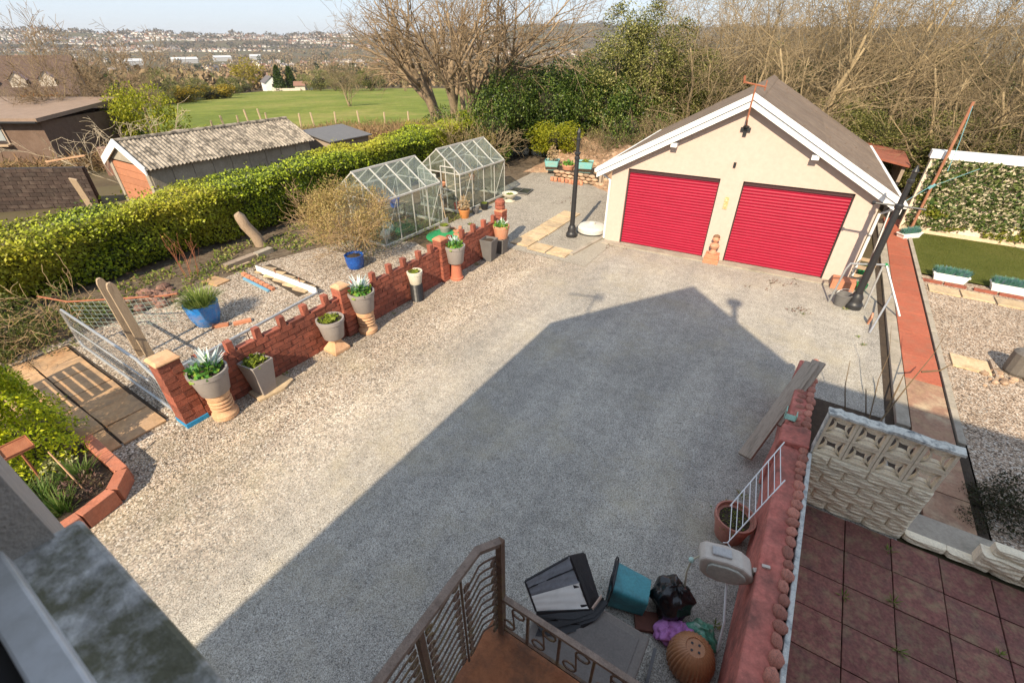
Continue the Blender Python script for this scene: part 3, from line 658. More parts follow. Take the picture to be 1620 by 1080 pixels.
# ------------------------------------------------------------------ plants for pots
m_agave = leafmat('silver_agave', [(.40,.50,.48),(.56,.64,.62),(.74,.78,.74)], .15, .5)
m_pgreen = leafmat('pot_green', [(.06,.20,.04),(.11,.30,.05),(.26,.36,.05)], .3)
m_lime = leafmat('lime_leaf', [(.16,.22,.02),(.26,.30,.04),(.10,.15,.02)], .3)
m_lav = leafmat('teal_grass', [(.05,.20,.13),(.10,.28,.20),(.16,.33,.30),(.14,.17,.26)], .25)
m_grassy = leafmat('long_grass', [(.06,.12,.02),(.10,.17,.03),(.17,.21,.05)], .3)
def blades(name, n, L, w_, r0, m, droop=.5, lean=(.15,1.0), seed=0):
    vs_, fs_ = [], []
    for i in range(n):
        a = U(0,2*pi); l = L*U(.65,1.1); le = U(*lean); d = Vector((cos(a)*le, sin(a)*le, 1)).normalized(); p = Vector((cos(a)*r0*U(0,1), sin(a)*r0*U(0,1), 0)); s_ = d.cross(Vector((0,0,1)))
        s_ = (s_.normalized() if s_.length > .01 else Vector((1,0,0))); o_ = len(vs_)
        for k in range(4):
            ww = w_*(.55,1.0,.7,.04)[k]; vs_ += [tuple(p - s_*ww/2), tuple(p + s_*ww/2)]; p = p + d*(l/3); d = (d + Vector((0,0,-droop*.35))).normalized()
        fs_ += [(o_+2*k, o_+2*k+1, o_+2*k+3, o_+2*k+2) for k in range(3)]
    return np_mesh(name, vs_, fs_, m)
agave_me = [blades('rosette', 46, .36, .055, .03, m_agave, .35, (.1,1.3)) for _ in range(3)]
def green_me(n, r, h, size, m): 
    p = unit(n)*np.sqrt(NR.uniform(.2,1,n))[:,None]*np.array([r,r,h]); p[:,2] = np.abs(p[:,2]); return leaf_mesh('leaves', p, size, m, asp=.6, up=.5)
pg_me = [green_me(170, .20, .12, .07, m_pgreen) for _ in range(2)]; lm_me = [green_me(150, .15, .09, .06, m_lime) for _ in range(3)]
def round_pot(mb, r, h, z0, m=0, n=24, rim=.03, tap=.74):
    mb.lathe([(r*tap*.96,z0),(r*tap,z0+.01),(r*.94,z0+h-.075),(r*.99,z0+h-.07),(r,z0+h-.03),(r,z0+h),(r-rim,z0+h),(r-rim*1.2,z0+h-.05),(r*.6,z0+h-.06)], n, m=m)
def soil_disc(r, z): return MB().lathe([(r,z-.02),(r,z),(r*.5,z+.02)], 16)
def potted(name, label, a, b_, kind, r, h, m, z0=0.0, plant_=None, rot=0.0, cat='plant pot', group='pots along the brick wall'):
    t = thing(name, label, cat, W(a,b_,z0), HA+rot, group)
    mb = MB()
    if kind == 'round': round_pot(mb, r, h, 0)
    else: mb.lathe([(r*.66,0),(r*.98,h-.03),(r,h-.03),(r,h),(r*.90,h),(r*.86,h-.06),(r*.4,h-.07)], 4, sq=True)
    mb.build('pot', m, t, smooth=(kind == 'round'), bevel=0 if kind == 'round' else .006)
    soil_disc(r*(.86 if kind == 'round' else .62), h-.045).build('soil', m_soil, t)
    if plant_ == 'agave':
        o = link('rosette', R.choice(agave_me), t, (U(-.03,.03), U(-.02,.06), h-.04)); o.scale = (r/.25*U(.72,.98),)*3
        o = link('leaves', R.choice(pg_me), t, (.02, -.03, h-.05)); o.scale = (r/.22,r/.22,r/.22*1.2)
    elif plant_ == 'lime':
        o = link('leaves', R.choice(lm_me), t, (0, 0, h-.05)); o.scale = (r/.2, r/.2, r/.24)
    return t
def louvred(name, label, a, b_, h, m):       # chimney pot with slots
    t = thing(name, label, 'chimney pot', W(a,b_,0), HA, 'chimney pots used as plant stands')
    MB().lathe([(.17,0),(.19,.02),(.19,.09),(.155,.13),(.145,.17),(.11,.18)], 20).build('body', m, t, smooth=True); MB().lathe([(.10,.16),(.10,h-.1)], 16).build('slot_shade', m_dark, t, smooth=True)  # dark cylinder paints the shade seen between the louvres
    for k in range(3):
        z = .195+k*(h-.31)/3; mb = MB(); mb.lathe([(.10,z+.03),(.165,z),(.172,z+.012),(.16,z+.042),(.10,z+.05)], 20); mb.build('louvre', m, t, smooth=True)
    MB().lathe([(.13,h-.13),(.165,h-.11),(.175,h-.05),(.165,h-.005),(.12,h)], 20).build('crown', m, t, smooth=True); return t
louvred('chimney_pot', 'buff louvred chimney pot next to the brick gate pillar', -6.80, 2.16, .50, m_buff)
potted('plant_pot', 'grey round pot with silver spiky plant on the chimney pot by the gate pillar', -6.80, 2.16, 'round', .28, .40, m_grey, .502, 'agave')
t = thing('stone_slab', 'broken sandstone slab under the tall square pot', 'slab', W(-6.78,2.95,0), HA); MB().prism([(-.2,-.3),(.16,-.32),(.22,.1),(.12,.34),(-.16,.3)], .004, .045).build('slab', m_slab, t)
potted('plant_pot', 'tall square tapered grey pot with lime leaves on a sandstone slab', -6.80, 2.85, 'square', .27, .60, m_grey, .046, 'lime', .12)
t = thing('chimney_pot', 'square flared terracotta chimney base under a grey pot', 'chimney pot', W(-6.80,4.36,0), HA, 'chimney pots used as plant stands')
MB().lathe([(.25,0),(.25,.06),(.15,.17),(.12,.20),(.12,.30)], 4, sq=True).build('body', m_buff, t, bevel=.01)
potted('plant_pot', 'grey round pot with lime leaves on a square terracotta base', -6.80, 4.36, 'round', .255, .40, m_grey, .302, 'lime')
louvred('chimney_pot', 'buff louvred chimney pot in front of the brick pier', -6.80, 5.16, .50, m_buff)
potted('plant_pot', 'grey round pot with silver spiky plant in front of the brick pier', -6.80, 5.16, 'round', .26, .42, m_grey, .502, 'agave')
t = thing('ribbed_pipe', 'black ribbed pipe standing on end under a pale pot', 'pipe', W(-6.88,6.74,0), HA)
MB().lathe([(.135 + (.012 if i % 2 else 0), .42*i/26) for i in range(27)], 20).build('pipe', m_blk, t)
potted('plant_pot', 'small pale stone-coloured pot on a black ribbed pipe', -6.88, 6.74, 'round', .175, .30, m_stone, .422, 'lime')
t = thing('chimney_pot', 'plain red flared chimney pot under a grey pot', 'chimney pot', W(-6.82,8.12,0), HA, 'chimney pots used as plant stands')
MB().lathe([(.165,0),(.17,.05),(.145,.07),(.115,.38),(.13,.40),(.13,.43),(.1,.44)], 20).build('body', mat('red_terracotta', [(.46,.15,.085)], 5, .8), t, smooth=True)
potted('plant_pot', 'grey round pot with silver spiky plant on the plain red chimney pot', -6.82, 8.12, 'round', .255, .44, m_grey, .442, 'agave')
potted('plant_pot', 'tall dark grey square pot standing empty near the end of the brick wall', -6.80, 9.52, 'square', .26, .60, m_dgrey, .002, None, .1)
t = potted('plant_pot', 'dark grey square pot under the terracotta pot at the end of the brick wall', -6.80, 10.12, 'square', .22, .44, m_dgrey, .002, None, .0)
potted('plant_pot', 'terracotta pot with silver spiky plant at the end of the brick wall', -6.80, 10.12, 'round', .23, .36, m_terra, .442, 'agave')
# tube rail behind the wall
a0, a1 = G(262,592,.62), G(500,463,.62)
t = thing('tube_rail', 'grey metal rail running behind the brick wall on thin stakes', 'rail', (0,0,0)); MB().tube([a0, a1], .028, 8).build('rail', m_galv, t)
for k in range(5):
    p = a0.lerp(a1, (k+.3)/5); MB().tube([(p.x,p.y,0),(p.x,p.y,.6)], .009, 5).build('stake', m_rust, t)
# ------------------------------------------------------------------ gate, netting, posts
gt = thing('tube_gate', 'old galvanised tube gate with wire mesh next to the gate pillar', 'gate', W(-7.42,1.72,0), HA)
GLN = 3.55
MB().tube([(0,0,.10),(0,0,.55),(-.06,0,.72),(-.55,0,.90),(-GLN+.1,0,.90),(-GLN,0,.82),(-GLN,0,.2),(-GLN+.1,0,.10),(0,0,.10)], .024, 8).build('frame', m_galv, gt, smooth=True)
MB().tube([(-.5,0,.50),(-GLN,0,.50)], .016, 6).build('middle_rail', m_galv, gt)
mb = MB()
for k in range(30): x = -.15-k*.113; mb.tube([(x,0,.1),(x+U(-.02,.02),0,.72 if x > -.3 else .89)], .0028, 3, cap=False)
for k in range(6): mb.tube([(-.02,0,.18+k*.11),(-GLN,0,.18+k*.11+U(-.02,.02))], .0028, 3, cap=False)
mb.build('wire_mesh', m_galv, gt)
nt_ = thing('netting_fence', 'sagging wire netting under a rusty top rail at the hedge end of the gate', 'fence', W(-11.1,1.9,0), HA)
fa_, fb2 = Vector((0,0,.92)), Vector((1.35,1.05,.96))
MB().tube([fa_+Vector((-.9,-.2,-.05)), fa_, fb2, fb2+Vector((.25,.16,.05))], .017, 6).build('top_rail', m_rust, nt_)
mb = MB()
for k in range(17):
    p = fa_.lerp(fb2, k/16); mb.tube([p, p+Vector((.05*sin(k),.03,-.25)), p+Vector((.06*sin(k*.7),.05,-.62))], .004, 3, cap=False)
for k in range(7): mb.tube([fa_.lerp(fb2, i/8)+Vector((0,.02*k*.3,-.09*k-.06*sin(pi*i/8))) for i in range(9)], .004, 3, cap=False)
mb.build('netting', mat('netting_green', [(.34,.42,.36)], 5, .6), nt_)
for (x, y, xt, yt, lb) in ((241,572,170,447,'leaning weathered wooden gate post with rounded top'),(223,562,154,440,'shorter wooden post behind the leaning gate post')):
    p = G(x,y); u = (xt-808)/FPX; v = (yt-540)/FPX; d = Vector((u, _c-v*_s, -_s-v*_c)); k = p.xy.length/d.xy.length; q = Vector((0,0,CAM_H))+d*k
    t = thing('wooden_post', lb, 'post', p, HA); hh = q.z; lean = RZ(-HA) @ (q-p)
    mb = MB(); top = Vector((lean.x, lean.y, hh))
    for f_, w_ in ((0,.065),(.94,.065),(.985,.045),(1.0,.02)):
        c = top*f_; mb.v += [(c.x-.028,c.y-w_,c.z),(c.x+.028,c.y-w_,c.z),(c.x+.028,c.y+w_,c.z),(c.x-.028,c.y+w_,c.z)]
    for k in range(3):
        for j in range(4): mb.f.append([4*k+j,4*k+(j+1)%4,4*k+4+(j+1)%4,4*k+4+j]); mb.m.append(0)
    mb.f.append([12,13,14,15]); mb.m.append(0); mb.build('post', m_wood, t)
# slatted panel standing left of the conifer; it throws the barred shadow on the path
t = thing('slatted_bench', 'wooden slatted bench back behind the golden conifer', 'bench', W(-9.55,.28,0), HA)
for k in range(5): MB().box(-.68,.68,-.012,.012,.42+k*.115,.49+k*.115).build('slat', m_wood, t)
for s_ in (-1,1): MB().box(s_*.66-.03,s_*.66+.03,-.055,-.014,.0,.9).build('leg', m_wood, t)
# slab path to the gate
pth = sheet('garden_path', 'slabbed path leading to the tube gate', [rect(-11.4,-7.5,-.2,1.62)], .012, m_soil)
x = -11.3; 
while x < -7.7:
    wv = U(.55,.8)
    for (y0, y1) in ((.98,1.56),(.36,.95),(-.2,.33)):
        mb = MB(); j = lambda: U(-.012,.012); mb.prism([(x+.012+j(),y0+j()),(x+wv-.012+j(),y0+j()),(x+wv-.012+j(),y1+j()),(x+.012+j(),y1+j())], .008, .04+U(-.006,.006)); mb.build('slab', m_slabr, pth, bevel=.004)
    x += wv
# ------------------------------------------------------------------ raised bed with golden conifer
rb = thing('raised_bed', 'corner flower bed edged with terracotta-red kerb blocks', 'flower bed', W(0,0,0), HA)
K = [(-7.75,.70),(-7.15,.70),(-6.62,.70),(-6.36,.48),(-6.27,.10),(-6.24,-.35),(-6.24,-.85)]
m_kerb = mat('red_kerb', [(.36,.12,.065),(.46,.17,.10)], 5, .85, .3, 40, rnd=.12, dirt=(.26,.13,.09), dscale=4)
for p, q in zip(K, K[1:]):
    d = Vector((q[0]-p[0], q[1]-p[1], 0)); MB().bar((p[0],p[1],.12), (p[0]+d.x*.985,p[1]+d.y*.985,.12), .14, .24).build('kerb_block', m_kerb, rb, bevel=.008)
MB().prism([(-9.3,-1.2),(-6.3,-1.2),(-6.3,.08),(-6.4,.42),(-6.66,.62),(-9.3,.62)], .0, .15).build('soil', m_soil, rb)
m_gold = leafmat('golden_conifer', [(.09,.13,.008),(.34,.42,.012),(.54,.60,.018),(.66,.66,.025)], .35)
def cone_pts(n, r, h, jit=.12, lob=.22, pw=.75):
    t_ = NR.uniform(0,1,n)**.8; a = NR.uniform(0,2*pi,n); prof = (1-t_)**pw*(1+lob*np.sin(a*7+t_*9)*np.sin(t_*13+a*2))
    rr = prof*r*NR.uniform(.72,1.03,n); return np.stack([rr*np.cos(a), rr*np.sin(a), t_*h],1)
cp = cone_pts(34000, .80, 2.6, pw=.85); ax = cp*np.array([1,1,0]); ax[:,2] = .9
plant('golden_conifer', 'golden yellow conifer bush in the corner flower bed', 'conifer', [('crown', leaf_mesh('crown', cp, .058, m_gold, asp=.4, axis=ax/np.linalg.norm(ax,axis=1)[:,None], spread=.6, norm=cp*np.array([1.2,1.2,0])+np.array([0,0,.7]), nspread=.7)),
    ('trunk', MB().tube([(0,0,-.1),(0,0,.6),(.02,0,1.2)], [.06,.045,.015], 7).mesh('trunk', m_wood))], W(-8.1,.02,.15), 0)
m_flow = leafmat('white_flower', [(.62,.60,.34),(.50,.50,.22)], .2); m_heath = leafmat('heather_brown', [(.13,.07,.06),(.20,.12,.09),(.10,.10,.04)], .2)
for i, (a, b_, kk, lb) in enumerate(((-7.35,-.42,'g','upright green grassy clump nearest the window'),(-7.0,-.05,'g','green grassy clump beside the rusty pole'),(-6.72,-.35,'h','brown heather mound by the kerb corner'),(-6.75,.28,'h','brown heather mound under the cane'),(-7.45,.22,'w','cream flowering plant below the conifer'),(-6.9,-.62,'g','low green clump at the near edge of the flower bed'),(-7.7,-.1,'w','cream flowering plant next to the stone urn'),(-6.62,.0,'g','dark green clump inside the curved kerb'),(-7.15,-.28,'g','broad green clump in the middle of the flower bed'),(-7.5,-.15,'g','green grassy clump in front of the stone urn'),(-7.05,.35,'g','green clump between cane and conifer'),(-7.25,-.75,'h','brown heather mound at the window end of the bed'),(-6.65,-.62,'g','small green tuft against the kerb'))):
    if kk == 'g': me = blades('leaves', 140, .30, .016, .16, m_grassy, .5, (.1,.9))
    elif kk == 'h': me = leaf_mesh('leaves', unit(700)*np.sqrt(NR.uniform(.3,1,700))[:,None]*np.array([.26,.26,.2])+np.array([0,0,.06]), .05, m_heath, asp=.3, up=.6)
    else: me = leaf_mesh('leaves', unit(420)*np.sqrt(NR.uniform(.3,1,420))[:,None]*np.array([.24,.24,.16])+np.array([0,0,.06]), .05, m_flow, asp=.7, up=.6)
    o = link('bed_plant', me, None, W(a,b_,.15)); tag(o, lb, 'plant', 'plants in the flower bed')
t = thing('bird_table', 'rusty square tray on a thin rusty pole in the flower bed', 'bird table', W(-7.25,.06,.15), HA)
MB().tube([(0,0,-.1),(-.03,.02,.66)], .014, 6).build('pole', m_rust, t); MB().box(-.17,.13,-.13,.15,.665,.69).build('tray', m_rust, t); MB().tube([(-.17,-.13,.7),(.13,-.13,.7),(.13,.15,.7),(-.17,.15,.7),(-.17,-.13,.7)], .01, 4).build('tray_rim', m_rust, t)
t = thing('garden_cane', 'thin bamboo cane leaning in the flower bed', 'cane', W(-6.72,.30,.15)); MB().tube([(0,0,0),(-.22,.10,.62)], .01, 5).build('cane', m_buff, t)
t = thing('stone_urn', 'low pale stone urn with green leaves in the flower bed', 'urn', W(-8.02,-.22,.15)); MB().lathe([(.12,0),(.10,.05),(.2,.12),(.25,.2),(.23,.2),(.15,.16)], 20).build('bowl', m_stone, t, smooth=True); o = link('leaves', lm_me[0], t, (0,0,.16))

# ------------------------------------------------------------------ gravel garden behind the brick wall
m_grassl = leafmat('pot_grass', [(.10,.15,.03),(.20,.27,.05),(.32,.36,.10)], .3)
t = thing('plant_pot', 'bright blue glazed pot with long grass on the gravel', 'plant pot', W(-9.9,3.55,0), HA)
MB().lathe([(.19,0),(.22,.02),(.29,.22),(.31,.40),(.325,.48),(.325,.50),(.295,.50),(.28,.44),(.1,.43)], 24).build('pot', m_blue, t, smooth=True)
link('grass', blades('grass', 620, .42, .013, .27, m_grassl, .8, (.1,1.4)), t, (0,0,.43))
for k, (a, b_, rz, l) in enumerate(((-9.55,3.62,.9,.30),(-9.3,3.95,1.1,.34))):
    o = MB().obox((0,0,.03),(l,.1,.06)).build('edging_brick', m_brickO, None, W(a,b_,0), HA+rz, bevel=.004); tag(o, ('loose orange brick lying in front of the blue pot','loose orange brick lying right of the blue pot')[k], 'brick')
t = thing('plant_pot', 'dark cobalt blue textured pot holding the brown shrub', 'plant pot', W(-9.5,7.22,0)); MB().lathe([(.18,0),(.2,.02),(.235,.2),(.24,.34),(.25,.36),(.22,.36),(.2,.3)], 24).build('pot', m_dblue, t, smooth=True); soil_disc(.2,.31).build('soil', m_soil, t)
m_twigy = mat('shrub_twig', [(.34,.22,.11),(.44,.31,.17)], 8, .9, rnd=.1); m_bud = leafmat('shrub_buds', [(.14,.09,.035),(.42,.29,.11),(.52,.40,.17),(.30,.27,.06)], .3)
prm = dict(stems=9, lean=.75, sr=.07, L=1.15, r=.016, rmin=.003, mx=3, tl=0, n=[6,6,4], t0=[.15,.2,.2], ang=[(20,55),(20,60),(20,60)], ratio=[(.5,.8),(.4,.7),(.4,.7)], wander=.22, trop=[.05,.04,.03])
sa, sb = bare_tree_meshes('pot_shrub', prm, 3, m_twigy, m_twigy)
bp = clump_pts(14000, (1.05,1.05,.72), 60, .33, -.9, .2)+np.array([0,0,.92]); bp = bp[bp[:,2] > .12]
plant('bushy_shrub', 'large rounded brown twiggy shrub growing in the cobalt pot', 'shrub', [('stem', sa), ('crown', sb), ('leaves', leaf_mesh('leaves', bp, .055, m_bud, asp=.3, up=.5))], W(-9.85,7.55,.32), .3)
# white board, brick edging, planks, log, slabs, rubble
p, q = G(404,425,.1), G(499,461,.1); t = thing('white_board', 'white painted edging board standing on edge in the gravel garden', 'board', (0,0,0)); MB().bar(p, q, .03, .17).build('board', m_white, t)
for f_ in (.35,.75): c = p.lerp(q, f_); MB().tube([(c.x,c.y,0),(c.x,c.y,.3)], .012, 5).build('stake', m_rust, t)
be = thing('brick_edging', 'line of old bricks with a blue painted edge in the gravel garden', 'edging', (0,0,0))
p, q = G(382,434), G(432,460)
for k in range(7): c = p.lerp(q, (k+.5)/7); d = (q-p); MB().obox((c.x,c.y,.035),(.17,.09,.07),RZ(atan2(d.y,d.x)+U(-.1,.1))).build('brick', m_brickO, be, bevel=.004)
p, q = G(384,442), G(424,462); MB().bar((p.x,p.y,.025),(q.x,q.y,.025),.05,.05).build('blue_edge', mat('faded_blue', [(.14,.32,.46)], 6, .7), be)
gpath = sheet('crossing_path', 'narrow worn slab path crossing the gravel garden', [[AB(G(398,428)), AB(G(425,418)), AB(G(505,455)), AB(G(470,470))]], .012, m_soil)
for k in range(5):
    c = G(412,426).lerp(G(488,461), (k+.5)/5); o = MB().obox((0,0,.02),(.42,.36,.04)).build('slab', m_slab, gpath, RZ(-HA) @ Vector((c.x,c.y,.01)), U(-.1,.1)+.2, bevel=.005)
for i, (x0,y0,x1,y1,lb) in enumerate(((356,425,402,407,'thick weathered timber sleeper on the gravel below the log'),(362,431,394,418,'thin pale batten beside the timber sleeper'),(404,408,428,398,'short stone block at the end of the timber sleeper'))):
    p, q = G(x0,y0), G(x1,y1); d = q-p; o = MB().obox((0,0,.06),(d.length,(.2,.07,.2)[i],(.12,.05,.16)[i])).build(('timber_sleeper','wooden_batten','stone_block')[i], (m_woodh,m_wood,m_conc)[i], None, (p+q)/2, atan2(d.y,d.x), bevel=.01); tag(o, lb, ('timber','timber','stone')[i])
p = G(340,446); o = MB().obox((0,0,.02),(.55,.36,.045)).build('stone_slab', m_slabr, None, p, HA+.15, bevel=.006); tag(o, 'orange sandstone slab lying at the edge of the soil bed', 'slab')
lg = thing('leaning_log', 'stripped grey-brown tree log leaning in front of the hedge', 'log', G(412,388,0)); pt = G(372,338,1.02)-G(412,388,0); pts = [Vector((0,0,-.05)), pt*.3+Vector((.04,0,0)), pt*.62+Vector((-.03,0,.03)), pt*.9+Vector((.02,.0,.0)), pt]
MB().tube(pts, [.17,.15,.145,.14,.09], 12).build('trunk', mat('stripped_log', [(.28,.19,.12),(.40,.30,.21),(.18,.12,.08)], 4, .9, .6, 14, stretch=(6,6,1)), lg, smooth=True)
st_me = []
for i in range(6):
    mb = MB(); mb.ball((0,0,0), 1, 7, 5, sc=(1,U(.65,.95),U(.45,.75)), jit=.13); st_me.append(mb)
m_rub = mat('rubble_stone', [(.13,.075,.06),(.22,.13,.10),(.30,.13,.08)], 5, .95, .5, 40, rnd=.4)
rub_me = [s_.mesh('rubble_stone', m_rub) for s_ in st_me]
for k in range(34):
    c = G(U(212,305), 0) if False else None; t_ = U(0,1); p = G(218+80*t_+U(-16,16), 484-32*t_+U(-13,13)); s_ = U(.05,.15)
    o = link('rubble_stone', R.choice(rub_me), None, (p.x,p.y,s_*.35), U(0,6)); o.scale = (s_,)*3; tag(o, 'dark red rubble stone in the heap by the hedge', 'stone', 'rubble heap by the hedge')
# ------------------------------------------------------------------ hedge
def lump(x, y, s=1.0): return .5*sin(x*1.9*s+.7)*cos(y*2.3*s)+.3*sin(x*4.1*s+y*3.3*s)+.2*sin(y*6.7*s-x*2)
def hedge_h(b_): return 1.50 + .32*min(1,max(0,(b_-2)/10)) + .35*min(1,max(0,(b_-13)/7))
HB0, HB1, HF, HK = -5.0, 21.5, -13.45, -15.05
n1_, n2_, n3_ = 62000, 70000, 9000
bb = NR.uniform(HB0,HB1,n1_); zz = NR.uniform(.02,1,n1_)**.8; hh = np.array([hedge_h(x) for x in bb]); z_ = zz*hh
bul = np.array([lump(x,y*1.0) for x,y in zip(bb,z_)]); prf = np.sin(np.clip(zz,0,1)*pi*.9+.25)
P1 = np.stack([HF + .22*bul - .62*(1-zz)**1.2 - .12*(1-prf) - NR.uniform(0,.28,n1_)**1.5, bb, z_],1)
bb = NR.uniform(HB0,HB1,n2_); aa_ = NR.uniform(HK,HF-.02,n2_); e = np.minimum(1,(HF-aa_)/.4); hh = np.array([hedge_h(x) for x in bb]); lu = np.array([lump(x*.8,y) for x,y in zip(bb,aa_)])
P2 = np.stack([aa_, bb, hh - .24*(1-e)**2 + .13*lu - NR.uniform(0,.2,n2_)**1.3 + (NR.uniform(0,1,n2_) > .985)*NR.uniform(0,.22,n2_)],1)
bb = NR.uniform(HB0,HB1,n3_); P3 = np.stack([HK+NR.uniform(-.15,.2,n3_), bb, NR.uniform(0,1,n3_)*1.7],1)
m_hedge = leafmat('hedge_leaf', [(.012,.02,.004),(.05,.08,.008),(.24,.32,.018),(.42,.48,.028)], .25, .5, [0,.3,.62,1], (.44,.38,.03), .22)
hd = thing('hedge', 'long clipped bright green hedge along the left side of the garden', 'hedge', (0,0,0), HA)
NB = np.concatenate([np.tile([[.9,-.1,.35]],(n1_,1)), np.tile([[.15,-.3,1.0]],(n2_,1)), np.tile([[-.8,0,.4]],(n3_,1))])
link('foliage', leaf_mesh('foliage', np.concatenate([P1,P2,P3]), .066, m_hedge, asp=.6, norm=NB, nspread=.75, jit=.6), hd)
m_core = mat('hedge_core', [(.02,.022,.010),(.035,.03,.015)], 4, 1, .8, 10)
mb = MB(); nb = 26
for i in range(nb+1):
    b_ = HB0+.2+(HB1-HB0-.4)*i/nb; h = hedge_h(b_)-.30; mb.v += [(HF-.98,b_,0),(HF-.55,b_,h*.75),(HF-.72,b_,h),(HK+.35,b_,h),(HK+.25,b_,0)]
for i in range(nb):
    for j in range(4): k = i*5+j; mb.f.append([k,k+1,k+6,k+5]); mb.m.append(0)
mb.build('stems', m_core, hd)  # solid dark core added inside the hedge to block light
# weeds on the soil bed
m_weed = leafmat('weed_leaf', [(.08,.13,.018),(.16,.22,.03),(.26,.28,.06),(.30,.22,.11)], .3)
q = np.stack([NR.uniform(-13.6,-11.7,5200), NR.uniform(-1,9,5200), NR.uniform(.01,.10,5200)],1); k_ = np.array([lump(x*1.3,y*1.1) > -.05 for x,y,_ in q]); q = q[k_]
o = link('bed_weeds', leaf_mesh('bed_weeds', q, .085, m_weed, up=.4), None, None, HA); tag(o, 'low green weeds and leaf litter along the hedge foot', None, None, 'stuff')
q = np.stack([NR.uniform(-12.3,-9.5,2600), NR.uniform(7.6,12,2600), NR.uniform(.01,.08,2600)],1)
o = link('rough_grass', leaf_mesh('rough_grass', q, .09, m_weed, up=.7, asp=.2), None, None, HA); tag(o, 'rough grass and weeds around the greenhouses', None, None, 'stuff')
for (x, y, s_, lb) in (((-12.1,.2),7,1.0,'tangled ivy and bramble behind the golden conifer'),((-12.0,1.5),5,1.1,'tangled pale bramble at the near end of the hedge'),((-11.6,.9),9,.7,'brown-green bramble beside the slab path')):
    pts = clump_pts(2600, (.75,.75,.5), 14, .32, -.3); prm = dict(stems=10, lean=1.0, sr=.2, L=.9, r=.008, rmin=.003, mx=2, tl=0, n=[5,4], t0=[.2,.2], ang=[(20,70),(20,70)], ratio=[(.4,.8),(.4,.8)], wander=.35, trop=[-.02,-.03])
    a_, b__ = bare_tree_meshes('bramble', prm, y, m_twigy, m_twigy)
    plant('bramble_bush', lb, 'bramble', [('stem', a_), ('twigs', b__), ('leaves', leaf_mesh('leaves', pts+np.array([0,0,.35]), .06, leafmat('bramble_leaf', [(.05,.08,.012),(.12,.15,.025),(.22,.18,.08)], .3)))], W(*x,0), 0, s_)
for (a, b_) in ((-12.6,4.6),):
    prm = dict(stems=6, lean=.25, sr=.12, L=1.0, r=.010, rmin=.003, mx=1, tl=0, n=[3], t0=[.4], ang=[(10,35)], ratio=[(.3,.6)], wander=.1, trop=[.04])
    s1, s2 = bare_tree_meshes('cane', prm, 8, m_rust, m_rust); plant('cane_clump', 'reddish upright canes in front of the hedge', 'canes', [('stem', s1), ('twigs', s2)], W(a,b_,0))

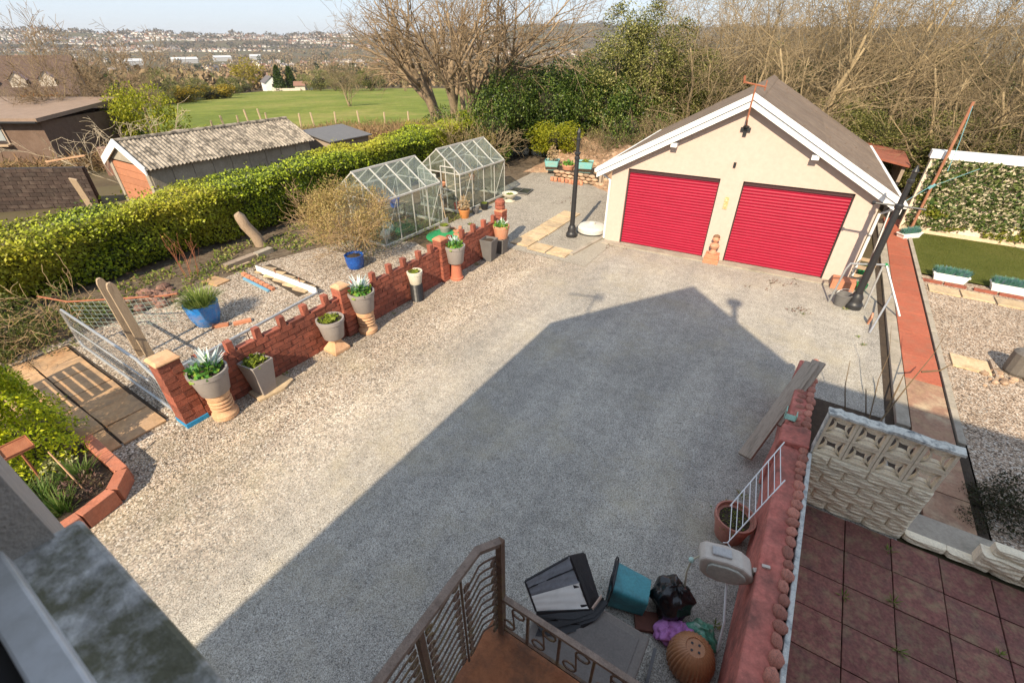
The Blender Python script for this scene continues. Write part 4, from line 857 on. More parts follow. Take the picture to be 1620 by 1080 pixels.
# ------------------------------------------------------------------ greenhouses
m_alu = mat('aluminium_bar', [(.58,.56,.52),(.66,.64,.60)], 6, .5, metal=.3, fine=.08, dirt=(.34,.33,.25), dscale=6, damt=.4)
m_glass = glassmat('greenhouse_glass')
def greenhouse(label, a0, a1, b0, b1, ez, rz_, door_end, nb=4, missing=()):
    t = thing('greenhouse', label, 'greenhouse', W((a0+a1)/2, (b0+b1)/2, 0), HA, 'greenhouses'); hw, hl = (a1-a0)/2, (b1-b0)/2; st = 2*hl/nb; r_ = .017
    def bar(nm, p, q, w_=.035): MB().bar(p, q, w_, w_).build(nm, m_alu, t)
    def pane(q):
        n_ = (Vector(q[1])-Vector(q[0])).cross(Vector(q[2])-Vector(q[0])).normalized()*.002
        k = len(q); MB().add([Vector(x)+n_ for x in q]+[Vector(x)-n_ for x in q], [tuple(range(k)), tuple(range(2*k-1,k-1,-1))]).build('pane', m_glass, t)
    MB().box(-hw-.03,hw+.03,-hl-.03,-hl+.04,0,.07).box(-hw-.03,hw+.03,hl-.04,hl+.03,0,.07).box(-hw-.03,-hw+.04,-hl+.04,hl-.04,0,.07).box(hw-.04,hw+.03,-hl+.04,hl-.04,0,.07).build('base_frame', m_alu, t)
    bar('ridge_bar', (0,-hl-.02,rz_), (0,hl+.02,rz_), .05)
    for s_ in (-1,1):
        bar('eave_bar', (s_*hw,-hl,ez), (s_*hw,hl,ez), .045)
        for i in range(nb+1):
            y = -hl+st*i; bar('glazing_bar', (s_*hw,y,.06), (s_*hw,y,ez), .028); bar('rafter', (s_*hw,y,ez), (0,y,rz_), .03)
            if i < nb:
                pane([(s_*hw,y+.01,.08),(s_*hw,y+st-.01,.08),(s_*hw,y+st-.01,ez-.02),(s_*hw,y+.01,ez-.02)])
                if (s_, i) not in missing: pane([(s_*hw*.985,y+.01,ez+.02),(s_*hw*.985,y+st-.01,ez+.02),(.01*s_,y+st-.01,rz_-.01),(.01*s_,y+.01,rz_-.01)])
        for i in (0, nb-1): y = -hl+st*i; bar('brace', (s_*hw,y,.1), (s_*hw,y+st,ez-.05), .014)
    for e_ in (-1,1):
        y = e_*hl
        for x in (-.33*hw/.95, .33*hw/.95): bar('gable_bar', (x,y,.06), (x,y,rz_-(rz_-ez)*abs(x)/hw), .03)
        bar('gable_rail', (-hw,y,ez), (hw,y,ez), .03)
        xs = (-hw, -.33*hw/.95, .33*hw/.95, hw)
        for k in range(3):
            if e_ == door_end and k == 1: continue
            pane([(xs[k]+.01,y,.08),(xs[k+1]-.01,y,.08),(xs[k+1]-.01,y,ez-.02),(xs[k]+.01,y,ez-.02)])
        f_ = lambda x: ez+(rz_-ez)*(1-abs(x)/hw)
        for k in range(3): pane([(xs[k]+.01,y,ez+.02),(xs[k+1]-.01,y,ez+.02),(xs[k+1]-.01,y,f_(xs[k+1])+.01),(xs[k]+.01,y,f_(xs[k])+.01)] if k != 1 else [(xs[1]+.01,y,ez+.02),(xs[2]-.01,y,ez+.02),(xs[2]-.01,y,f_(xs[2])-.01),(0,y,rz_-.02),(xs[1]+.01,y,f_(xs[1])-.01)])
    # sliding door pushed to one side
    y = door_end*(hl+.04); dx = .45
    for p, q in (((dx-.3,y,.06),(dx-.3,y,ez+.2)),((dx+.3,y,.06),(dx+.3,y,ez+.2)),((dx-.3,y,ez+.2),(dx+.3,y,ez+.2)),((dx-.3,y,.75),(dx+.3,y,.75)),((dx-.3,y,.06),(dx+.3,y,.06))): bar('door_frame', p, q, .03)
    return t
greenhouse('nearer aluminium greenhouse behind the brown shrub', -11.72, -9.82, 8.65, 11.2, 1.30, 1.98, 1)
greenhouse('farther aluminium greenhouse with the shelves and pots inside', -11.75, -9.90, 12.30, 15.0, 1.30, 2.0, -1)
def sack(name, label, a, b_, s_, m, cat='sack', z=0.0):
    mb = MB(); mb.ball((0,0,.45), .5, 12, 8, sc=(.9,.7,.95), jit=.07); o = mb.build(name, m, None, W(a,b_,z+.0), U(0,3), smooth=True, angle=80); o.scale = (s_,)*3; return tag(o, label, cat)
m_sackw = mat('white_sack', [(.62,.62,.58)], 6, .6, dirt=(.2,.2,.12), dscale=4); m_sackg = mat('green_plastic', [(.02,.26,.09)], 5, .5); m_tubb = mat('blue_plastic', [(.02,.09,.42)], 5, .4)
sack('compost_sack', 'white compost sack on the greenhouse floor', -10.15, 8.95, .42, m_sackw); sack('compost_sack', 'white sack behind the first one in the greenhouse', -10.55, 9.45, .45, m_sackw)
sack('green_bundle', 'folded green plastic sheet in the greenhouse', -10.2, 9.55, .3, m_sackg, 'sheet'); sack('green_bundle', 'green plastic bag top leaning in the greenhouse corner', -10.6, 8.95, .34, m_sackg, 'bag')
t = thing('plastic_tub', 'blue plastic tub on the greenhouse bench', 'tub', W(-10.9,10.2,.62)); MB().lathe([(.13,0),(.17,.25),(.18,.25),(.18,.27),(.14,.27),(.12,.1)], 16).build('tub', m_tubb, t)
for (a, b0_, b1_, lb) in ((-11.2,8.9,10.9,'pale wooden bench along the back of the near greenhouse'),(-11.2,12.7,14.7,'pale wooden bench in the farther greenhouse')):
    t = thing('potting_bench', lb, 'bench', W(a,(b0_+b1_)/2,0), HA)
    for k in range(3): MB().box(-.24+k*.17,-.10+k*.17,-(b1_-b0_)/2,(b1_-b0_)/2,.58,.60).build('board', m_wood, t)
    for sx in (-1,1):
        for sy in (-1,1): MB().box(sx*.2-.02,sx*.2+.02,sy*.8-.02,sy*.8+.02,0,.578).build('leg', m_wood, t)
def small_pot(label, a, b_, r, h, m, plant_=None, z=0.0, cat='plant pot', group=None):
    t = thing('plant_pot', label, cat, W(a,b_,z), HA, group); mb = MB(); round_pot(mb, r, h, 0, n=18, rim=.02); mb.build('pot', m, t, smooth=True); soil_disc(r*.82,h-.05).build('soil', m_soil, t)
    if plant_: o = link('leaves', plant_, t, (0,0,h-.05)); o.scale = (r/.2,)*3
    return t
dry_me = leaf_mesh('leaves', unit(240)*np.sqrt(NR.uniform(.3,1,240))[:,None]*np.array([.2,.2,.28])+np.array([0,0,.24]), .09, leafmat('dry_leaf', [(.42,.30,.16),(.55,.42,.26),(.30,.20,.10)], .3), asp=.4)
for i, (a, b_, lb) in enumerate(((-11.2,13.0,'pot with dried pale plant on the farther greenhouse bench'),(-11.1,13.6,'taller pot with dried leaves in the farther greenhouse'),(-10.3,13.3,'pot with dried flower heads near the farther greenhouse glass'),(-10.9,14.3,'pot with dried stems at the far end of the greenhouse bench'))): small_pot(lb, a, b_, .12, .2, (m_terra,m_dgrey,m_dgrey,m_terra)[i], dry_me, .602 if a < -10.8 else 0)
small_pot('red plastic pot inside the farther greenhouse', -10.3, 12.6, .14, .24, mat('red_plastic', [(.45,.03,.03)], 5, .5))
small_pot('orange ribbed tub with dry plant in front of the greenhouse', -9.55, 12.0, .19, .30, mat('orange_tub', [(.50,.20,.06)], 5, .7), dry_me)
small_pot('small dark grey pot beside the orange tub', -9.5, 12.55, .13, .22, m_dgrey); small_pot('black pot with green shoots beside the greenhouse', -9.5, 13.1, .15, .24, m_blk, lm_me[1])
small_pot('wide grey pot on the green mat', -9.2, 10.55, .19, .24, m_grey, lm_me[2]); small_pot('grey pot standing left of the green mat', -8.6, 11.1, .14, .22, m_grey, lm_me[0])
t = thing('green_mat', 'round green artificial grass mat beside the greenhouse', 'mat', W(-8.95,10.3,0)); MB().lathe([(.62,.012),(.60,.03),(.3,.032)], 24).build('mat', m_sackg, t)
for k in range(9):
    p = W(-8.75+U(-.5,.35), 10.75+U(-.4,.4)); o = MB().obox((0,0,.035),(.21,.1,.07),RZ(U(0,3))).build('loose_brick', m_brickO, None, p, 0, bevel=.004); tag(o, 'loose orange brick scattered behind the brick wall end', 'brick', 'loose bricks behind the wall end')
mp = thing('mesh_panel', 'dark wire mesh panel lying behind the brick wall', 'mesh panel', W(-8.15,7.6,0), HA); mb = MB()
for k in range(13): mb.tube([(-.35,-.9+k*.15,.05),(.35,-.9+k*.15,.16)], .004, 3); 
for k in range(6): mb.tube([(-.35+k*.14,-.9,.05+k*.022),(-.35+k*.14,.9,.05+k*.022)], .004, 3)
mb.build('wires', m_dgrey, mp)
t = thing('garden_spade', 'spade with wooden handle leaning on the greenhouse', 'spade', W(-9.66,11.1,0), HA); MB().tube([(.05,0,.22),(-.1,0,.95)], .016, 7).build('handle', m_wood, t); MB().tube([(-.1,-.07,.95),(-.1,.07,.95)], .014, 6).build('grip', m_wood, t); MB().box(.045,.06,-.09,.09,.0,.24).build('blade', m_galv, t)
t = thing('stone_bowl', 'shallow pale stone bowl planter on a white foot', 'planter', W(-9.3,14.45,0)); MB().lathe([(.2,0),(.2,.03),(.1,.05),(.09,.1),(.18,.16),(.28,.24),(.30,.30),(.26,.30),(.2,.25)], 24).build('bowl', m_stone, t, smooth=True); o = link('leaves', lm_me[1], t, (0,0,.24)); o.scale = (1,1,.5)
t = thing('framed_glass', 'sheet of framed glass lying at the end of the greenhouse', 'glass panel', W(-9.7,15.7,0), HA+.2)
MB().box(-.3,.5,-.35,.35,.06,.066).build('pane', glassmat('dark_glass', (.5,.55,.55), (.2,.2,.17), .2), t)
for q in (((-.3,-.35),(.5,-.35)),((.5,-.35),(.5,.35)),((.5,.35),(-.3,.35)),((-.3,.35),(-.3,-.35)),((.1,-.35),(.1,.35))): MB().bar((*q[0],.06),(*q[1],.06),.03,.03).build('frame', m_dgrey, t)

# ------------------------------------------------------------------ back corner: rubble bank, planters, stepping slabs, lamp posts
mb = MB(); nA, nB = 26, 14; m_bank = mat('rubble_bank', [(.22,.13,.08),(.34,.21,.13),(.42,.30,.20)], 3, 1, 1.0, 14, fine=.4, dirt=(.12,.09,.05), dscale=4)
for i in range(nA+1):
    for j in range(nB+1):
        a = -11.2+6.3*i/nA; b_ = 18.3+5.5*j/nB; z = 1.05*min(1,j/9)**.9*min(1,i/3+.1)*(1 if i < nA-2 else .55) + U(-.06,.06)*(j > 0); mb.v.append((a,b_+.9*sin(i*.23),max(.005,z) if j else -.02))
for i in range(nA):
    for j in range(nB): k = i*(nB+1)+j; mb.f.append([k,k+nB+1,k+nB+2,k+1]); mb.m.append(0)
tag(mb.build('rubble_bank', m_bank, None, None, HA, smooth=True), 'bank of earth and stone rubble below the trees', None, None, 'structure')
m_rub2 = mat('pale_rubble', [(.30,.19,.12),(.42,.30,.20),(.36,.16,.09)], 5, .95, .5, 40, rnd=.35); rub2 = [s_.mesh('bank_stone', m_rub2) for s_ in st_me]
for k in range(240):
    i = U(.3,6); j = U(.05,1)**1.2; a = -11+i; b_ = 18.35+5.2*j+.9*sin((a+11.2)/6.3*26*.23); z = 1.02*min(1,j*14/9)**.9; s_ = U(.04,.15)*U(.6,1.2)
    o = link('bank_stone', R.choice(rub2), None, W(a,b_,z+s_*.15), U(0,6)); o.scale = (s_,)*3; tag(o, 'loose stone in the rubble bank below the trees', 'stone', 'stones of the rubble bank')
m_turq = mat('turquoise_paint', [(.16,.42,.42),(.22,.50,.48)], 5, .7, dirt=(.3,.26,.18), dscale=5)
def wooden_planter(label, a, b_, w_, d_, h, z, me):
    t = thing('square_planter', label, 'planter', W(a,b_,z), HA+.35); f_ = .78
    for sx, sy in ((0,-1),(0,1),(1,0),(-1,0)):
        if sx == 0: q = [(-w_/2*f_,sy*d_/2*f_,0),(w_/2*f_,sy*d_/2*f_,0),(w_/2,sy*d_/2,h),(-w_/2,sy*d_/2,h)]
        else: q = [(sx*w_/2*f_,-d_/2*f_,0),(sx*w_/2*f_,d_/2*f_,0),(sx*w_/2,d_/2,h),(sx*w_/2,-d_/2,h)]
        n_ = Vector((sx,sy,0))*-.025; q2 = [Vector(x)+n_ for x in q]; MB().add([Vector(x) for x in q]+q2, [(0,1,2,3),(7,6,5,4),(0,4,5,1),(1,5,6,2),(2,6,7,3),(3,7,4,0)]).build('side', m_turq, t)
    MB().box(-w_/2*.86,w_/2*.86,-d_/2*.86,d_/2*.86,.03,h-.06).build('soil', m_soil, t); o = link('leaves', me, t, (0,0,h-.06)); o.scale = (1.2,1.2,1.2)
wooden_planter('left turquoise wooden planter on the rubble bank', -9.95, 18.95, .62, .55, .40, .22, dry_me)
wooden_planter('right turquoise wooden planter on the low stone wall', -8.3, 18.85, .66, .55, .42, .34, lm_me[0])
t = thing('plant_pot', 'terracotta pot with green leaves between the turquoise planters', 'plant pot', W(-9.1,18.85,.22)); mb = MB(); round_pot(mb, .28, .32, 0); mb.build('pot', m_terra, t, smooth=True); o = link('leaves', pg_me[0], t, (0,0,.28)); o.scale = (1.4,)*3
sw_ = thing('stone_wall', 'short rough stone retaining wall at the foot of the bank', 'wall', W(-8.4,18.2,0), HA)
for c_ in range(3):
    for k in range(7): o = link('stone', R.choice(rub2), sw_, (-.95+k*.28+(.12 if c_ % 2 else 0), U(-.03,.03), .08+c_*.13)); o.scale = (.15,.13,.10); o.rotation_euler = (0,0,U(-.2,.2))
MB().box(-1.05,1.05,.03,.5,0,.34).build('earth', m_soil, sw_)
MB().box(1.1,1.2,-.15,.75,0,.86).build('end_board', m_woodh, sw_)
MB().box(1.2,1.24,.0,.9,.02,.8).build('side_board', m_woodh, sw_)
for k in range(9): 
    o = MB().obox((0,0,.06),(.12,.24,.08),RZ(.5)@Matrix.Rotation(.35,3,'X')).build('edging_brick', m_brickO, None, W(-9.4+k*.17,17.95+U(-.04,.04),.01), HA); tag(o, 'tilted orange brick in the row edging the bank', 'brick', 'tilted edging bricks below the bank')
BB_ = sack('black_bag', 'black bag lying among the bushes on the bank', -10.35, 21.0, .4, m_blk, 'bag', .95)
# slabs laid in the yard
ys = sheet('slab_row', 'row of sandstone slabs laid across the yard by the left lamp post', [rect(-7.0,-6.3,10.8,14.4), rect(-6.3,-5.0,10.7,11.3)], .008, m_soil)
for k in range(6):
    MB().box(-6.98+.02*sin(k),-6.36+.02*sin(k),10.85+k*.6,11.40+k*.6,.012,.045+U(-.005,.005)).build('slab', m_slab, ys, bevel=.005)
for k in range(2): MB().box(-6.32+k*.63,-5.74+k*.63,10.72,11.26,.012,.043).build('slab', m_slab, ys, bevel=.005)
t = thing('concrete_edge', 'straight concrete kerb strip by the left garage corner', 'kerb', W(-5.0,11.0,0), HA-.12); MB().box(-.12,.0,0,2.3,.0,.06).build('strip', m_conc, t, bevel=.01)
t = thing('round_cap', 'round whitish concrete cap on the ground by the left lamp post', 'concrete cap', W(-5.35,13.05,0)); MB().lathe([(.42,.02),(.44,.05),(.44,.16),(.38,.22),(.10,.27),(.10,.31),(.05,.33)], 28).build('cap', mat('whitish_concrete', [(.60,.58,.53)], 4, .9, .2, 50, dirt=(.35,.32,.26), dscale=4), t, smooth=True, angle=30)
t = thing('base_ring', 'dark rim under the round concrete cap', 'ring', W(-5.35,13.05,0)); MB().lathe([(.46,.004),(.46,.03),(.44,.032)], 28).build('ring', m_iron, t)
def lamp_post(label, p, arm):
    t = thing('lamp_post', label, 'lamp post', p, HA, 'lamp posts without lanterns')
    MB().lathe([(.17,0),(.17,.10),(.15,.12),(.125,.18),(.13,.26),(.10,.32),(.085,.36)], 16).build('base', m_iron, t, smooth=True, angle=30)
    MB().lathe([(.075,.34),(.068,1.2),(.058,2.2),(.055,2.22),(.075,2.24),(.075,2.30),(.05,2.33),(.048,2.72),(.062,2.74),(.062,2.78),(.045,2.80),(.045,2.92),(.06,2.94),(.03,3.0),(.02,3.04)], 14).build('column', m_iron, t, smooth=True, angle=30)
    if arm: MB().tube([(-.42,.0,2.28),(.42,.0,2.28)], .02, 8).build('cross_bar', m_iron, t); MB().ball((-.42,0,2.28), .04, 8, 6).build('bar_end', m_iron, t)
    else: MB().lathe([(.07,2.36),(.085,2.38),(.085,2.42),(.06,2.44)], 12).build('collar', m_iron, t)
    return t
lamp_post('left black cast-iron lamp post standing in the yard', G(902,374), False)
lamp_post('right black cast-iron lamp post at the garage corner with a cross bar', G(1346,486), True)
# ------------------------------------------------------------------ neighbour's garage with corrugated roof
ng = thing('prefab_garage', "neighbour's low concrete garage with a weathered corrugated roof", 'garage', W(-20.35,6.9,-.35), HA)
m_pcon = mat('panel_concrete', [(.30,.26,.20),(.36,.32,.26)], 3, .95, .4, 40, rnd=.08, dirt=(.16,.14,.10), dscale=2); m_corr = mat('corrugated_cement', [(.22,.19,.15),(.36,.31,.25),(.28,.24,.19)], 3.5, .95, .3, 50, rnd=.1, dirt=(.045,.038,.03), dscale=5.0, damt=.85, dlo=.44, dhi=.58)
NW, NL, NE, NRZ = 1.42, 6.35, 1.85, 2.50
for s_ in (-1,1):
    for k in range(9): MB().box(s_*NW-.04,s_*NW+.04,.02+k*.703,.02+k*.703+.685,-.2,NE).build('wall_panel', m_pcon, ng)
for e_ in (0,1):
    y = .0 if e_ == 0 else NL
    q = [(-NW,NE-.0),(NW,NE-.0),(0,NRZ-.06)]; MB().add([(x,y-.04,z) for x,z in q]+[(x,y+.04,z) for x,z in q], [(0,1,2),(5,4,3),(0,3,4,1),(1,4,5,2),(2,5,3,0)]).build('gable_panel', m_pcon, ng)
for x in (-1.3,1.3): MB().box(x-.12,x+.12,-.045,.045,-.2,NE-.02).build('door_pillar', m_pcon, ng)
for k in range(8): MB().box(-1.17,1.17,-.02,.02,-.2+k*.25,.035+k*.25).build('door_board', mat('orange_door', [(.40,.17,.09)], 4, .7, rnd=.06) if k == 0 else MATS['orange_door'], ng)
for s_ in (-1,1):
    q = [(s_*(NW+.2),NE-.1),(0,NRZ+.0)]; MB().add([(q[0][0],-.16,q[0][1]-.16),(q[1][0],-.16,q[1][1]-.16),(q[1][0],-.16,q[1][1]+.1),(q[0][0],-.16,q[0][1]+.1),(q[0][0],-.12,q[0][1]-.16),(q[1][0],-.12,q[1][1]-.16),(q[1][0],-.12,q[1][1]+.1),(q[0][0],-.12,q[0][1]+.1)], [(0,1,2,3),(7,6,5,4),(0,4,5,1),(2,6,7,3),(3,7,4,0)] if s_ < 0 else [(3,2,1,0),(4,5,6,7),(1,5,4,0),(3,7,6,2),(0,4,7,3)]).build('barge_board', m_white, ng)
ns = 8; pw = (NL+.25)/ns
for s_ in (-1,1):
    for k in range(ns):
        mb = MB(); n_ = 40
        for i in range(n_+1):
            y = -.11+k*pw+(pw+.03)*i/n_; dz = .022*sin(i/n_*2*pi*6.5)+.010*(k % 2)
            mb.v += [(s_*(NW+.26),y,NE-.08+dz),(s_*.0,y,NRZ+dz+.02)]
        for i in range(n_): f_ = [2*i,2*i+1,2*i+3,2*i+2]; mb.f.append(f_ if s_ < 0 else f_[::-1]); mb.m.append(0)
        mb.build('roof_sheet', m_corr, ng, smooth=True)
MB().tube([(0,-.12,NRZ+.03),(0,NL+.15,NRZ+.03)], .07, 8).build('ridge_cap', m_corr, ng)
o = thing('black_shed', 'dark felt roof of a low shed behind the corrugated garage', 'shed', W(-19.6,14.2,-.5), HA); MB().add([(-.9,0,0),(.9,0,0),(.9,2.2,0),(-.9,2.2,0),(-.9,0,2.0),(.9,0,1.75),(.9,2.2,1.75),(-.9,2.2,2.0)], [(3,2,1,0),(0,1,5,4),(1,2,6,5),(2,3,7,6),(3,0,4,7),(4,5,6,7)]).build('wall', m_woodh, o); MB().add([(-1.05,-.15,2.06),(1.05,-.15,1.76),(1.05,2.35,1.76),(-1.05,2.35,2.06),(-1.05,-.15,2.02),(1.05,-.15,1.72),(1.05,2.35,1.72),(-1.05,2.35,2.02)], [(0,1,2,3),(7,6,5,4),(0,4,5,1),(1,5,6,2),(2,6,7,3),(3,7,4,0)]).build('roof', m_dgrey, o)
# brown outbuilding with a window
m_brn = mat('brown_pebbledash', [(.115,.072,.05),(.155,.10,.072)], 4, .95, .5, 60, dirt=(.21,.15,.11), dscale=1.4, damt=.5)
ob = thing('outbuilding', 'low brown pebbledashed outbuilding with a small window', 'building', (-30,25.5,-.5), 0)
MB().box(-12,6.0,0,.3,0,2.1).box(-12,6.0,5.4,5.7,0,2.1).box(5.7,6.0,.3,5.4,0,2.1).build('wall', m_brn, ob); MB().add([(-12.3,-.35,2.1),(6.2,-.35,2.1),(6.2,5.9,2.5),(-12.3,5.9,2.5),(-12.3,-.35,2.28),(6.2,-.35,2.28),(6.2,5.9,2.68),(-12.3,5.9,2.68)], [(3,2,1,0),(4,5,6,7),(0,1,5,4),(1,2,6,5),(2,3,7,6),(3,0,4,7)]).build('roof', mat('brown_felt', [(.24,.17,.125)], 2, .95), ob)
MB().tube([(-12,-.42,2.1),(6.2,-.42,2.1)], .06, 6).build('gutter', m_blk, ob)
wn = MB().box(2.15,3.9,-.03,-.002,1.05,1.85).build('window', m_dark, ob); MB().box(2.1,2.16,-.07,-.002,1.03,1.88).box(3.89,3.96,-.07,-.002,1.03,1.88).box(3.2,3.26,-.06,-.032,1.06,1.86).build('frame', m_woodh, wn); MB().box(3.32,3.82,-.05,-.034,1.2,1.78).build('pane', mat('pale_pane', [(.30,.33,.34)], 4, .2), wn); MB().box(2.05,4.0,-.28,-.002,.95,1.03).build('sill', m_wood, wn)
# dark block wall in front of it
dw = thing('block_wall', 'dark brown block wall behind the hedge', 'wall', (-15.0,16.6,-.45), 0.08); m_dblk = mat('dark_block', [(.032,.020,.016),(.052,.033,.026)], 4, .95, .5, 40, rnd=.25, dirt=(.13,.10,.08), dscale=3)
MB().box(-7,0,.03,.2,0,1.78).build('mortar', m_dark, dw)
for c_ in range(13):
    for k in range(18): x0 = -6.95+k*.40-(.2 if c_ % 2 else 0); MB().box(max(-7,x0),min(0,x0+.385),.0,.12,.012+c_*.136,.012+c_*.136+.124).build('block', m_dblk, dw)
t = thing('leaning_plank', 'long weathered plank leaning against the dark block wall', 'plank', (0,0,0)); p, q = G(146,333,.35), G(113,283,1.45); MB().bar(p, q, .24, .045, up=(0,-1,.3)).build('plank', m_wood, t)
MB_ = MB().bar(G(70,256,1.5), G(132,246,1.6), .05, .05); t = thing('fallen_branch', 'pale fallen branch lying on top of the block wall', 'branch', (0,0,0)); MB_.build('branch', m_buff, t)
q = np.stack([NR.uniform(-21,-16.5,1600), NR.uniform(14.2,16.4,1600), NR.uniform(-.45,-.28,1600)],1); o = link('yard_weeds', leaf_mesh('yard_weeds', q, .1, m_weed, up=.4)); tag(o, 'patch of weeds below the dark block wall', None, None, 'stuff')

# ------------------------------------------------------------------ trees
m_bark = mat('pale_bark', [(.19,.13,.08),(.29,.215,.135),(.13,.09,.058)], 5, .95, .6, 20, rnd=.08); m_twig = mat('tan_twig', [(.19,.13,.075),(.28,.205,.12)], 6, .95, rnd=.10)
m_twig2 = mat('golden_twig', [(.15,.11,.06),(.32,.245,.14)], 6, .95, rnd=.35); m_bark2 = mat('wood_bark', [(.20,.145,.08),(.32,.245,.14),(.13,.10,.05)], 5, .95, .6, 20, rnd=.12)
prm = dict(stems=8, lean=.62, sr=.25, L=5.4, r=.27, rmin=.006, mx=4, tl=1, n=[6,6,5,3], t0=[.42,.25,.2,.2], ang=[(18,42),(25,55),(25,60),(25,60)], ratio=[(.45,.75),(.4,.65),(.4,.6),(.4,.6)], wander=.13, trop=[.05,.03,.01,0], rk=.60)
ta, tb = bare_tree_meshes('bare_tree', prm, 21, m_bark, m_twig)
plant('bare_tree', 'large spreading bare tree with many stems rising behind the greenhouses', 'tree', [('trunk', ta), ('crown', tb)], (-2.55,25.6,-.2), .4)
wv = []
for sd_ in (1,2,3,4):
    prm = dict(stems=(3,4,2,5)[sd_-1], lean=.22, sr=.2, L=6.5, r=.12, rmin=.006, mx=4, tl=1, n=[7,5,4,3], t0=[.22,.15,.15,.1], ang=[(18,60),(25,75),(25,75),(25,75)], ratio=[(.35,.65),(.4,.7),(.4,.7),(.4,.8)], wander=.23, trop=[.09,.03,.01,0], rk=.5)
    wv.append(bare_tree_meshes('scrub_tree', prm, 40+sd_, m_bark2, m_twig2))
wl = []
k = 0
for rr_, az0, az1, n_ in ((24.5,24,54,6),(27.5,19,55,8),(31.5,15,56,10),(36,14,56,9)):
    for i in range(n_):
        az = az0+(az1-az0)*(i+U(.15,.85))/n_; r = rr_+U(-1.2,1.2); p = Vector((r*sin(radians(az)), r*cos(radians(az)), -.3 if az > 18 else -.7)); k += 1
        a_, b__ = R.choice(wv); sc = U(.66,.98)
        plant('scrub_tree', 'bare golden-brown tree in the dense wood behind the garage', 'tree', [('trunk', a_), ('crown', b__)], p, U(0,6), (sc,sc,sc*U(.95,1.2)), 'bare trees of the wood behind the garage', (U(-.08,.08),U(-.08,.08)))
# evergreen bushes and ivy-clad trees
m_ever = leafmat('evergreen_leaf', [(.008,.018,.004),(.03,.06,.010),(.10,.16,.026),(.22,.27,.06)], .2, .4, [0,.35,.72,1]); m_ivy = leafmat('ivy_leaf', [(.025,.03,.008),(.11,.13,.025),(.26,.26,.07),(.40,.37,.15)], .25, .45)
m_ltg = leafmat('light_bush_leaf', [(.16,.20,.015),(.30,.32,.02),(.42,.40,.03)], .4); m_gors = leafmat('gorse_flower', [(.42,.27,.01),(.30,.22,.02),(.09,.11,.02)], .2); m_oran = leafmat('orange_leaf', [(.34,.14,.03),(.44,.20,.05),(.22,.10,.03)], .3); m_yel = leafmat('willow_yellow', [(.40,.31,.02),(.32,.27,.03),(.24,.20,.04)], .3)
def bush_mesh(n, nc, cr, m, size, tall=1.0): return leaf_mesh('crown', clump_pts(n, (.8,.8,.85*tall), int(nc*tall), cr, -.75*tall)+np.array([0,0,.95*tall]), size, m, up=.1, norm=np.tile([[-.2,-.5,.6]],(n,1)), nspread=.9)
ev = [bush_mesh(9000, 46, .30, m_ever, .062) for _ in range(3)]; iv = [bush_mesh(8000, 50, .27, m_ivy, .055) for _ in range(2)]; ivt = [bush_mesh(17000, 52, .27, m_ivy, .06, 2.6) for _ in range(2)]; lt = [bush_mesh(6000, 40, .3, m_ltg, .07) for _ in range(2)]
stem_me = MB().tube([(0,0,-.1),(.03,.02,.5),(-.02,.03,1.1),(.02,0,1.6)], [.05,.04,.03,.01], 7).tube([(.02,.02,.4),(.3,.1,.9),(.45,.2,1.3)], [.03,.02,.008], 5).tube([(.02,.02,.5),(-.25,-.15,1.0),(-.4,-.1,1.4)], [.03,.02,.008], 5).mesh('stem', m_bark2)
core_me = MB().ball((0,0,.8), .36, 10, 7, sc=(1,1,1.25), jit=.1).mesh('dark_core', m_core)  # solid dark ball filling the middle of each bush
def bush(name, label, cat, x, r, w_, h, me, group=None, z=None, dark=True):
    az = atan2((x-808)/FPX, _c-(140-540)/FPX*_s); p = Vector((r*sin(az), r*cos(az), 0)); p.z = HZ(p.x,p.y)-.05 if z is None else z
    t = plant(name, label, cat, [('crown', me), ('stem', stem_me)]+([('dark_core', core_me)] if dark else []), p, U(0,6), (w_/2,w_/2,h/1.95), group); return t
for (x, r, w_, h) in ((700,24.0,2.6,2.6),(745,23.2,2.6,2.6),(775,23.0,3.0,3.6),(812,24.0,3.0,3.2),(838,26,3.4,4.6),(866,25.0,3.0,3.2),(905,26.2,3.4,4.6),(925,25.0,2.8,3.2),(955,26.5,3.4,4.6),(965,25.0,2.8,3.0),(1000,24.0,3.0,3.6),(790,25.5,3.2,4.3),(880,26,3.6,4.6),(1050,26.5,3.2,4.4),(985,27,3.8,5.2),(1030,24.8,2.8,3.2)):
    bush('evergreen_bush', 'dark green evergreen bush in the thicket between the bare tree and garage', 'bush', x, r, w_, h, R.choice(ev), 'evergreen bushes of the thicket', 1.0 if 800 < x < 1000 and r < 25.5 else None)
for (x, r, w_, h, lb) in ((972,25.0,3.2,7.2,'tall olive ivy-clad tree left of the garage roof'),(1022,25.2,3.2,7.4,'ivy-clad tree just above the garage left eave'),(1062,26.5,3.2,6.8,'ivy-clad trunk behind the garage ridge'),(930,28,2.8,6.0,'slim ivy-clad tree behind the dark thicket'),(1100,27,3.0,6.0,'ivy-covered stem behind the rusty bracket'),(1170,26.5,2.8,4.6,'ivy-covered trunk above the garage ridge'),(1250,25.5,2.6,3.6,'ivy-covered trunk right of the garage ridge'),(1335,24.5,3.0,3.6,'ivy-covered trunk above the garage right slope'),(1405,24,2.6,3.2,'ivy-covered trunk above the lean-to'),(1500,24.5,3.0,3.6,'ivy-covered trunk behind the rusty pole'),(1585,24,2.8,3.4,'ivy-covered trunk at the right edge of the wood')):
    t = bush('ivy_tree', lb, 'tree', x, r, w_, h, R.choice(ivt), 'ivy-clad trees', None, False); t.scale = (w_/2, w_/2, h/(1.95*2.6)); t.children[1].scale = (1,1,2.6)
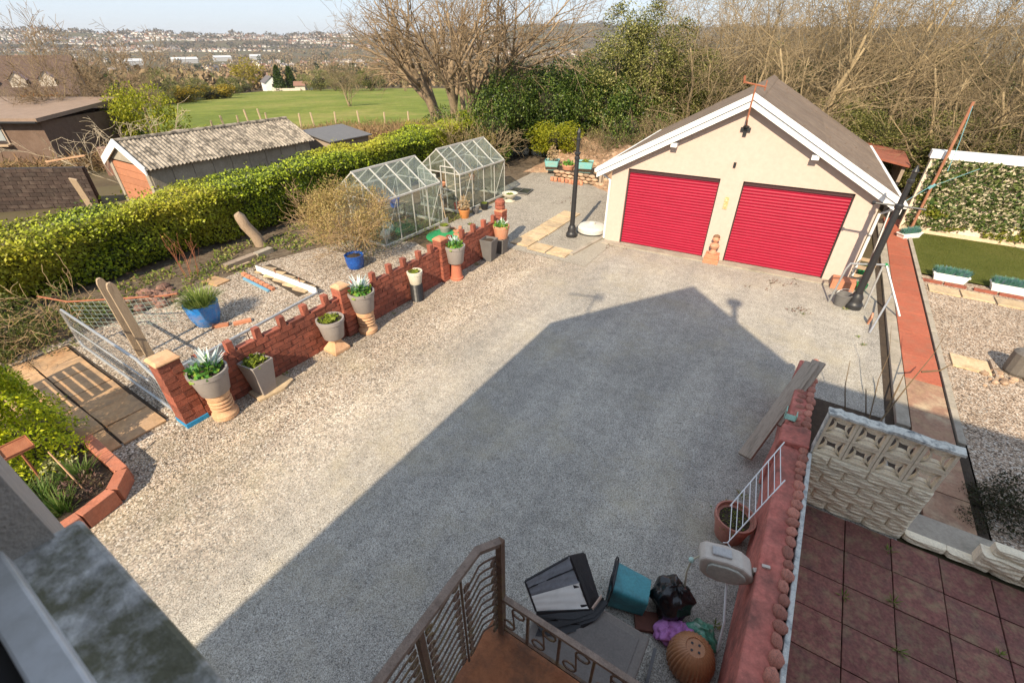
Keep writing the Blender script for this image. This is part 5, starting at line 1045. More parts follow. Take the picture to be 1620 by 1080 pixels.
for i in range(22):
    bush('understorey_bush', 'low dull green bush under the bare trees behind the garage', 'bush', 1080+i*27+U(-15,15), U(23.5,30)+ (1.5 if i < 11 else 0), U(2.4,3.6), U(1.8,4.2), R.choice(iv), 'low bushes under the bare trees', -.1)
bush('light_bush', 'yellow-green bush behind the turquoise planters', 'bush', 880, 23.6, 2.8, 1.5, lt[0], None, .45); bush('light_bush', 'bright lime bush at the far end of the hedge', 'bush', 675, 21.8, 2.0, 2.1, lt[1], None, 0); bush('light_bush', 'lime green shrub in front of the bare tree trunk', 'bush', 650, 22.4, 2.2, 2.2, lt[0], None, 0)
prm = dict(stems=12, lean=.6, sr=.2, L=1.5, r=.014, rmin=.004, mx=3, tl=0, n=[5,5,3], t0=[.2,.2,.2], ang=[(15,50),(20,55),(20,60)], ratio=[(.4,.8),(.4,.7),(.4,.7)], wander=.2, trop=[.03,.02,.02]); tw = bare_tree_meshes('twig_shrub', prm, 77, m_twigy, m_twig2)
tw_leaf = leaf_mesh('leaves', clump_pts(3500, (1.0,1.0,.7), 30, .4, -.4)+np.array([0,0,.9]), .06, leafmat('khaki_leaf', [(.22,.17,.05),(.30,.24,.08),(.17,.15,.04)], .3))
plant('twig_shrub', 'khaki twiggy shrub at the hedge end in front of the bare tree', 'shrub', [('stem', tw[0]), ('crown', tw[1]), ('leaves', tw_leaf)], (-1.95,21.6,0), 0, 1.15)
for i in range(4):
    az = radians(9+i*2.2+U(-.5,.5)); r = U(22.5,23.5); plant('twig_shrub', 'pale dry twiggy shrub along the front of the thicket', 'shrub', [('stem', tw[0]), ('crown', tw[1])], (r*sin(az)+.5, r*cos(az), .8 if i > 2 else .1), U(0,6), U(.6,.8), 'dry shrubs along the thicket')
for i in range(15): bush('evergreen_bush', 'dark evergreen bush added as a backdrop behind the bare trees', 'bush', 1090+i*40+U(-12,12), U(31,36), U(3.6,4.8), U(4.0,5.6), R.choice(ev), 'evergreens added as a dark backdrop', -.3)  # added behind the twigs as a dark backdrop for the shaded gaps
# left middle distance
prm = dict(stems=5, lean=.45, sr=.15, L=3.9, r=.075, rmin=.008, mx=4, tl=1, n=[7,6,5,3], t0=[.2,.15,.15,.1], ang=[(20,50),(20,50),(20,55),(25,60)], ratio=[(.4,.7),(.45,.7),(.4,.65),(.4,.7)], wander=.14, trop=[.07,.05,.03,.02], rk=.5); lb_ = bare_tree_meshes('bare_tree', prm, 60, m_bark2, m_twig)
def at_px(x, r): az = atan2((x-808)/FPX, _c-(150-540)/FPX*_s); X, Y = r*sin(az), r*cos(az); return Vector((X, Y, HZ(X,Y)))
plant('bare_tree', 'rounded bare brown tree behind the brown outbuilding', 'tree', [('trunk', lb_[0]), ('crown', lb_[1])], at_px(128,42), 1, 1.15)
plant('bare_tree', 'thin bare tree at the left edge behind the outbuilding', 'tree', [('trunk', wv[2][0]), ('crown', wv[2][1])], at_px(-30,52), 2, .5)
bush('yellow_bush', 'yellow-green bush right of the rounded bare tree', 'bush', 212, 38, 4.2, 4.4, lt[0], None, None, False); bush('orange_bush', 'rusty orange shrub above the outbuilding roof', 'bush', 62, 50, 5.5, 4.2, bush_mesh(5000,30,.3,m_oran,.08), None, None, False)
bush('green_bush', 'green bush at the far left behind the outbuilding', 'bush', 5, 44, 4, 2.6, ev[0]); bush('green_bush', 'dark ivy clump between the bare tree and yellow bush', 'bush', 180, 44, 2.4, 5.0, ev[1]); bush('lime_shrub', 'small lime shrub beside the orange patch behind the corrugated roof', 'bush', 305, 33, 2.0, 2.0, lt[1])
prm = dict(stems=4, lean=1.0, sr=.1, L=2.6, r=.026, rmin=.006, mx=3, tl=1, n=[5,5,3], t0=[.2,.2,.2], ang=[(20,60),(20,60),(20,60)], ratio=[(.4,.7),(.4,.7),(.4,.7)], wander=.22, trop=[.0,.02,.0]); dd_ = bare_tree_meshes('dead_shrub', prm, 66, mat('dead_wood', [(.48,.38,.25),(.55,.46,.33)], 5, .9), MATS['dead_wood'])
plant('dead_shrub', 'pale dead branching shrub beside the corrugated garage', 'shrub', [('stem', dd_[0]), ('crown', dd_[1])], (-16.4,20.5,-.4), 1.0)
p = at_px(280,30); t = thing('orange_shed', 'small orange-brown brick shed behind the corrugated roof', 'shed', p, .3); MB().box(-.8,.8,-.6,.6,0,1.7).build('wall', m_brickO, t); MB().box(-.95,.95,-.75,.75,1.702,1.8).build('roof', m_woodh, t)
p = at_px(255,31); t = thing('slate_wall', 'low grey stone wall end beside the yellow bush', 'wall', p, .5); MB().box(-3.5,1,-.2,.2,-.2,1.3).build('wall', m_rub, t)
# scrub along the near edge of the field, posts, white cottage, conifers, gorse
m_scrub = islandmat('scrub_mat', [(.20,.12,.06),(.28,.18,.10),(.16,.13,.05),(.24,.13,.07)])
wood_mass('field_scrub', 'brown bramble scrub between the hedge and the field', 420, 33, 47, -48, 3, m_scrub, .9, 2.6, 160, .5, asp=.07)
m_post = mat('fence_post_wood', [(.46,.35,.22)], 6, .9)
for i, (x, y, h, ln) in enumerate(((262,198,1.0,.1),(316,194,1.1,.05),(340,190,1.3,-.12),(361,186,1.25,.04),(382,185,1.5,-.12),(403,186,1.5,-.1),(409,187,1.3,.02),(430,190,1.0,-.3),(462,186,1.2,.05),(486,186,1.2,-.1),(520,186,1.2,.05),(560,190,1.2,-.05),(600,192,1.1,.05),(640,190,1.1,0))):
    p = at_px(x, 46.5+U(-1,1)); o = MB().tube([(0,0,-.3),(ln*h*1.5,0,h*1.55)], .075, 6).build('fence_post', m_post, None, p); tag(o, 'wooden fence post along the near edge of the field', 'fence post', 'fence posts along the field')
ct = thing('cottage', 'white gabled cottage at the far edge of the field', 'cottage', at_px(434,252), radians(32)); m_ctw = mat('cottage_white', [(.80,.79,.77)], 1, .8)
MB().add([(-3,0,-1),(3,0,-1),(3,0,3.2),(0,0,5.4),(-3,0,3.2),(-3,14,-1),(3,14,-1),(3,14,3.2),(0,14,5.4),(-3,14,3.2)], [(0,1,2,3,4),(9,8,7,6,5),(1,6,7,2),(5,0,4,9)]).build('wall', m_ctw, ct); MB().add([(-3.4,-.3,3.0),(0,-.3,5.6),(3.4,-.3,3.0),(-3.4,14.3,3.0),(0,14.3,5.6),(3.4,14.3,3.0)], [(0,1,4,3),(1,2,5,4)]).build('roof', m_hr[0], ct); MB().box(-.5,.7,-.06,-.002,1.5,2.7).build('window', m_dark, ct); MB().box(-.3,.3,10,11,4.9,6.6).build('chimney', m_hw[2], ct)
for k, (x, r, h) in enumerate(((444,243,9.0),(463,246,8.6))):
    cpt = cone_pts(2600, 2.6, h, lob=.1)
    plant('conifer', ('left of the two dark clipped conifers beside the cottage','right of the two dark clipped conifers beside the cottage')[k], 'conifer', [('crown', leaf_mesh('crown', cpt, .8, leafmat('dark_conifer', [(.02,.045,.008),(.05,.085,.012),(.09,.13,.02)], .2), up=.5)), ('trunk', MB().tube([(0,0,-.3),(0,0,h*.7)], [.3,.1], 6).mesh('trunk', m_bark2))], at_px(x, r), 0, 1, 'conifers by the cottage')
for k, (x, r) in enumerate(((476,240),(486,243))): t = thing('garden_hut', ('small pinkish hut right of the conifers','second pinkish hut right of the conifers')[k], 'hut', at_px(x,r), .2); mb = MB(); house_mb(mb, 4, 3, 2.2, 1.2); mb.build('hut', [m_hw[1], m_hr[1]], t)
t = thing('field_wall', 'low brown wall in front of the conifers', 'wall', at_px(453,240)); MB().box(-6,6,-.2,.2,-.3,1.1).build('wall', m_hw[1], t)
gor = bush_mesh(2600, 26, .34, m_gors, .11)
for k, (x, r, w_) in enumerate(((266,150,9),(285,150,8),(320,168,9),(338,170,10),(350,172,8))): bush('gorse_bush', 'yellow flowering gorse bush at the far left of the field', 'gorse', x, r, w_, 4.2, gor, 'gorse bushes by the field')
bush('willow_tree', 'bright yellow willow left of the white cottage', 'tree', 396, 285, 21, 13, bush_mesh(3600, 40, .26, m_yel, .09), None, None, False)
for k, (x, r, w_, h) in enumerate(((302,165,10,6),(360,200,10,6),(250,140,7,8),(262,170,6,7),(505,225,14,8),(540,215,14,7),(480,262,8,7),(585,205,14,8),(375,250,12,6))): bush('field_hedge_bush', 'dull olive bush in the field boundary', 'bush', x, r, w_, h, R.choice(iv), 'bushes along the field boundary')
for k, (x, r, s_) in enumerate(((530,215,1.1),(565,205,1.1),(600,200,1.2),(640,190,1.1),(500,240,1.0),(240,130,.7),(225,95,.55),(548,95,.8),(300,205,.9),(20,80,.55))):
    a_, b__ = wv[k % 4]; plant('field_tree', 'bare brown tree in the hedgerow beyond the field', 'tree', [('trunk', a_), ('crown', b__)], at_px(x, r), U(0,6), s_, 'bare hedgerow trees')
# house with dormers on the left
dh = thing('dormer_house', 'brown roofed house with three dormers at the left edge', 'house', at_px(30,118), radians(28)); m_dr = mat('brown_tiles', [(.10,.065,.05)], 1, .9); mb = MB(); house_mb(mb, 17, 9, 4, 5); mb.build('wall', [m_hw[2], m_dr], dh)
for k in range(3):
    d_ = MB(); x = -2+k*3.6; d_.add([(x-1,-3.9,4.6),(x+1,-3.9,4.6),(x+1,-3.9,6.0),(x,-3.9,7.0),(x-1,-3.9,6.0),(x-1,-1,6.6),(x+1,-1,6.6),(x,-1,7.0)], [(0,1,2,3,4)]); d_.add([(x-1.2,-4.1,5.9),(x,-4.1,7.1),(x+1.2,-4.1,5.9),(x,-1,7.1),(x-1.2,-1.5,6.0),(x+1.2,-1.5,6.0)], [(0,1,3,4),(1,2,5,3)], 1); d_.build('dormer', [m_hw[1], mat('dormer_pink', [(.45,.30,.26)], 2, .9) if k == 0 else MATS['dormer_pink']], dh)
# ------------------------------------------------------------------ right of the garage: path, kerbs, lawn edge, slabs
m_redp = mat('red_path_paint', [(.32,.082,.042),(.38,.11,.06)], 2.5, .85, .2, 40, rnd=.08, dirt=(.26,.13,.08), dscale=3, damt=.5)
m_worn = mat('worn_path', [(.36,.24,.14),(.30,.17,.11),(.44,.34,.22)], 2.5, .9, .3, 40, rnd=.1, dirt=(.16,.09,.06), dscale=3, damt=.7)
rp = sheet('red_path', 'red painted concrete path running beside the garage', [rect(2.10,3.10,5.4,19.5)], .004, m_soil)
y = 5.45
while y < 18.6:
    l = U(.85,1.05); mt = m_worn if y < 8.5 else m_redp
    MB().box(2.42,2.94,y+.006,y+l-.006,.0,.05+U(-.003,.003)).build('slab', mt, rp, bevel=.004); y += l
y = 7.6
while y < 18.6:
    l = .92; MB().box(2.22,2.40,y+.006,y+l-.006,.0,.075).build('kerb_block', m_conc, rp, bevel=.008); MB().box(2.975,3.07,y+.006,y+l-.006,.0,.06).build('edging_block', m_conc, rp, bevel=.006); y += l
for k in range(9): MB().box(3.16+k*.62,3.74+k*.62,13.62+.03*sin(k*2),14.05+.03*sin(k*2),.002,.035).build('slab', m_slab, bpy.data.objects['gravel_bed'], bevel=.005)
for k in range(6): MB().box(3.2+k*1.0,3.75+k*1.0,10.08-.05*k,10.55-.05*k,.002,.035).build('slab', m_slab, bpy.data.objects['gravel_bed'], bevel=.005)
for k in range(5): 
    o = MB().obox((0,0,.03),(.42,.09,.06)).build('edging_brick', m_brick, None, W(3.25+k*.46+(.1 if k > 1 else 0),14.28,0), HA, bevel=.004); tag(o, 'dark red brick in the row edging the lawn', 'brick', 'bricks edging the lawn')
for k in range(4): MB().box(3.78+k*1.0,3.82+k*1.0,10.0,10.6,.002,.06).build('edge_strip', m_woodh, bpy.data.objects['gravel_bed'])
teal_me = [blades('plants', 230, .20, .014, .1, m_lav, .3, (.05,.6)) for _ in range(2)]
def trough(label, a, b_, rot=0):
    t = thing('trough_planter', label, 'planter', W(a,b_,.0), HA+rot, 'white trough planters'); w_, d_, h = .34, .12, .19
    q = []
    for (f_, z) in ((.86,0),(1.0,h-.03),(1.06,h-.03),(1.06,h),(.93,h),(.88,h-.05)): q.append([(-w_*f_,-d_*f_,z),(w_*f_,-d_*f_,z),(w_*f_,d_*f_,z),(-w_*f_,d_*f_,z)])
    mb = MB(); [mb.v.extend(r_) for r_ in q]
    for i in range(len(q)-1):
        for j in range(4): mb.f.append([i*4+j,i*4+(j+1)%4,i*4+4+(j+1)%4,i*4+4+j]); mb.m.append(0)
    mb.f.append([3,2,1,0]); mb.m.append(0); mb.f.append([20,21,22,23]); mb.m.append(0); mb.build('trough', m_white, t)
    for k in range(5): o = link('plants', teal_me[k % 2], t, (-.26+k*.13, U(-.02,.02), h-.05), U(0,6))
trough('white trough of teal plants nearest the red path on the lawn edge', 3.62, 14.62); trough('white trough of teal plants at the right edge of the picture', 4.72, 14.60); trough('white trough of teal plants beyond the lamp post at the leafy wall', 2.98, 17.7, .8)
# leafy screen wall
iw = thing('screen_wall', 'pale garden wall with white coping covered by leafy trellis screen', 'wall', W(2.78,18.5,0), HA)
MB().box(0,7.2,0,.2,0,2.15).build('wall', mat('pale_wall', [(.62,.50,.38),(.68,.58,.46)], 3, .9, .3, 40), iw); MB().box(-.06,7.26,-.07,.27,2.152,2.36).build('coping', m_white, iw, bevel=.01)
MB().box(.0,7.2,-.10,-.002,.0,.12).build('plinth', mat('plinth_cream', [(.60,.47,.32)], 4, .9), iw)
pts = np.stack([NR.uniform(.05,7.15,13500), NR.uniform(-.12,-.02,13500), NR.uniform(.05,1,13500)**.9*2.12],1); keep = np.array([lump(x*1.4,z*2) + (z-.35)*1.3 > -.42 for x,_,z in pts]) ; pts = pts[keep]
m_faux = leafmat('screen_leaf', [(.035,.075,.02),(.08,.13,.03),(.15,.19,.05),(.52,.46,.30),(.60,.52,.38)], .15, .5, [0,.32,.62,.84,1]); m_faux2 = leafmat('screen_leaf_yellow', [(.06,.10,.015),(.17,.20,.02),(.30,.29,.05)], .25)
yl = np.array([lump(x*.9+2,z*1.6) + .35 - z*.5 + (x-3)*.12 > .18 for x,_,z in pts]); ax = np.tile(np.array([[.55,-.25,.45]]),(len(pts),1))
link('trellis_leaves', leaf_mesh('trellis_leaves', pts[~yl], .115, m_faux, asp=.5, axis=ax[~yl], spread=.7), iw); link('trellis_leaves', leaf_mesh('trellis_leaves', pts[yl], .10, m_faux2, asp=.6, axis=ax[yl], spread=.9), iw)
t = thing('rusty_pole', 'tall rusty pole in front of the leafy wall with a blue line', 'pole', W(3.05,18.25,0), HA); MB().tube([(0,0,0),(0,0,3.65)], .038, 8).build('pole', mat('pale_rust', [(.28,.11,.06),(.36,.17,.10)], 8, .85), t)
MB().tube([(.02,-.03,3.55),(.12,-.05,2.6),(.16,-.1,1.9)], .009, 5).build('blue_line', mat('blue_rope', [(.16,.36,.40)], 5, .8), t); MB().tube([(-.5,-.5,1.05),(-.05,-.06,1.42),(.05,-.05,1.48),(.8,-.15,2.05)], .008, 5).build('tie_line', MATS['blue_rope'], t); MB().tube([(-.05,0,1.36),(.05,0,1.5)], .05, 8).build('rope_wrap', MATS['blue_rope'], t)
t = thing('washing_line', 'thin line running from the leafy wall over the lawn', 'line', (0,0,0)); MB().tube([W(5.2,18.4,.15), W(5.6,16.5,.35), W(6.1,14.2,.6)], .006, 4).build('line', m_galv, t)
# lean-to between garage and screen wall
ln_ = thing('lean_to', 'dark timber lean-to with a red-brown roof between garage and leafy wall', 'shed', W(1.8,20.6,-.55), HA)
for x, y in ((-.3,0),(.7,0),(-.3,2.4),(.7,2.4)): MB().box(x-.05,x+.05,y-.05,y+.05,0,2.1).build('post', m_woodh, ln_)
MB().add([(-.45,-.2,2.32),(.85,-.2,2.1),(.85,2.7,2.1),(-.45,2.7,2.32),(-.45,-.2,2.26),(.85,-.2,2.04),(.85,2.7,2.04),(-.45,2.7,2.26)], [(0,1,2,3),(7,6,5,4),(0,4,5,1),(1,5,6,2),(2,6,7,3),(3,7,4,0)]).build('roof', mat('red_felt', [(.26,.085,.05)], 3, .9), ln_)
for k in range(6): MB().box(.70,.74,.06+k*.4,.06+k*.4+.37,.02,2.02).build('board', m_woodh, ln_)
# clutter beside the right lamp post
p = G(1326,482); t = thing('black_bucket', 'black plastic bucket beside the right lamp post', 'bucket', p); MB().lathe([(.12,0),(.165,.26),(.175,.26),(.175,.285),(.15,.285),(.12,.06)], 20).build('bucket', m_dgrey, t, smooth=True); MB().tube([(.17*cos(a),.02,.27+.12*sin(a)) for a in [pi*i/8 for i in range(9)]], .006, 5).build('handle', m_galv, t)
o = MB().box(-.24,.24,-.18,.18,0,.22).build('orange_block', m_brickO, None, G(1332,462)+Vector((.1,.25,0)), HA, bevel=.006); tag(o, 'orange brick block behind the black bucket', 'block')
tf = thing('swing_frame', 'silver tubular swing frame standing around the right lamp post', 'frame', (0,0,0))
A0, A1 = G(1309,478), G(1337,424,.92); T0 = G(1400,419,1.0); A2 = A1.lerp(T0,.12); A2.z = 1.02
MB().tube([A0, A1*.97+A0*.03, A1.lerp(A2,.5)+Vector((0,0,.06)), A2, T0], .021, 8).build('hoop', m_galv, tf, smooth=True)
MB().tube([T0, G(1421,500,.12)], .024, 8).build('leg', m_galv, tf); MB().tube([T0+Vector((-.03,.03,0)), G(1365,487,.0)], .02, 8).build('leg', m_galv, tf); MB().tube([G(1410,464,.48), G(1373,527,.0)], .02, 8).build('leg', m_galv, tf); MB().tube([T0+Vector((-.02,0,.02)), T0+Vector((.03,0,-.03))], .034, 8).build('joint', m_sackg, tf)
o = MB().obox((0,0,.12),(.03,.14,.24),Matrix.Rotation(.4,3,'X')).build('clay_tile', m_terra, None, G(1371,512), HA); tag(o, 'small clay tile propped in the kerb gap', 'tile')
cr = thing('wooden_crate', 'stack of slatted wooden crates against the garage side wall', 'crate', W(1.72,13.2,0), HA-.08)
for c_ in range(3):
    for s_ in (-1,1):
        MB().box(-.16,.16,s_*.3-.01,s_*.3+.01,.04+c_*.22,.12+c_*.22).build('slat', m_wood, cr); MB().box(s_*.16-.01,s_*.16+.01,-.3,.3,.13+c_*.22,.20+c_*.22).build('slat', m_wood, cr)
small_pot('green pot on the crates beside the garage', 1.75, 12.75, .12, .2, m_sackg, lm_me[0]); small_pot('green pot with shoots behind the right lamp post', 1.8, 13.9, .13, .22, m_sackg, lm_me[1])
t = thing('white_board', 'tall white board leaning beside the garage side wall', 'board', W(1.9,14.2,0), HA); MB().bar((0,0,0),(-.1,.0,1.9),.02,.22).build('board', m_white, t)
# grey ridged roll and stones at the right edge
p = G(1604,590); t = thing('ridged_stump', 'dark grey ridged plastic planter half out of picture on the gravel', 'planter', p, HA); MB().lathe([(.17+(.0),0),(.2,.06),(.2,.42),(.15,.46)], 14, ribs=14, ribd=.14).build('body', mat('grey_ridged', [(.13,.115,.10)], 6, .6), t)
for k in range(26):
    q = G(1560+U(-6,60), 596+U(-12,16)); s_ = U(.03,.075); o = link('gravel_stone', R.choice(rub2), None, (q.x,q.y,s_*.4), U(0,6)); o.scale = (s_,)*3; tag(o, 'loose stone around the grey ridged planter', 'stone', 'stones around the ridged planter')
# gnome-like clay bust on a brick plinth by the garage doors
p = G(1121,417); t = thing('clay_bust', 'terracotta bust on a red brick plinth between the garage doors', 'statue', p+Vector((.05,.10,0)), GA)
MB().box(-.19,.19,-.14,.14,0,.13).build('plinth_block', m_brickO, t, bevel=.008); MB().box(-.17,.17,-.12,.12,.132,.26).build('plinth_block', m_brickO, t, bevel=.008)
MB().lathe([(.11,.26),(.12,.28),(.07,.33),(.06,.37),(.11,.42),(.125,.48),(.09,.53),(.045,.55),(.05,.57)], 14).build('shoulders', m_terra, t, smooth=True); mb = MB(); mb.ball((0,0,.655), .088, 14, 9, sc=(.95,1,1.12)); mb.ball((0,-.088,.645), .02, 6, 4, sc=(.7,1,1.3)); mb.ball((-.085,0,.65), .02, 6, 4); mb.ball((.085,0,.65), .02, 6, 4); mb.build('head', m_terra, t, smooth=True)
MB().ball((0,.015,.70), .09, 12, 7, sc=(1,1,.75)).build('hair', mat('dark_clay', [(.20,.11,.06)], 8, .9), t, smooth=True)
# dead leaves and twigs lying on the drive
for k in range(26):
    x, y = ((U(1180,1260),U(440,460)) if k < 8 else (U(955,1000),U(385,398)) if k < 14 else (U(840,930),U(310,330)) if k < 20 else (U(1250,1275),U(488,500))); s_ = U(.04,.1)
    q = G(x,y); me = leaf_mesh('dead_leaf', np.stack([NR.normal(0,s_,10),NR.normal(0,s_,10),np.full(10,.012)],1), .05, MATS['heather_brown'] if 'heather_brown' in MATS else m_heath, asp=.5); o = link('dead_leaf_litter', me, None, (q.x,q.y,.004)); tag(o, 'small scatter of dead leaves on the drive', 'leaf litter', 'dead leaf scatters on the drive')

# ------------------------------------------------------------------ patio and red wall in the foreground
m_patio = mat('red_patio_slab', [(.165,.058,.048),(.215,.085,.066),(.14,.066,.055)], 3.5, .85, .35, 60, rnd=.16, dirt=(.33,.27,.14), dscale=9, damt=.45, fine=.35)
pa = sheet('patio', 'patio of worn red square slabs behind the red wall', [rect(.95,7,-.6,5.22)], .004, mat('joint_moss', [(.03,.025,.012),(.05,.05,.015)], 20, 1, .5, 60))
for i in range(13):
    for j in range(-1,12):
        a0, b0 = 1.60-.458+i*.458, 4.71-j*.47; a_s, b_s = max(.98,a0+.005), b0-.47+.005
        if b0 > 5.25 or b_s < -.6: continue
        jz = U(-.004,.004); MB().box(a_s if i else .98, a0+.453, b_s, b0-.005, .004, .034+jz).build('patio_slab', m_patio, pa, bevel=.005)
MB().box(.98,1.137,-.6,5.2,.004,.032).build('edge_strip', m_patio, pa)
for j in range(1): 
    for i in range(13): MB().box(1.60-.458+i*.458+.005,1.60+i*.458-.005,4.72,5.2,.004,.034+U(-.004,.004)).build('patio_slab', m_patio, pa, bevel=.005)
for k in range(26):
    a = 1.60+.458*R.randint(-1,6)+U(-.03,.03); b_ = U(1.2,5.1); 
    if k % 2: a, b_ = U(1.1,4.5), 4.24-.47*R.randint(-1,6)+.47+U(-.02,.02)-.47
    o = link('patio_weed', blades('patio_weed', 12, U(.06,.13), .012, .03, m_weed, .6, (.3,1.6)), None, W(a,b_,.03)); tag(o, 'small green weed growing in the patio joints', 'weed', 'weeds in the patio joints')
m_rwall = mat('red_wall_paint', [(.44,.115,.085),(.52,.165,.125),(.36,.09,.07)], 2.5, .85, .3, 30, dirt=(.13,.06,.045), dscale=3.2, damt=.8, dlo=.46, fine=.2)
m_peb = mat('coping_pebble', [(.40,.13,.09),(.48,.19,.13),(.26,.11,.085)], 6, .8, .4, 30, rnd=.3, dirt=(.10,.07,.055), dscale=5, damt=.6); m_wmort = mat('whitewash', [(.50,.50,.47),(.62,.61,.56)], 12, .9, .5, 60, dirt=(.10,.13,.15), dscale=14, damt=.8)
rw = thing('red_wall', 'red painted low wall with rounded coping stones between drive and patio', 'wall', W(.66,0,0), HA)
WH = .80
MB().add([(-.02,-.4,0),(.30,-.4,0),(.30,5.25,0),(-.02,5.25,0),(.0,-.4,WH),(.27,-.4,WH),(.27,5.25,WH),(.0,5.25,WH)], [(3,2,1,0),(4,5,6,7),(0,1,5,4),(1,2,6,5),(2,3,7,6),(3,0,4,7)]).build('wall', m_rwall, rw, bevel=.02)
MB().add([(.02,5.62,0),(.30,5.62,0),(.30,7.45,0),(.02,7.45,0),(.03,5.62,.78),(.27,5.62,.78),(.27,7.45,.78),(.03,7.45,.78)], [(3,2,1,0),(4,5,6,7),(0,1,5,4),(1,2,6,5),(2,3,7,6),(3,0,4,7)]).build('wall_end', m_rwall, rw, bevel=.02)
MB().add([(-.06,5.255,0),(.31,5.255,0),(.31,5.615,0),(-.06,5.615,0),(-.04,5.255,.84),(.28,5.255,.88),(.28,5.615,.88),(-.04,5.615,.84)], [(3,2,1,0),(4,5,6,7),(0,1,5,4),(1,2,6,5),(2,3,7,6),(3,0,4,7)]).build('pier', m_rwall, rw, bevel=.02)
MB().box(.285,.33,-.4,5.25,.6,WH+.015).build('whitewash_edge', m_wmort, rw, bevel=.01)
peb = []
for i in range(5): mb = MB(); mb.ball((0,0,0), 1, 9, 6, sc=(1,1,.85), jit=.11); peb.append(mb.mesh('coping_stone', m_peb, True))
y = -.35
while y < 7.4:
    s_ = U(.045,.065); L_ = U(.055,.085)
    if not 5.2 < y < 5.6: o = link('coping_stone', R.choice(peb), rw, (.235+U(-.012,.012), y+L_, WH+.005+(-.02 if y > 5.4 else 0)), U(-.3,.3)); o.scale = (s_, L_, s_*.95)
    y += 2*L_*.95
y = 5.7
while y < 7.4:
    L_ = U(.05,.08); o = link('coping_stone', R.choice(peb), rw, (.12+U(-.02,.02), y+L_, .765), U(0,3)); o.scale = (.055, L_, .05); y += 2*L_
# pierced screen block panel
sc_ = thing('screen_panel', 'cream garden wall of pierced screen blocks over rock-faced blocks', 'wall', W(.985,5.28,0), HA)
m_scr = mat('cream_block_paint', [(.80,.68,.49),(.86,.75,.56)], 6, .85, .3, 50, rnd=.04, dirt=(.30,.27,.22), dscale=9, damt=.35, dlo=.55); m_scrt = mat('flaking_white', [(.62,.60,.53)], 10, .9, .5, 50, dirt=(.08,.09,.10), dscale=13, damt=.9)
SB = .288; TH = .09
def screen_block():
    mb = MB(); f_ = .030
    mb.box(0,SB,0,TH,0,f_).box(0,SB,0,TH,SB-f_,SB).box(0,f_,0,TH,f_,SB-f_).box(SB-f_,SB,0,TH,f_,SB-f_)
    n_ = 10; c = SB/2; h = SB/2-f_
    for k in range(4):
        rot = Matrix.Rotation(k*pi/2, 3, 'Y'); pts = []
        for i in range(n_+1):
            x = -h+2*h*i/n_; z = -h + .058*(1-(x/h)**2); pts.append((x,z))
        vs_ = []
        for i,(x,z) in enumerate(pts):
            for y in (.018, TH-.018):
                for dz in (-.010,.010): v = rot @ Vector((x,0,z+dz)); vs_.append((c+v.x, y, c+v.z))
        fs_ = []
        for i in range(n_): q = i*4; fs_ += [(q,q+4,q+5,q+1),(q+3,q+7,q+6,q+2),(q+1,q+5,q+7,q+3),(q+2,q+6,q+4,q)]
        mb.add(vs_, fs_)
    return mb.mesh('screen_block', m_scr)
sbm = screen_block()
RH_ = 6*.138
for i in range(4):
    for j in range(2): link('screen_block', sbm, sc_, (i*(SB+.006), 0, RH_+.006+j*(SB+.006)))
mb = MB(); n_ = 22
for i in range(n_+1):
    x = -.03+1.23*i/n_; w_ = U(-.008,.008); mb.v += [(x,-.02+w_,RH_+2*SB+.016),(x,-.015+w_,RH_+2*SB+.045+w_),(x,TH+.02+w_,RH_+2*SB+.05+w_),(x,TH+.025,RH_+2*SB+.016)]
for i in range(n_):
    for j in range(4): mb.f.append([i*4+j,i*4+(j+1)%4,i*4+4+(j+1)%4,i*4+4+j]); mb.m.append(0)
mb.f.append([0,1,2,3]); mb.m.append(0); mb.f.append([n_*4+3,n_*4+2,n_*4+1,n_*4]); mb.m.append(0); mb.build('panel_top', m_scrt, sc_)
rk = []
for i in range(5):
    mb = MB(); nx_, nz_ = 16, 20; L_, Hh = .39, .132; ph = [U(0,6) for _ in range(6)]
    for ix in range(nx_+1):
        for iz in range(nz_+1):
            x = L_*ix/nx_; z = Hh*iz/nz_; e = min(1,ix/1.2,(nx_-ix)/1.2)*min(1,iz/1.0,(nz_-iz)/1.0)
            band = ((z/Hh*3.4 + .10*sin(x*14+ph[0]) + .06*sin(x*33+ph[1])) % 1.0); d = .034*min(1,band*7)*min(1,(1-band)*2.2)**.7*e*(.8+.25*sin(x*17+ph[2]+int(z/Hh*3.4)*2)) + U(-.002,.002)
            mb.v.append((x, -d-.004*e, z))
    for ix in range(nx_):
        for iz in range(nz_): k = ix*(nz_+1)+iz; mb.f.append([k,k+nz_+1,k+nz_+2,k+1]); mb.m.append(0)
    mb.box(0,L_,.001,TH,0,Hh); rk.append(mb.mesh('rock_block', m_scr))
for c_ in range(6):
    off = -.195 if c_ % 2 else 0.0
    for k in range(4):
        x0 = off+k*.394
        if x0 > 1.05: continue
        o = link('rock_block', R.choice(rk), sc_, (max(0,x0), 0, .003+c_*.138)); l_ = min(1.18, x0+.39)-max(0,x0); o.scale = (l_/.39, 1, 1)
for k in range(4): MB().box(-.02,0,-.01,TH+.01,.002+k*.36,.36+k*.36-.004 if k < 3 else 1.4).build('end_mortar', m_scrt, sc_)
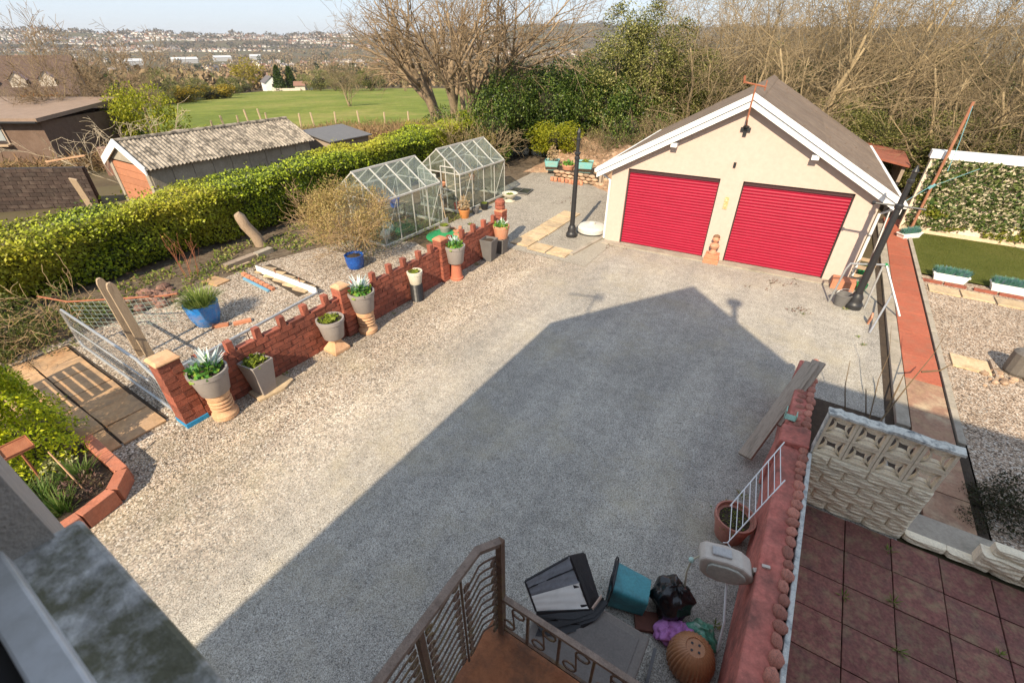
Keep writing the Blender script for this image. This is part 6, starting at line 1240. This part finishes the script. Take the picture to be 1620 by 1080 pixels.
# low rock-faced kerb running on from it
lk = thing('stone_kerb', 'low flaking cream rock-faced kerb along the patio edge', 'kerb', W(2.18,5.28,0), HA)
for k in range(10): o = link('kerb_stone', R.choice(rk), lk, (k*.395, 0, .03)); o.scale = (1,.9,.62)
for k in range(7): o = link('wall_stone', R.choice(rk), lk, (.62+k*.40, -.015, .12+.0)); o.scale = (1,1.35,1.35)
for k in range(6): o = link('top_stone', R.choice(rk), lk, (.70+k*.36, .02, .304)); o.scale = (.88,.95,.75)
MB().box(.0,4,TH,.5,.0,.05).build('back_concrete', m_conc, lk)
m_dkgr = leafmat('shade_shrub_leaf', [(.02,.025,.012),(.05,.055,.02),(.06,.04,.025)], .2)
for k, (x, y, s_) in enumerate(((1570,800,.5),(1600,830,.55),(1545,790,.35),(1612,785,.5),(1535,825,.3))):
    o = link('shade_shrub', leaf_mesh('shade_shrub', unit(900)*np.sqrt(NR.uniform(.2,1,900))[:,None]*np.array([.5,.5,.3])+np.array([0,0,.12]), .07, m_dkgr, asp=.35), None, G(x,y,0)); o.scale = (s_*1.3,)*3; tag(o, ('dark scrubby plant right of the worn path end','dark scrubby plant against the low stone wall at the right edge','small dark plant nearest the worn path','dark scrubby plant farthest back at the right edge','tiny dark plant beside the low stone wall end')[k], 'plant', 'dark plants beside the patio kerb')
sheet('shade_sheet', 'dark sheet standing for the shade behind the pierced screen panel', [rect(1.0,2.06,5.42,7.7)], .008, m_soil)  # dark sheet put in so the screen's openings read as shaded
# bare sapling behind the screen panel
m_dstem = mat('dark_stem', [(.10,.065,.035),(.15,.10,.05)], 8, .9)
sp = thing('bare_sapling', 'bare sapling with a long leaning stem behind the screen panel', 'sapling', G(1383,676,0)); b0 = G(1383,676,0)
for pts in ([(1383,676,.0),(1430,615,.35),(1475,560,.7),(1502,515,1.0)], [(1456,588,.55),(1485,586,.6),(1505,575,.7)], [(1400,650,.2),(1420,610,.5),(1428,592,.65)]): MB().tube([G(*q)-b0 for q in pts], [.016,.011,.006,.003][:len(pts)], 6).build('stem', m_dstem, sp)
for k, pts in enumerate(([(1372,668,.0),(1388,600,.4),(1405,560,.7),(1408,515,1.0)],[(1335,655,.0),(1335,610,.5),(1343,570,.85)],[(1368,655,0),(1368,615,.45)])):
    q0 = G(*pts[0]); o = MB().tube([G(*q)-q0 for q in pts], [.010,.007,.004,.003][:len(pts)], 6).build('bare_shoot', m_dstem, None, q0); tag(o, ('tall thin bare shoot left of the leaning sapling','thin bare shoot nearest the timber board','short bare shoot by the screen panel')[k], 'shoot')
# timber board leaning on the wall end
tb_ = thing('timber_board', 'long weathered timber board leaning over the end of the red wall', 'board', (0,0,0))
p0, p1 = G(1176,722,.12), G(1283,575,1.0); dv = (p1-p0).normalized(); cv = Vector((0,0,CAM_H))-p1; cv = (cv-dv*cv.dot(dv)).normalized(); upv = (cv+Vector((-.35,.2,-.2))).cross(dv)

def plank(p, q, w_, h_, m):
    d = q-p; y = d.normalized(); x = y.cross(upv).normalized(); z = x.cross(y); o = MB().box(-w_/2,w_/2,0,d.length,-h_/2,h_/2).build('board', m, tb_, bevel=.004); o.matrix_local = Matrix.Translation(p) @ Matrix((x,y,z)).transposed().to_4x4()
plank(p0, p1, .06, .19, m_woodh); off = Vector((.07,-.02,.0)); plank(p0.lerp(p1,.35)+off, p1+off+Vector((.03,.03,.02)), .05, .18, m_woodh)
c = G(1250,655,.86); gb = thing('green_bracket', 'pale green metal bracket under the timber board', 'bracket', c, HA); m_pgr = mat('pale_green_metal', [(.30,.48,.38)], 5, .5)
MB().box(-.07,.07,-.06,.06,-.06,-.05).box(-.07,-.06,-.06,.06,-.05,.07).box(.06,.07,-.06,.06,-.05,.03).build('bracket', m_pgr, gb)
# plastic pot with soil, white wire rack
p = G(1146,862)+Vector((.08,.14,0)); t = thing('plant_pot', 'large faded terracotta pot of mossy soil at the foot of the red wall', 'plant pot', p); mb = MB(); round_pot(mb, .225, .36, 0, rim=.02, tap=.7); mb.build('pot', mat('faded_terracotta', [(.42,.17,.12)], 5, .7), t, smooth=True); soil_disc(.195,.30).build('soil', m_soil, t); o = link('moss', leaf_mesh('moss', np.stack([NR.normal(0,.09,300),NR.normal(0,.09,300),np.full(300,.32)],1), .03, m_weed), t); o['kind'] = 'stuff'
rk_ = thing('wire_rack', 'white wire rack propped between the pot and the red wall', 'rack', (0,0,0)); q0, q1, s0, s1 = G(1153,800,.55), G(1239,699,1.02), G(1149,858,.42), G(1240,759,.90); mb = MB()
MB().tube([q0,q1], .007, 5).build('rail', m_white, rk_); MB().tube([s0,s1], .007, 5).build('rail', m_white, rk_)
for k in range(9): MB().tube([q0.lerp(q1,(k+.3)/9), s0.lerp(s1,(k+.3)/9)], .005, 5).build('rung', m_white, rk_)
MB().tube([s0+Vector((-.05,.0,0)), s0, s0+Vector((.02,-.05,-.02))], .006, 5).build('foot', m_white, rk_)
# hose reel on the wall
c = G(1146,892,.72); hr = thing('hose_reel', 'beige plastic hose reel on a swivel bracket on the red wall', 'hose reel', c, HA+.25); m_beige = mat('beige_plastic', [(.50,.43,.36),(.56,.49,.42)], 4, .5, fine=.06, dirt=(.34,.29,.23), dscale=3, damt=.4)
prof = [(-.25,.0),(-.26,.10),(-.22,.15),(-.02,.16),(.12,.13),(.21,.06),(.25,-.02),(.22,-.09),(.12,-.15),(-.04,-.17),(-.16,-.14),(-.23,-.08)]
def reel(s_, y0, y1, nm, m): 
    mb = MB(); n_ = len(prof); q = [(x*s_, y0, z*s_) for x,z in prof]+[(x*s_, y1, z*s_) for x,z in prof]
    return mb.add(q, [tuple(range(n_)), tuple(range(2*n_-1,n_-1,-1))]+[(i,n_+i,n_+(i+1)%n_,(i+1)%n_) for i in range(n_)]).build(nm, m, hr, bevel=.02)
cs = reel(1.0, -.10, .10, 'casing', m_beige); reel(.72, -.125, -.101, 'side_panel', mat('greenish_panel', [(.42,.41,.35)], 4, .5)); MB().box(-.16,.02,-.05,.05,.155,.18).build('handle', mat('grey_handle', [(.40,.38,.36)], 4, .5), hr, bevel=.012)
MB().bar((.24,0,.0),(.36,.03,.0),.05,.07).build('bracket', m_beige, hr, bevel=.006); MB().bar((.34,.03,-.06),(.34,.03,.10),.07,.03).build('wall_plate', m_beige, hr)
q = [c+Vector((-.24,.06,.05)), G(1092,885,.7), G(1084,905,.5), G(1079,940,.2), G(1078,948,.05)]; t = thing('garden_hose', 'pale hose end hanging from the reel', 'hose', (0,0,0)); MB().tube(q, .010, 6).build('hose', mat('pale_hose', [(.55,.50,.36)], 5, .5), t, smooth=True); MB().ball(tuple(q[1]), .03, 8, 6).build('nozzle', mat('mint_plastic', [(.45,.62,.55)], 5, .5), t)
q = [c+Vector((.03,-.05,-.16)), G(1143,985,.3), G(1132,1030,.05)]; t = thing('white_rod', 'white rod standing below the hose reel', 'rod', (0,0,0)); MB().tube(q, .011, 6).build('rod', m_white, t)
# ------------------------------------------------------------------ landing, railing and clutter by the house
m_lrust = mat('rust_red_floor', [(.24,.075,.03),(.32,.12,.05),(.14,.055,.03)], 3, .9, .4, 30, dirt=(.05,.04,.03), dscale=2.5, damt=.8)
la = thing('landing', 'rust-stained concrete landing inside the iron railing', 'landing', W(0,0,0), HA); MB().box(-1.10,1.05,-.015,1.44,0,1.2).build('slab', m_lrust, la)
m_rail = mat('rusty_brown_paint', [(.085,.05,.035),(.15,.085,.055),(.06,.045,.035)], 10, .8, .4, 60, dirt=(.22,.17,.06), dscale=9, damt=.5); m_railt = mat('worn_rail_top', [(.20,.14,.105),(.30,.22,.17)], 12, .75, .4, 60, dirt=(.08,.05,.04), dscale=8, damt=.7)
ra = thing('iron_railing', 'rusty wrought iron railing with scrolls around the landing', 'railing', W(0,0,1.2), HA)
TZ = 1.16; c1 = (-1.07,1.29); c2 = (-.985,1.405)
mb = MB(); mb.bar((-1.07,-.02,TZ),(c1[0],c1[1],TZ),.05,.035); mb.bar((c1[0],c1[1]-.01,TZ+.001),(c2[0],c2[1],TZ+.001),.048,.035); mb.build('hand_rail', m_railt, ra)
MB().box(c2[0]-.022,c2[0]+.022,c2[1]-.022,c2[1]+.022,.0,TZ+.015).build('corner_post', m_rail, ra); MB().box(-1.09,-1.05,.72,.76,.0,TZ-.018).build('post', m_rail, ra)
def yb(b_): return -1.07 if b_ < 1.29 else -1.07+.085*(b_-1.29)/.115
MB().tube([(-1.07,1.10,.03),(-1.07,1.10,TZ-.02)], .009, 6).build('thin_bar', m_rail, ra)
def ring(mb, c, r, ax_): 
    mb.tube([(c[0]+(cos(2*pi*i/10)*r if ax_ else 0), c[1]+(0 if ax_ else cos(2*pi*i/10)*r), c[2]+sin(2*pi*i/10)*r) for i in range(11)], .008, 5)
for k in range(11):
    z = .10+k*.095
    for (b0_, b1_) in ((1.12,1.38),(.78,1.08),(.06,.70)):
        if z > TZ-.12 and b0_ > 1.1: continue
        mb = MB(); pts = [(yb(b0_+(b1_-b0_)*t_), b0_+(b1_-b0_)*t_, z+.035*sin((t_-.5)*2*pi*.5)+.03*t_) for t_ in [i/8 for i in range(9)]]; mb.tube(pts, .007, 5); ring(mb, (pts[0][0],b0_+.03,pts[0][2]+.026), .024, False); ring(mb, (pts[-1][0],b1_-.03,pts[-1][2]-.028), .024, False); mb.build('scroll_bar', m_rail, ra)
F1 = 1.02
MB().bar((c2[0]+.02,1.41,.50),(F1,1.41,.50),.04,.03).build('front_rail', m_railt, ra); MB().bar((c2[0]+.02,1.41,.07),(F1,1.41,.07),.02,.02).build('bottom_rail', m_rail, ra)
for k in range(8):
    x = c2[0]+.22+k*.25; MB().box(x-.009,x+.009,1.40,1.418,.08,.485).build('baluster', m_rail, ra)
    mb = MB(); ring(mb, (x-.08,1.409,.40), .05, True); ring(mb, (x-.16,1.409,.17), .05, True); mb.tube([(x-.13,1.409,.40),(x-.12,1.409,.30),(x-.11,1.409,.17)], .007, 5); mb.build('scroll', m_rail, ra)
sx_ = thing('storage_box', 'dark plastic storage box with a brown-grey lid behind the railing', 'box', W(-.47,1.92,0), HA); MB().add([(-.45,-.36,0),(.40,-.36,0),(.40,.34,0),(-.45,.34,0),(-.48,-.39,.50),(.43,-.39,.50),(.43,.37,.50),(-.48,.37,.50)], [(3,2,1,0),(4,5,6,7),(0,1,5,4),(1,2,6,5),(2,3,7,6),(3,0,4,7)]).build('body', m_blk, sx_); MB().box(-.5,.46,-.41,.40,.502,.56).build('lid', mat('taupe_plastic', [(.15,.125,.105)], 6, .6, bump=.15, bscale=90), sx_, bevel=.02); MB().box(-.42,.38,-.33,.32,.561,.568).build('lid_panel', mat('taupe_panel', [(.13,.11,.095)], 6, .6, bump=.15, bscale=90), sx_, bevel=.004)
m_bagg = mat('grey_bag_fabric', [(.17,.175,.19),(.22,.225,.24)], 4, .7, .2, 12); m_bagw = mat('white_bag_panel', [(.80,.78,.72)], 4, .6, fine=.03); m_bagb = mat('black_bag_fabric', [(.014,.013,.014)], 6, .6, .4, 12)
bg_ = thing('storage_bag', 'open grey, white and black fabric storage bag on the storage box', 'bag', W(-.70,2.0,.57)); b0 = Vector(bg_.location)
A_, B_ = G(829,919,1.02)-b0, G(899,880,1.05)-b0; D_, C_ = G(846,966,.74)-b0, G(930,962,.62)-b0; M1, M2 = A_.lerp(D_,.0), B_.lerp(C_,.0)
def lq(s_, t_): return A_.lerp(B_,s_).lerp(D_.lerp(C_,s_),t_)
dn = Vector((.10,.20,-.30))
def panel(nm, q, m, th=.012):
    q = [Vector(x) for x in q]; n_ = (q[1]-q[0]).cross(q[2]-q[0]).normalized()*th; MB().add(q+[x-n_ for x in q], [(0,1,2,3),(7,6,5,4),(0,4,5,1),(1,5,6,2),(2,6,7,3),(3,7,4,0)]).build(nm, m, bg_)
def crump(nm, s0, s1, t0, t1, m, amp=.012, n_=8):
    mb = MB()
    for i in range(n_+1):
        for j in range(n_+1):
            p = lq(s0+(s1-s0)*i/n_, t0+(t1-t0)*j/n_); p = p + Vector((0,-.5,.9))*(amp*(sin(i*1.7+j*.9)+sin(j*2.3-i*.6))*.5); mb.v.append(tuple(p))
    for i in range(n_):
        for j in range(n_): k = i*(n_+1)+j; mb.f.append([k,k+1,k+n_+2,k+n_+1]); mb.m.append(0)
    mb.build(nm, m, bg_, smooth=True, angle=180)
crump('upper_panel', 0,1,0,.5, m_bagg); crump('white_band', 0,1,.5,1.0, m_bagw, .008)
e1 = Vector((.02,-.10,-.22)); panel('lower_front', [D_, C_, C_+e1, D_+e1*.6], m_bagb)
panel('side', [B_, B_+dn*.8+Vector((.1,.02,0)), C_+dn*.3+Vector((.09,.06,0)), C_], m_bagb); panel('side', [A_+dn*.7, A_, D_, D_+dn*.2], m_bagg); panel('back', [A_, A_+dn*.7, B_+dn*.8+Vector((.1,.02,0)), B_], m_bagb); panel('inner_panel', [C_+Vector((.02,0,.02)), C_+Vector((.12,.10,.06)), C_+Vector((.13,.10,-.10)), C_+Vector((.05,0,-.12))], mat('peach_lining', [(.50,.36,.28)], 5, .7))
MB().tube([A_,B_], .008, 5).tube([B_,C_], .008, 5).tube([lq(0,.55*.42),lq(1,.55*.42)], .007, 5).tube([A_,D_], .008, 5).build('piping', m_bagb, bg_)
panel('zip_tab', [lq(.86,.5), lq(1.0,.5), lq(1.0,.58), lq(.86,.58)], m_blk, -.02); panel('zip_tab', [lq(.86,.92), lq(1.0,.92), lq(1.0,.99), lq(.86,.99)], m_blk, -.02)
q = [lq(0,1)+Vector((-.02,-.02,-.02)), lq(.33,1)+Vector((0,-.03,-.01)), lq(.66,1)+Vector((.01,-.03,-.01)), lq(1,1)+Vector((.02,0,-.01)), C_+Vector((.14,.10,.02))]; mb = MB(); n_ = 7
for i, p in enumerate(q):
    for j in range(n_): f_ = j/(n_-1); mb.v.append((p.x+.04*sin(j*1.9+i*2.1)*f_+.05*f_, p.y-.10*f_*(1-.3*i/4)+.03*sin(j*2.7+i), p.z*(1-f_)+(.01+.02*sin(i*2.2))*f_))
for i in range(4):
    for j in range(n_-1): k = i*n_+j; mb.f.append([k,k+1,k+n_+1,k+n_]); mb.m.append(0)
mb.build('slumped_base', m_bagb, bg_, smooth=True, angle=60)
bk = thing('teal_bucket', 'teal rectangular bucket lying on its side beside the bags', 'bucket', G(990,962)); b0 = Vector(bk.location); P0, P1 = G(966,922,.20)-b0, G(1021,945,.17)-b0; ax_ = (P1-P0).normalized(); m_teal = mat('teal_plastic', [(.045,.22,.25),(.06,.28,.31)], 5, .5, dirt=(.03,.05,.05), dscale=4, damt=.6)
X_ = ax_.cross(Vector((0,0,1))).normalized(); Y_ = X_.cross(ax_).normalized(); mb = MB(); n_ = 40; rows_ = []
for (t_, r_) in ((0,.165),(.0,.18),(.08,.175),(1,.145),(1,.02)):
    for j in range(n_):
        a = 2*pi*j/n_; cq = math.copysign(abs(cos(a))**.32, cos(a)); sq_ = math.copysign(abs(sin(a))**.32, sin(a)); mb.v.append(tuple(P0.lerp(P1,t_)*1.0 + X_*cq*r_ + Y_*sq_*r_))
for i in range(4):
    for j in range(n_): mb.f.append([i*n_+j,i*n_+(j+1)%n_,(i+1)*n_+(j+1)%n_,(i+1)*n_+j]); mb.m.append(0)
mb.build('body', m_teal, bk, smooth=True, angle=40); rm_ = MB(); rm_.tube([tuple(P0 + X_*math.copysign(abs(cos(a))**.32,cos(a))*.185 + Y_*math.copysign(abs(sin(a))**.32,sin(a))*.185) for a in [2*pi*i/40 for i in range(41)]], .014, 6); rm_.build('rim', m_blk, bk)
MB().tube([tuple(P0 - ax_*.04*sin(pi*i/10) + Y_*(.18+.16*sin(pi*i/10)) + X_*(.17*cos(pi*i/10))) for i in range(11)], .009, 5).build('handle', m_blk, bk)
def crumple(name, label, cat, p, sc, m, jit=.09, seed=1, n=34, k=22, gloss=False):
    global R, U
    mb = MB(); ph = [U(0,6) for _ in range(8)]; o_ = 0
    for i in range(k+1):
        th = pi*i/k
        for j in range(n):
            a = 2*pi*j/n; q = 1+jit*(sin(a*3+ph[0]+th*2)+.7*sin(a*5+ph[1]-th*4)+.6*sin(a*9+ph[2]+th*7)+.5*sin(th*9+ph[3]+a*2)); mb.v.append((sc[0]*q*sin(th)*cos(a), sc[1]*q*sin(th)*sin(a), max(-.9,-cos(th)*q)*sc[2]+sc[2]*.9))
    for i in range(k):
        for j in range(n): mb.f.append([i*n+j,i*n+(j+1)%n,(i+1)*n+(j+1)%n,(i+1)*n+j]); mb.m.append(0)
    o = mb.build(name, m, None, p, U(0,6), smooth=True, angle=120); return tag(o, label, cat)
crumple('bin_bag', 'shiny black bin bag leaning between bucket and hose', 'bin bag', G(1055,962), (.20,.20,.22), mat('bin_bag_black', [(.010,.009,.010)], 5, .22, spec=.6))
crumple('pink_cloth', 'crumpled lilac pink cloth on the gravel', 'cloth', G(1052,1002), (.15,.10,.08), mat('lilac_cloth', [(.42,.15,.40),(.50,.21,.48)], 8, .8), .12); crumple('pink_cloth', 'lilac pink cloth heaped against the upturned terracotta pot', 'cloth', G(1073,1012), (.14,.13,.10), MATS['lilac_cloth'], .12)
crumple('plastic_packet', 'green and white crumpled plastic packet beside the pink cloth', 'packet', G(1103,1010), (.12,.15,.10), mat('green_packet', [(.02,.13,.08),(.10,.30,.20),(.55,.58,.50)], 9, .35, lo=.35, hi=.68), .13)
t = thing('upturned_pot', 'upturned ribbed terracotta pot with drainage holes', 'plant pot', G(1092,1080)+Vector((.02,.16,0))); mt = mat('glossy_terracotta', [(.36,.15,.065),(.43,.20,.09)], 5, .45); MB().lathe([(.18,0),(.205,.05),(.205,.14),(.18,.24),(.13,.31),(.085,.335),(.08,.325),(.0,.325)], 96, ribs=32, ribd=.06).build('body', mt, t, smooth=True, angle=50)
for k in range(4): MB().lathe([(.012,0),(.012,.004)], 8, (.045*cos(k*pi/2+.4),.045*sin(k*pi/2+.4),.326)).build('drain_hole', m_blk, t)
o = MB().obox((0,0,.03),(.24,.2,.05)).build('brown_tile', mat('dark_red_tile', [(.12,.04,.025)], 5, .8), None, G(1020,985), HA+.4, bevel=.01); tag(o, 'dark red brown tile behind the storage box', 'tile')
o = MB().obox((0,0,.06),(.03,.4,.03),Matrix.Rotation(.3,3,'X')).build('broken_stick', m_dgrey, None, G(1024,1066), HA+.1); tag(o, 'dark stick leaning by the storage box corner', 'stick')

# loose chippings lying on the drive, thicker along the brick wall
n_ = 18000; aa_ = np.concatenate([NR.uniform(-6.9,2.0,4000), -6.95+NR.exponential(.75,14000)]); bb = NR.uniform(.4,11.5,n_); sz = NR.uniform(.0045,.0105,n_)
oc = np.array([[1,0,0],[0,1,0],[-1,0,0],[0,-1,0],[0,0,.7],[0,0,-.7]]); rot = NR.uniform(0,2*pi,n_); cr_, sr_ = np.cos(rot), np.sin(rot); st_ = NR.uniform(.6,1.3,(n_,1,3))
q = oc[None]*sz[:,None,None]*st_; V_ = np.stack([q[:,:,0]*cr_[:,None]-q[:,:,1]*sr_[:,None]+aa_[:,None], q[:,:,0]*sr_[:,None]+q[:,:,1]*cr_[:,None]+bb[:,None], q[:,:,2]+.004],2).reshape(-1,3)
tri = np.array([[0,1,4],[1,2,4],[2,3,4],[3,0,4],[1,0,5],[2,1,5],[3,2,5],[0,3,5]]); F_ = (np.arange(n_)[:,None,None]*6+tri[None]).reshape(-1,3)
o = link('loose_chippings', np_mesh('loose_chippings', V_, F_, islandmat('chipping_stone', [(.16,.14,.12),(.36,.31,.25),(.48,.42,.34),(.56,.50,.42),(.68,.64,.58)])), None, None, HA); tag(o, 'loose stone chippings scattered over the drive', None, None, 'stuff')
for k in range(16):
    a_, b__ = ((-6.94+U(0,.1), U(2.6,10.2)) if k < 7 else (.55+U(-.1,.05), U(2.6,5.2)) if k < 12 else (U(.5,2.0), U(9.5,12))); o = link('drive_weed', blades('drive_weed', 14, U(.05,.12), .012, .04, m_weed, .6, (.3,1.6)), None, W(a_,b__,.004)); tag(o, 'small green weed growing at the edge of the drive', 'weed', 'weeds along the drive edges')
# ------------------------------------------------------------------ air
HAZE_DENSITY = 0.00009
m_hz = bpy.data.materials.new('haze_mat'); m_hz.use_nodes = True; nt = m_hz.node_tree; nt.nodes.clear(); out = nt.nodes.new('ShaderNodeOutputMaterial'); pv = nt.nodes.new('ShaderNodeVolumePrincipled')
pv.inputs['Color'].default_value = (.88,.89,.92,1); pv.inputs['Density'].default_value = HAZE_DENSITY; pv.inputs['Anisotropy'].default_value = .2; nt.links.new(pv.outputs[0], out.inputs['Volume'])
hz_ = MB().box(-8200,8200,-8200,8200,-160,150).build('haze', m_hz); tag(hz_, 'thin blue-grey haze over the valley', None, None, 'stuff')
